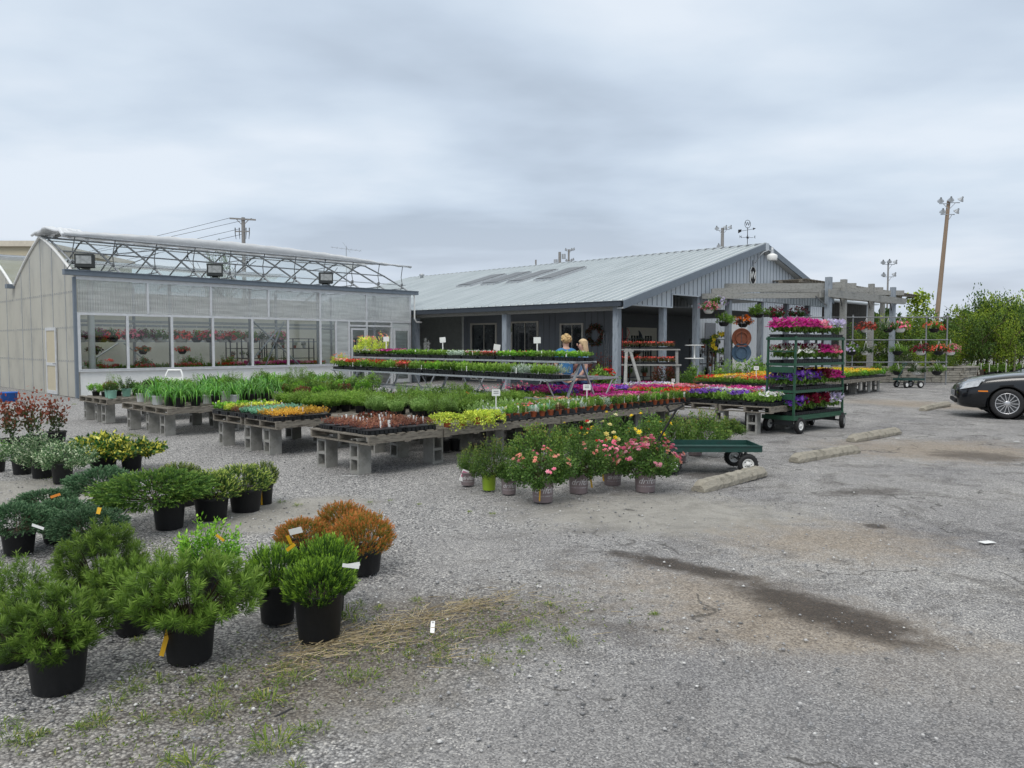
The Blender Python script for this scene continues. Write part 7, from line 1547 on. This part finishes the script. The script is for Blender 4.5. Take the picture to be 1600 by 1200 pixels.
p = gp(945, 600); potted('geranium_pot', 'big pot of scarlet geraniums at the right end of the steel rack', 'potted plant', 2.0, 17.4, .2, .45, ('mid', 0), .42, .45, None, M_pot, bl=(blooms(F_red, 9, n=60, size=.1, cluster=8, lo=0),), z0=.3)
mb = MB(); mb.box((2.0, 17.4, .15), (.6, .6, .3)); o = mb.build('plant_stand', M_wood); tag(o, 'low timber stand under the scarlet geraniums', 'stand')
# shrubs and small things in front of the gable posts
for i, (x, y, k, fr__, fh) in enumerate(((5.0, 25.0, 'redleaf', .5, .7), (5.5, 24.2, 'dark', .42, .5), (6.0, 25.4, 'mid', .45, .7), (6.6, 24.6, 'mid', .45, .6), (7.2, 25.6, 'fine', .6, .95), (7.9, 25.2, 'mid', .62, .9), (8.5, 26.2, 'dark', .5, .7), (5.9, 23.6, 'redleaf', .35, .4), (9.0, 27.4, 'redleaf', .4, .8))):
    potted('potted_shrub', '%s shrub in front of the gable posts, %s from left' % ({'redleaf': 'red-leaved', 'dark': 'dark green', 'mid': 'mid green', 'fine': 'feathery green'}[k], ORD[i]), 'potted shrub', x, y, .2, .32, (k, i % 2), fr__, fh, 'shrubs before the gable posts', M_pot)
g = empty('plant_stand', (6.55, 27.6, 0), 0, 'white two-tier round plant stand between the gable posts', 'stand')
mb = MB(); mb.lathe([(0, 1.60), (.33, 1.60), (.34, 1.63), (0, 1.635)], 24); mb.build('upper_disc', M_whitep, g); mb = MB(); mb.lathe([(0, 1.13), (.33, 1.13), (.34, 1.16), (0, 1.165)], 24); mb.build('lower_disc', M_whitep, g); mb = MB(); mb.tube([(0, 0, 0), (0, 0, 1.6)], .03); mb.lathe([(.22, 0), (.2, .03), (.03, .06)], 16); mb.build('stem', M_whitep, g)
for i, (u, z, d, k, m_, bw, fr__) in enumerate(((1106, 2.95, 28.9, 'mid', F_pink, M_whitep, .34), (1120, 3.15, 29.4, 'mid', F_lilac, M_whitep, .36), (1130, 2.5, 30, 'mid', None, M_pot, .42), (1160, 2.5, 32, 'redleaf', F_org, M_pot, .38), (1184, 2.9, 32, 'mid', None, M_pot, .45), (1210, 2.9, 33.2, 'dark', F_wine, M_pot, .42), (1246, 2.95, 34, 'dark', F_wine, M_pot, .40))):
    basket((u - 800) / 1200 * d, d, z + .35, ['pink basket in white pot', 'lilac basket in white pot, highest of all', 'ivy basket in dark pot', 'rusty orange basket', 'wide green fern basket', 'dark purple basket', 'dark wine basket'][i] + ' hanging between the gable posts', k, (bb(m_),) if m_ else (), bw, 'baskets hanging between the gable posts', drop=.5, r=.2, fr_=fr__, fh=fr__ * 1.1)
for i, (u, v, d, Rr, lf, bl_, t) in enumerate(((1125, 536, 32, .36, L_yew, F_yel, 'sunflower wreath on a rack between the gable posts'),)):
    wreath((u - 800) / 1200 * d, d, CAMH - (v - 538) / 1200 * d, 0, Rr, t, lf, bl_)
for i, (u, v, d, Rr, mm, t) in enumerate(((1158, 528, 31.5, .40, mat('rust_metal', (.22, .07, .035), .7, var=.3), 'round rusty metal disc hung between the gable posts'), (1158, 551, 31.5, .40, mat('blue_metal', (.06, .11, .17), .6, var=.2), 'round blue metal disc hung below the rusty one'))):
    g = empty('wall_disc', ((u - 800) / 1200 * d, d, CAMH - (v - 538) / 1200 * d), 0, t, 'wall ornament', None); mb = MB(); mb.lathe([(0, 0), (Rr * .5, .03), (Rr * .9, .01), (Rr, -.03), (Rr, .01)], 24, axis='Y'); torus(mb, (0, -.02, 0), Rr * .6, .02); mb.build('disc', mm, g); mb = MB(); mb.tube([(0, 0, Rr), (0, 0, Rr + .5)], .01); mb.build('hanger', M_darksteel, g)
g = empty('oval_mirror', (5.6, 35.4, 1.75), 0, 'dark oval framed mirror beside the cream double door', 'mirror'); mb = MB(); mb.lathe([(0, 0), (.36, 0), (.40, -.03), (.44, 0)], 24, axis='Y'); ob = mb.build('frame', M_dgut, g); ob.scale = (1, 1, 1.5)
for i, (s, e) in enumerate(((5.6, 3.6), (8.4, 2.0), (10.6, 2.4), (4.2, 4.0))):
    shelving(OB, s, e, 1.6, .4, 1.9, 4, 'dark shelf unit of garden goods inside the shop hall, %s' % ['centre', 'right of centre', 'far right', 'left'][i], seed=i + 9)
    for k in range(5):
        p = fr(OB, s + .2 + .3 * k, e + .2); potted('potted_plant', 'pot on hall shelf unit %s, %s from its left' % (['centre', 'right of centre', 'far right', 'left'][i], ORD[k]), 'potted plant', p[0], p[1], .1, .16, (['mid', 'dark', 'redleaf'][(i + k) % 3], 0), .2, .28, 'pots on the hall shelves', [M_terra, M_pot][k % 2], z0=.25 + 1.65 * ((k + i) % 4) / 3 * .75)
for i in range(7):
    g = fr(OB, 7.9 + i * .16, 1.2 + .1 * (i % 2)); mb = MB(); mb.tube([(g[0], g[1], 0), (g[0] + .05 * math.sin(i), g[1], 1.5 + .12 * (i % 3))], .016, 5); o = mb.build('garden_stake', M_wood); tag(o, 'thin wooden garden stake leaning in a bundle by the gable posts', 'stake', 'bundle of wooden stakes')

# ------------------------------------------------------------------ right side: pipe rack, stone bed, shrubs, trees
def pipe_rack():
    M_steel = mat('dull_pipe', (.22, .23, .24), .6, .3)
    g = empty('pipe_rack', (11.6, 31.4, 0), 0, 'galvanised pipe rack with three rails for hanging baskets', 'plant rack')
    for x in (0, 2.3, 5.3, 6.15): mb = MB(); mb.tube([(x, 0, 0), (x, 0, 2.85)], .03, 8); mb.sphere((x, 0, 2.75), .055, seg=8, ring=6); mb.sphere((x, 0, .92), .055, seg=8, ring=6); mb.sphere((x, 0, 1.83), .055, seg=8, ring=6); mb.build('post', M_steel, g)
    for z in (.92, 1.83, 2.75): mb = MB(); mb.tube([(-.3, 0, z), (6.2, 0, z)], .022, 8); mb.build('rail', M_steel, g)
pipe_rack()
hb = [(1352, 2, 'redleaf', F_coral), (1386, 2, 'dark', None), (1405, 2, 'mid', F_pink), (1458, 2, 'mid', F_coral), (1300, 2, 'dark', F_wine), (1330, 1, 'mid', F_lilac), (1352, 1, 'dark', None), (1402, 1, 'mid', None), (1438, 1, 'dark', F_wine), (1466, 1, 'mid', F_coral), (1484, 1, 'mid', F_pink), (1403, 0, 'mid', None), (1432, 0, 'dark', None), (1464, 0, 'mid', None), (1374, 0, 'mid', None)]
for i, (u, lv, k, m_) in enumerate(hb):
    x = (u - 800) / 1200 * 31.4; z = (.92, 1.83, 2.75)[lv]; cnt = sorted([q[0] for q in hb if q[1] == lv]).index(u)
    basket(x, 31.4, z + .0, '%s basket on the %s rail of the pipe rack, %s from left' % ({None: 'green', F_coral: 'coral', F_pink: 'pink', F_wine: 'dark red', F_lilac: 'lilac'}[m_], ('lowest', 'middle', 'top')[lv], ORD[cnt]), k, (bb(m_),) if m_ else (), [M_whitep, M_pot][i % 2], 'hanging baskets on the pipe rack', drop=.62 if lv else .52, r=.2, fr_=.36, fh=.34)
M_stone = mat('field_stone', (.27, .255, .22), .95, scale=5, bump=.7, bscale=22, dirt=(.13, .12, .10))
def stone_wall(pts, h, label, seed):
    rr = random.Random(seed); g = empty('stone_wall', (pts[0][0], pts[0][1], 0), 0, label, 'stone wall'); mb = MB(); rows = int(h / .10)
    for a, b in zip(pts[:-1], pts[1:]):
        L_ = math.hypot(b[0] - a[0], b[1] - a[1]); an = math.atan2(b[1] - a[1], b[0] - a[0])
        for k in range(rows):
            t = -rr.uniform(0, .2); zc = 0
            while t < L_:
                w = rr.uniform(.2, .5); c = t + w / 2; off = rr.uniform(-.03, .03)
                mb.box((a[0] - pts[0][0] + math.cos(an) * c - math.sin(an) * off, a[1] - pts[0][1] + math.sin(an) * c + math.cos(an) * off, k * h / rows + h / rows / 2), (w - .012, .30, h / rows - .012), rz=an + rr.uniform(-.03, .03)); t += w
        mb.bar((a[0] - pts[0][0], a[1] - pts[0][1], h + .03), (b[0] - pts[0][0], b[1] - pts[0][1], h + .03), .42, .06, 0)
    mb.build('stones', M_stone, g)
stone_wall([(14.0, 34.0), (17.0, 33.6), (19.6, 33.4), (20.6, 34.2), (21.0, 36.5)], .62, 'low dry stone wall of the raised bed behind the pipe rack', 1)
stone_wall([(15.6, 37.2), (18.8, 36.6)], 1.05, 'higher stone ledge behind the left half of the pipe rack', 2)
mb = MB(); mb.box((17.6, 36.4, .28), (6.6, 4.8, .5)); o = mb.build('raised_bed_soil', M_soil); tag(o, kind='structure'); o.name = 'terrain_bed'
L_tree = leafmat('tree_leaves', [(0, (.035, .065, .015)), (.45, (.065, .13, .025)), (.8, (.14, .23, .04)), (1, (.26, .34, .07))], .5, .3)
L_treey = leafmat('yellow_green_leaves', [(0, (.09, .14, .02)), (.45, (.19, .29, .03)), (.8, (.36, .46, .05)), (1, (.52, .58, .10))], .5, .35)
L_dtree = leafmat('dark_tree_leaves', [(0, (.03, .055, .015)), (.5, (.06, .12, .025)), (1, (.14, .22, .05))], .5, .3)
def f_crown(seed, m, n=1500, H=1.0, Rr=.5, lf=.06, arms=9, col=False, base=.25, w=.6, loose=.13):
    """crown: limbs fan out from the trunk, leaf clumps along them; returns crown mesh and trunk MB of unit-ish size"""
    g = NP(seed); r = g.r; mb = MB(); P = []; T = []
    mb.tube([(0, 0, 0), (.01, .01, base), (.015 * math.sin(seed), .02 * math.cos(seed), H * .55), (0, 0, H * .92)], [.02, .016, .010, .003], 7)
    tot = 0
    for i in range(arms):
        z0 = base + (H - base) * (i / arms) * .8; a = i * 2.4 + r.uniform(-.4, .4); f = math.sin(math.pi * min(1, .18 + .82 * (z0 - base) / (H - base) * .9)) if not col else .8
        L_ = Rr * (.55 + .5 * f) * r.uniform(.75, 1.15); up = .35 + .75 * (z0 / H); e = np.array([math.cos(a) * L_, math.sin(a) * L_, L_ * up]); b0 = np.array([0, 0, z0])
        mb.tube([tuple(b0), tuple(b0 + e * .5 + np.array([0, 0, .02])), tuple(b0 + e)], [.009, .006, .002], 5)
        for c in range(4):
            t = .35 + .22 * c + r.uniform(-.05, .1); q = b0 + e * t + rdir(1, r)[0] * loose * .6; k = n // (arms * 4); P.append(q + r.normal(0, 1, (k, 3)) * loose * r.uniform(.35, .75) * np.array([1, 1, .8])); T.append(np.full(k, r.uniform(-.15, .15)))
    P = np.concatenate(P); T = np.concatenate(T); g.leaf(P, rdir(len(P), r) + np.array([0, 0, -.2]), lf * r.uniform(.6, 1.2, len(P)), lf * w, .5 + T + .25 * (P[:, 2] / H - .5) * 0 + r.uniform(-.3, .3, len(P)))
    return g.mesh('crown', m), mb.mesh('trunk', M_branch)
TREES = {}
def tree(x, y, h, kind, label, group, z0=0.0, wide=1.0, pot=False, cat='tree', name='nursery_tree'):
    K = {'y': (L_treey, 2600, .5, .055, 12), 'g': (L_tree, 2600, .5, .06, 12), 'thin': (L_tree, 1100, .26, .06, 12), 'd': (L_dtree, 3200, .6, .05, 14), 'bush': (L_tree, 2600, .6, .06, 10), 'ybush': (L_treey, 2600, .6, .05, 10)}
    v = random.randint(0, 1); m_, n, Rr, lf, ar = K[kind]
    if (kind, v) not in TREES: TREES[kind, v] = f_crown(hash_(kind) + v * 5, m_, n, 1.0, Rr, lf, ar, base=.08 if 'bush' in kind else .22, loose=.16 if kind != 'thin' else .08)
    c, t = TREES[kind, v]; o = empty(name, (x, y, z0), random.uniform(0, 6.28), label, cat, group); k = h
    link('trunk', t, o, (0, 0, .3 if pot else 0), sc=k); link('crown', c, o, (0, 0, .3 if pot else 0), sc=(k * wide, k * wide, k))
    if pot: link('pot', pot_mesh(M_pot), o, sc=(.28, .28, .42))
    return o
def tp(u, d): return ((u - 800) / 1200 * d, d)
for i, (u, d, h, k, w) in enumerate(((1338, 36.5, 2.6, 'bush', .8), (1352, 35.2, 2.3, 'ybush', .8), (1372, 36, 2.6, 'bush', .9), (1392, 36.5, 3.0, 'bush', .8), (1412, 37, 3.4, 'ybush', .7), (1428, 37.8, 3.3, 'bush', .8), (1446, 36, 2.5, 'bush', .9), (1462, 36.8, 2.6, 'bush', 1.0), (1486, 36.2, 2.4, 'ybush', .9), (1500, 38.5, 3.0, 'bush', 1.0), (1405, 35.2, 1.4, 'bush', .9), (1440, 35, 1.2, 'ybush', 1), (1478, 35, 1.3, 'bush', 1), (1510, 36.5, 1.6, 'ybush', 1))):
    x, y = tp(u, d); h *= .60; tree(x, y, h, k, '%s shrub in the raised stone bed, %s in order' % ({'bush': 'green', 'ybush': 'yellow-green'}[k], ORD[i]), 'shrubs in the raised bed', z0=.5, wide=w, name='garden_shrub', cat='shrub')
for i, (u, d, h, k, w) in enumerate(((1518, 37, 4.0, 'y', .8), (1500, 39, 3.7, 'thin', 1), (1540, 37.5, 4.6, 'g', .62), (1552, 36, 3.6, 'y', .8), (1566, 37, 3.9, 'g', .8), (1581, 38, 4.7, 'thin', 1.1), (1592, 36, 3.8, 'g', .8), (1604, 37.5, 4.5, 'y', .7), (1534, 35.5, 3.2, 'g', .8), (1618, 36.4, 4.0, 'g', .8), (1640, 37, 4.2, 'y', .8), (1470, 40, 4.1, 'thin', 1), (1660, 36, 4.0, 'g', .8), (1690, 37, 4.4, 'g', .8), (1575, 35, 2.8, 'y', .7), (1556, 39.5, 4.2, 'g', .8), (1527, 40, 4.0, 'g', .8))):
    x, y = tp(u, d); h *= .70; w *= .78; tree(x, y, h, k, '%s young tree in black nursery pot, %s in its line right of the stone wall' % ({'y': 'yellow-green', 'g': 'green', 'thin': 'slender'}[k], ORD[i]), 'young potted trees on the right', wide=w, pot=True)
for i in range(8):
    x, y = tp(1520 + i * 13, 34.6 + .3 * (i % 2)); mb = MB(); mb.box((0, 0, .2), (.03, .03, .4) if i != 5 else (.07, .07, 2.1)); o = mb.build('marker_stake', mat('pale_stake', (.45, .44, .41), .7) if i != 5 else M_wood, None, (x, y, .4)); tag(o, '%s stake among the nursery pots, %s from left' % ('pale' if i != 5 else 'tall brown', ORD[i]), 'stake', 'stakes among the nursery pots')
    potted('potted_shrub', 'low green shrub in black nursery pot by the stone wall, %s from left' % ORD[i], 'potted shrub', x + .2, y + .4, .26, .4, ('mid', i % 2), .4, .45, 'low shrubs in nursery pots', M_pot, bl=(bb(F_red, 20, .1),) if i == 1 else ())
# vine on the pergola's far corner
q = NP(77); r = q.r; n = 900; t = r.uniform(0, 1, n); P = np.stack([23.3 + r.normal(0, .35, n), 44.2 + r.normal(0, .3, n), 4.5 - t ** 1.4 * 3.2 + r.normal(0, .12, n)], 1); q.leaf(P, rdir(n, r), .22, .14, r.uniform(0, 1, n)); o = link('climbing_vine', q.mesh('climbing_vine', L_treey)); tag(o, 'green vine spilling over the far corner of the pergola roof', 'vine')
# far trees along the horizon
def far_trees():
    g = NP(88); r = g.r; V = []
    for (x0, x1, y, hh, n) in ((24, 170, 95, 5.0, 46), (-190, -45, 120, 7, 34), (-42, 24, 150, 6.5, 16), (170, 420, 170, 9, 40)):
        for k in range(n):
            cx = x0 + (x1 - x0) * (k + r.uniform(0, 1)) / n; cy = y + r.uniform(-6, 12); h = hh * r.uniform(.55, 1.15); w = h * r.uniform(.5, .9); d = dome(240, r, lo=-.4); P = np.array([cx, cy, h * .52]) + d * np.array([w, w * .6, h * .5]) * r.uniform(.7, 1.05, (240, 1))
            g.leaf(P, rdir(240, r), .9, .7, r.uniform(.1, .9, 240) * .6 + r.uniform(0, .3))
    o = link('far_trees', g.mesh('far_trees', L_dtree)); tag(o, 'distant belt of dark trees along the horizon', 'trees', kind='stuff')
far_trees()

# ------------------------------------------------------------------ poles
M_pole = mat('pole_wood', (.26, .19, .135), .9, var=.2, scale=3, stretch=(6, 6, .5)); M_poleg = mat('grey_pole', (.24, .23, .22), .85, var=.15)
def flood_pole(u, d, vtop, label, lean=0.0, r=.14, m=M_poleg, lamps=((-1, 0), (-.35, 0), (1, 0), (-.8, -1.3), (.6, -1.3)), k=1.0, base_u=None):
    x, y = tp(base_u if base_u else u, d); top = CAMH + (538 - vtop) / 1200 * d; tx = (u - 800) / 1200 * d - x; g = empty('floodlight_pole', (x, y, 0), 0, label, 'light pole', 'sports field light poles')
    mb = MB(); mb.tube([(0, 0, -.3), (tx, 0, top)], [r, r * .65], 10); mb.build('pole', m, g); mb = MB()
    for z in sorted(set(l[1] for l in lamps)): xs = [l[0] * k for l in lamps if l[1] == z]; cx = tx * (top + z * k) / top; mb.bar((cx + min(xs + [0]), -.1, top - .35 * k + z * k), (cx + max(xs + [0]), -.1, top - .35 * k + z * k), .07 * k, .07 * k); mb.bar((cx, -.1, top - 1.0 * k + z * k), (cx + max(xs) * .6, -.1, top - .35 * k + z * k), .05 * k, .05 * k)
    mb.build('crossarm', M_steel, g)
    for lx, lz in lamps:
        mb = MB(); cx = tx + lx * k; mb.lathe([(.08 * k, .3 * k), (.12 * k, .15 * k), (.30 * k, -.08 * k), (.32 * k, -.12 * k), (.0, -.1 * k)], 12, (0, 0, 0)); o = mb.build('flood_lamp', M_steel, g, (cx, -.3, top + lz * k - .05 * k)); o.rotation_euler = (R(40), R(20) * (1 if lx > 0 else -1), 0)
flood_pole(1475, 60, 316, 'tall leaning wooden floodlight pole at the right', base_u=1456, r=.20, m=M_pole, lamps=((-1.05, 0), (0, 0.1), (1.05, .1), (-.8, -1.1), (.65, -1.1)), k=.75)
flood_pole(1384, 110, 410, 'small distant floodlight pole above the pergola', r=.16, lamps=((-.8, 0), (0, .1), (.8, 0), (-.7, -1.6), (.7, -1.6)), k=1.1)
flood_pole(1126, 75, 358, 'floodlight pole rising behind the right part of the shop ridge', r=.22, lamps=((-.9, 0), (.3, .1), (.95, .1), (-.6, -2.4)), k=.7)
flood_pole(888, 120, 391, 'floodlight pole with two lamp rows behind the shop ridge', r=.22, lamps=((-.6, 0), (.5, 0), (1.0, .1), (-.5, -2.2), (.5, -2.2), (.9, -2.0)), k=.75)
x, y = tp(874, 115); g = empty('utility_pole', (x, y, 0), 0, 'utility pole with grey transformers behind the shop ridge', 'utility pole'); top = CAMH + (538 - 395) / 1200 * y
mb = MB(); mb.tube([(0, 0, 0), (0, 0, top)], [.25, .2], 8); mb.build('pole', M_poleg, g)
for dx, dz in ((.6, -.6), (-.6, -1.4), (.5, -1.8)): mb = MB(); mb.tube([(dx, 0, top + dz - .4), (dx, 0, top + dz + .3)], .3, 10); mb.build('transformer', M_steel, g)
x, y = tp(837, 80); mb = MB(); mb.tube([(0, 0, 0), (0, 0, CAMH + (538 - 407) / 1200 * y)], .08, 8); o = mb.build('mast', M_poleg, None, (x, y, 0)); tag(o, 'thin plain mast behind the left half of the shop ridge', 'mast')
x, y = tp(384, 75); top = CAMH + (538 - 342) / 1200 * y; g = empty('utility_pole', (x, y, 0), 0, 'wooden utility pole with crossarm and wires behind the greenhouse', 'utility pole')
mb = MB(); mb.tube([(0, 0, 0), (0, 0, top)], [.22, .17], 10); mb.build('pole', M_poleg, g)
mb = MB(); mb.bar((-1.25, -.12, top - .1), (1.25, -.12, top - .25), .12, .14); mb.bar((-.6, -.1, top - .2), (0, -.1, top - .8), .06, .06); mb.bar((.6, -.1, top - .2), (0, -.1, top - .8), .06, .06); mb.bar((-.75, -.12, top - 1.35), (.65, -.12, top - 1.35), .1, .1); mb.build('crossarm', M_poleg, g)
for dx in (-.75, -.35, .3, .62): mb = MB(); mb.tube([(dx, -.12, top - 1.0), (dx, -.12, top - 1.55), (dx * .9, -.12, top - 2.1)], [.05, .04, .02], 6); mb.build('insulator', M_darksteel, g)
for k, (dx, z0, ex, ez) in enumerate(((-1.2, top - .05, -42, 6.0), (-.3, top - 1.1, -42, 5.6), (0, top - 1.6, -42, 5.2), (.9, top - .1, -42, 6.4))):
    mb = MB(); mb.tube([(dx + (ex - dx) * t, -.1 - 6 * t, z0 + (ez - z0) * t - 1.2 * math.sin(math.pi * t)) for t in [i / 10 for i in range(11)]], .018, 4); mb.build('wire', M_dark, g)
x, y = tp(543, 46); z = CAMH + (538 - 383) / 1200 * y; g = empty('television_antenna', (x, y, 0), .3, 'bare television aerial rising behind the right end of the greenhouse', 'antenna'); mb = MB(); mb.tube([(0, 0, 0), (0, 0, z - .1)], .025, 6); mb.build('mast', M_steel, g); mb = MB(); mb.bar((-.9, 0, z - .2), (.9, 0, z - .38), .02, .02)
for k in range(7): xx = -.8 + k * .27; mb.bar((xx, -.35 - .03 * k, z - .2 - .09 * (xx + .9)), (xx, .35 + .03 * k, z - .2 - .09 * (xx + .9)), .012, .012)
mb.bar((-.2, 0, z + .1), (.25, 0, z - .5), .015, .015); mb.build('elements', M_steel, g)
x, y = tp(347, 90); tree(x, y, 9.1, 'd', 'top of a distant tree peeping over the greenhouse roof', None, wide=.3, name='tree')
# blue tub by the greenhouse wall
p = gp(14, 627); g = empty('blue_tub', (p[0], p[1], 0), .2, 'blue plastic tub standing by the greenhouse end wall', 'tub'); mb = MB(); mb.lathe([(0, 0), (.19, 0), (.225, .24), (.245, .245), (.245, .27), (.21, .27), (.18, .04)], 20); mb.build('tub', mat('blue_plastic', (.02, .12, .45), .45), g); link('soil', soil_mesh(), g, (0, 0, .2), sc=(.2, .2, .1))
# black crate lying under the nearest table
p = gp(695, 705); g = empty('black_crate', (p[0], p[1], 0), TH, 'black empty pots stacked under the nearest table', 'pots'); 
for k in range(3): link('pot', pot_mesh(M_pot), g, (-.2 + k * .2, 0, 0), sc=(.09, .09, .17))
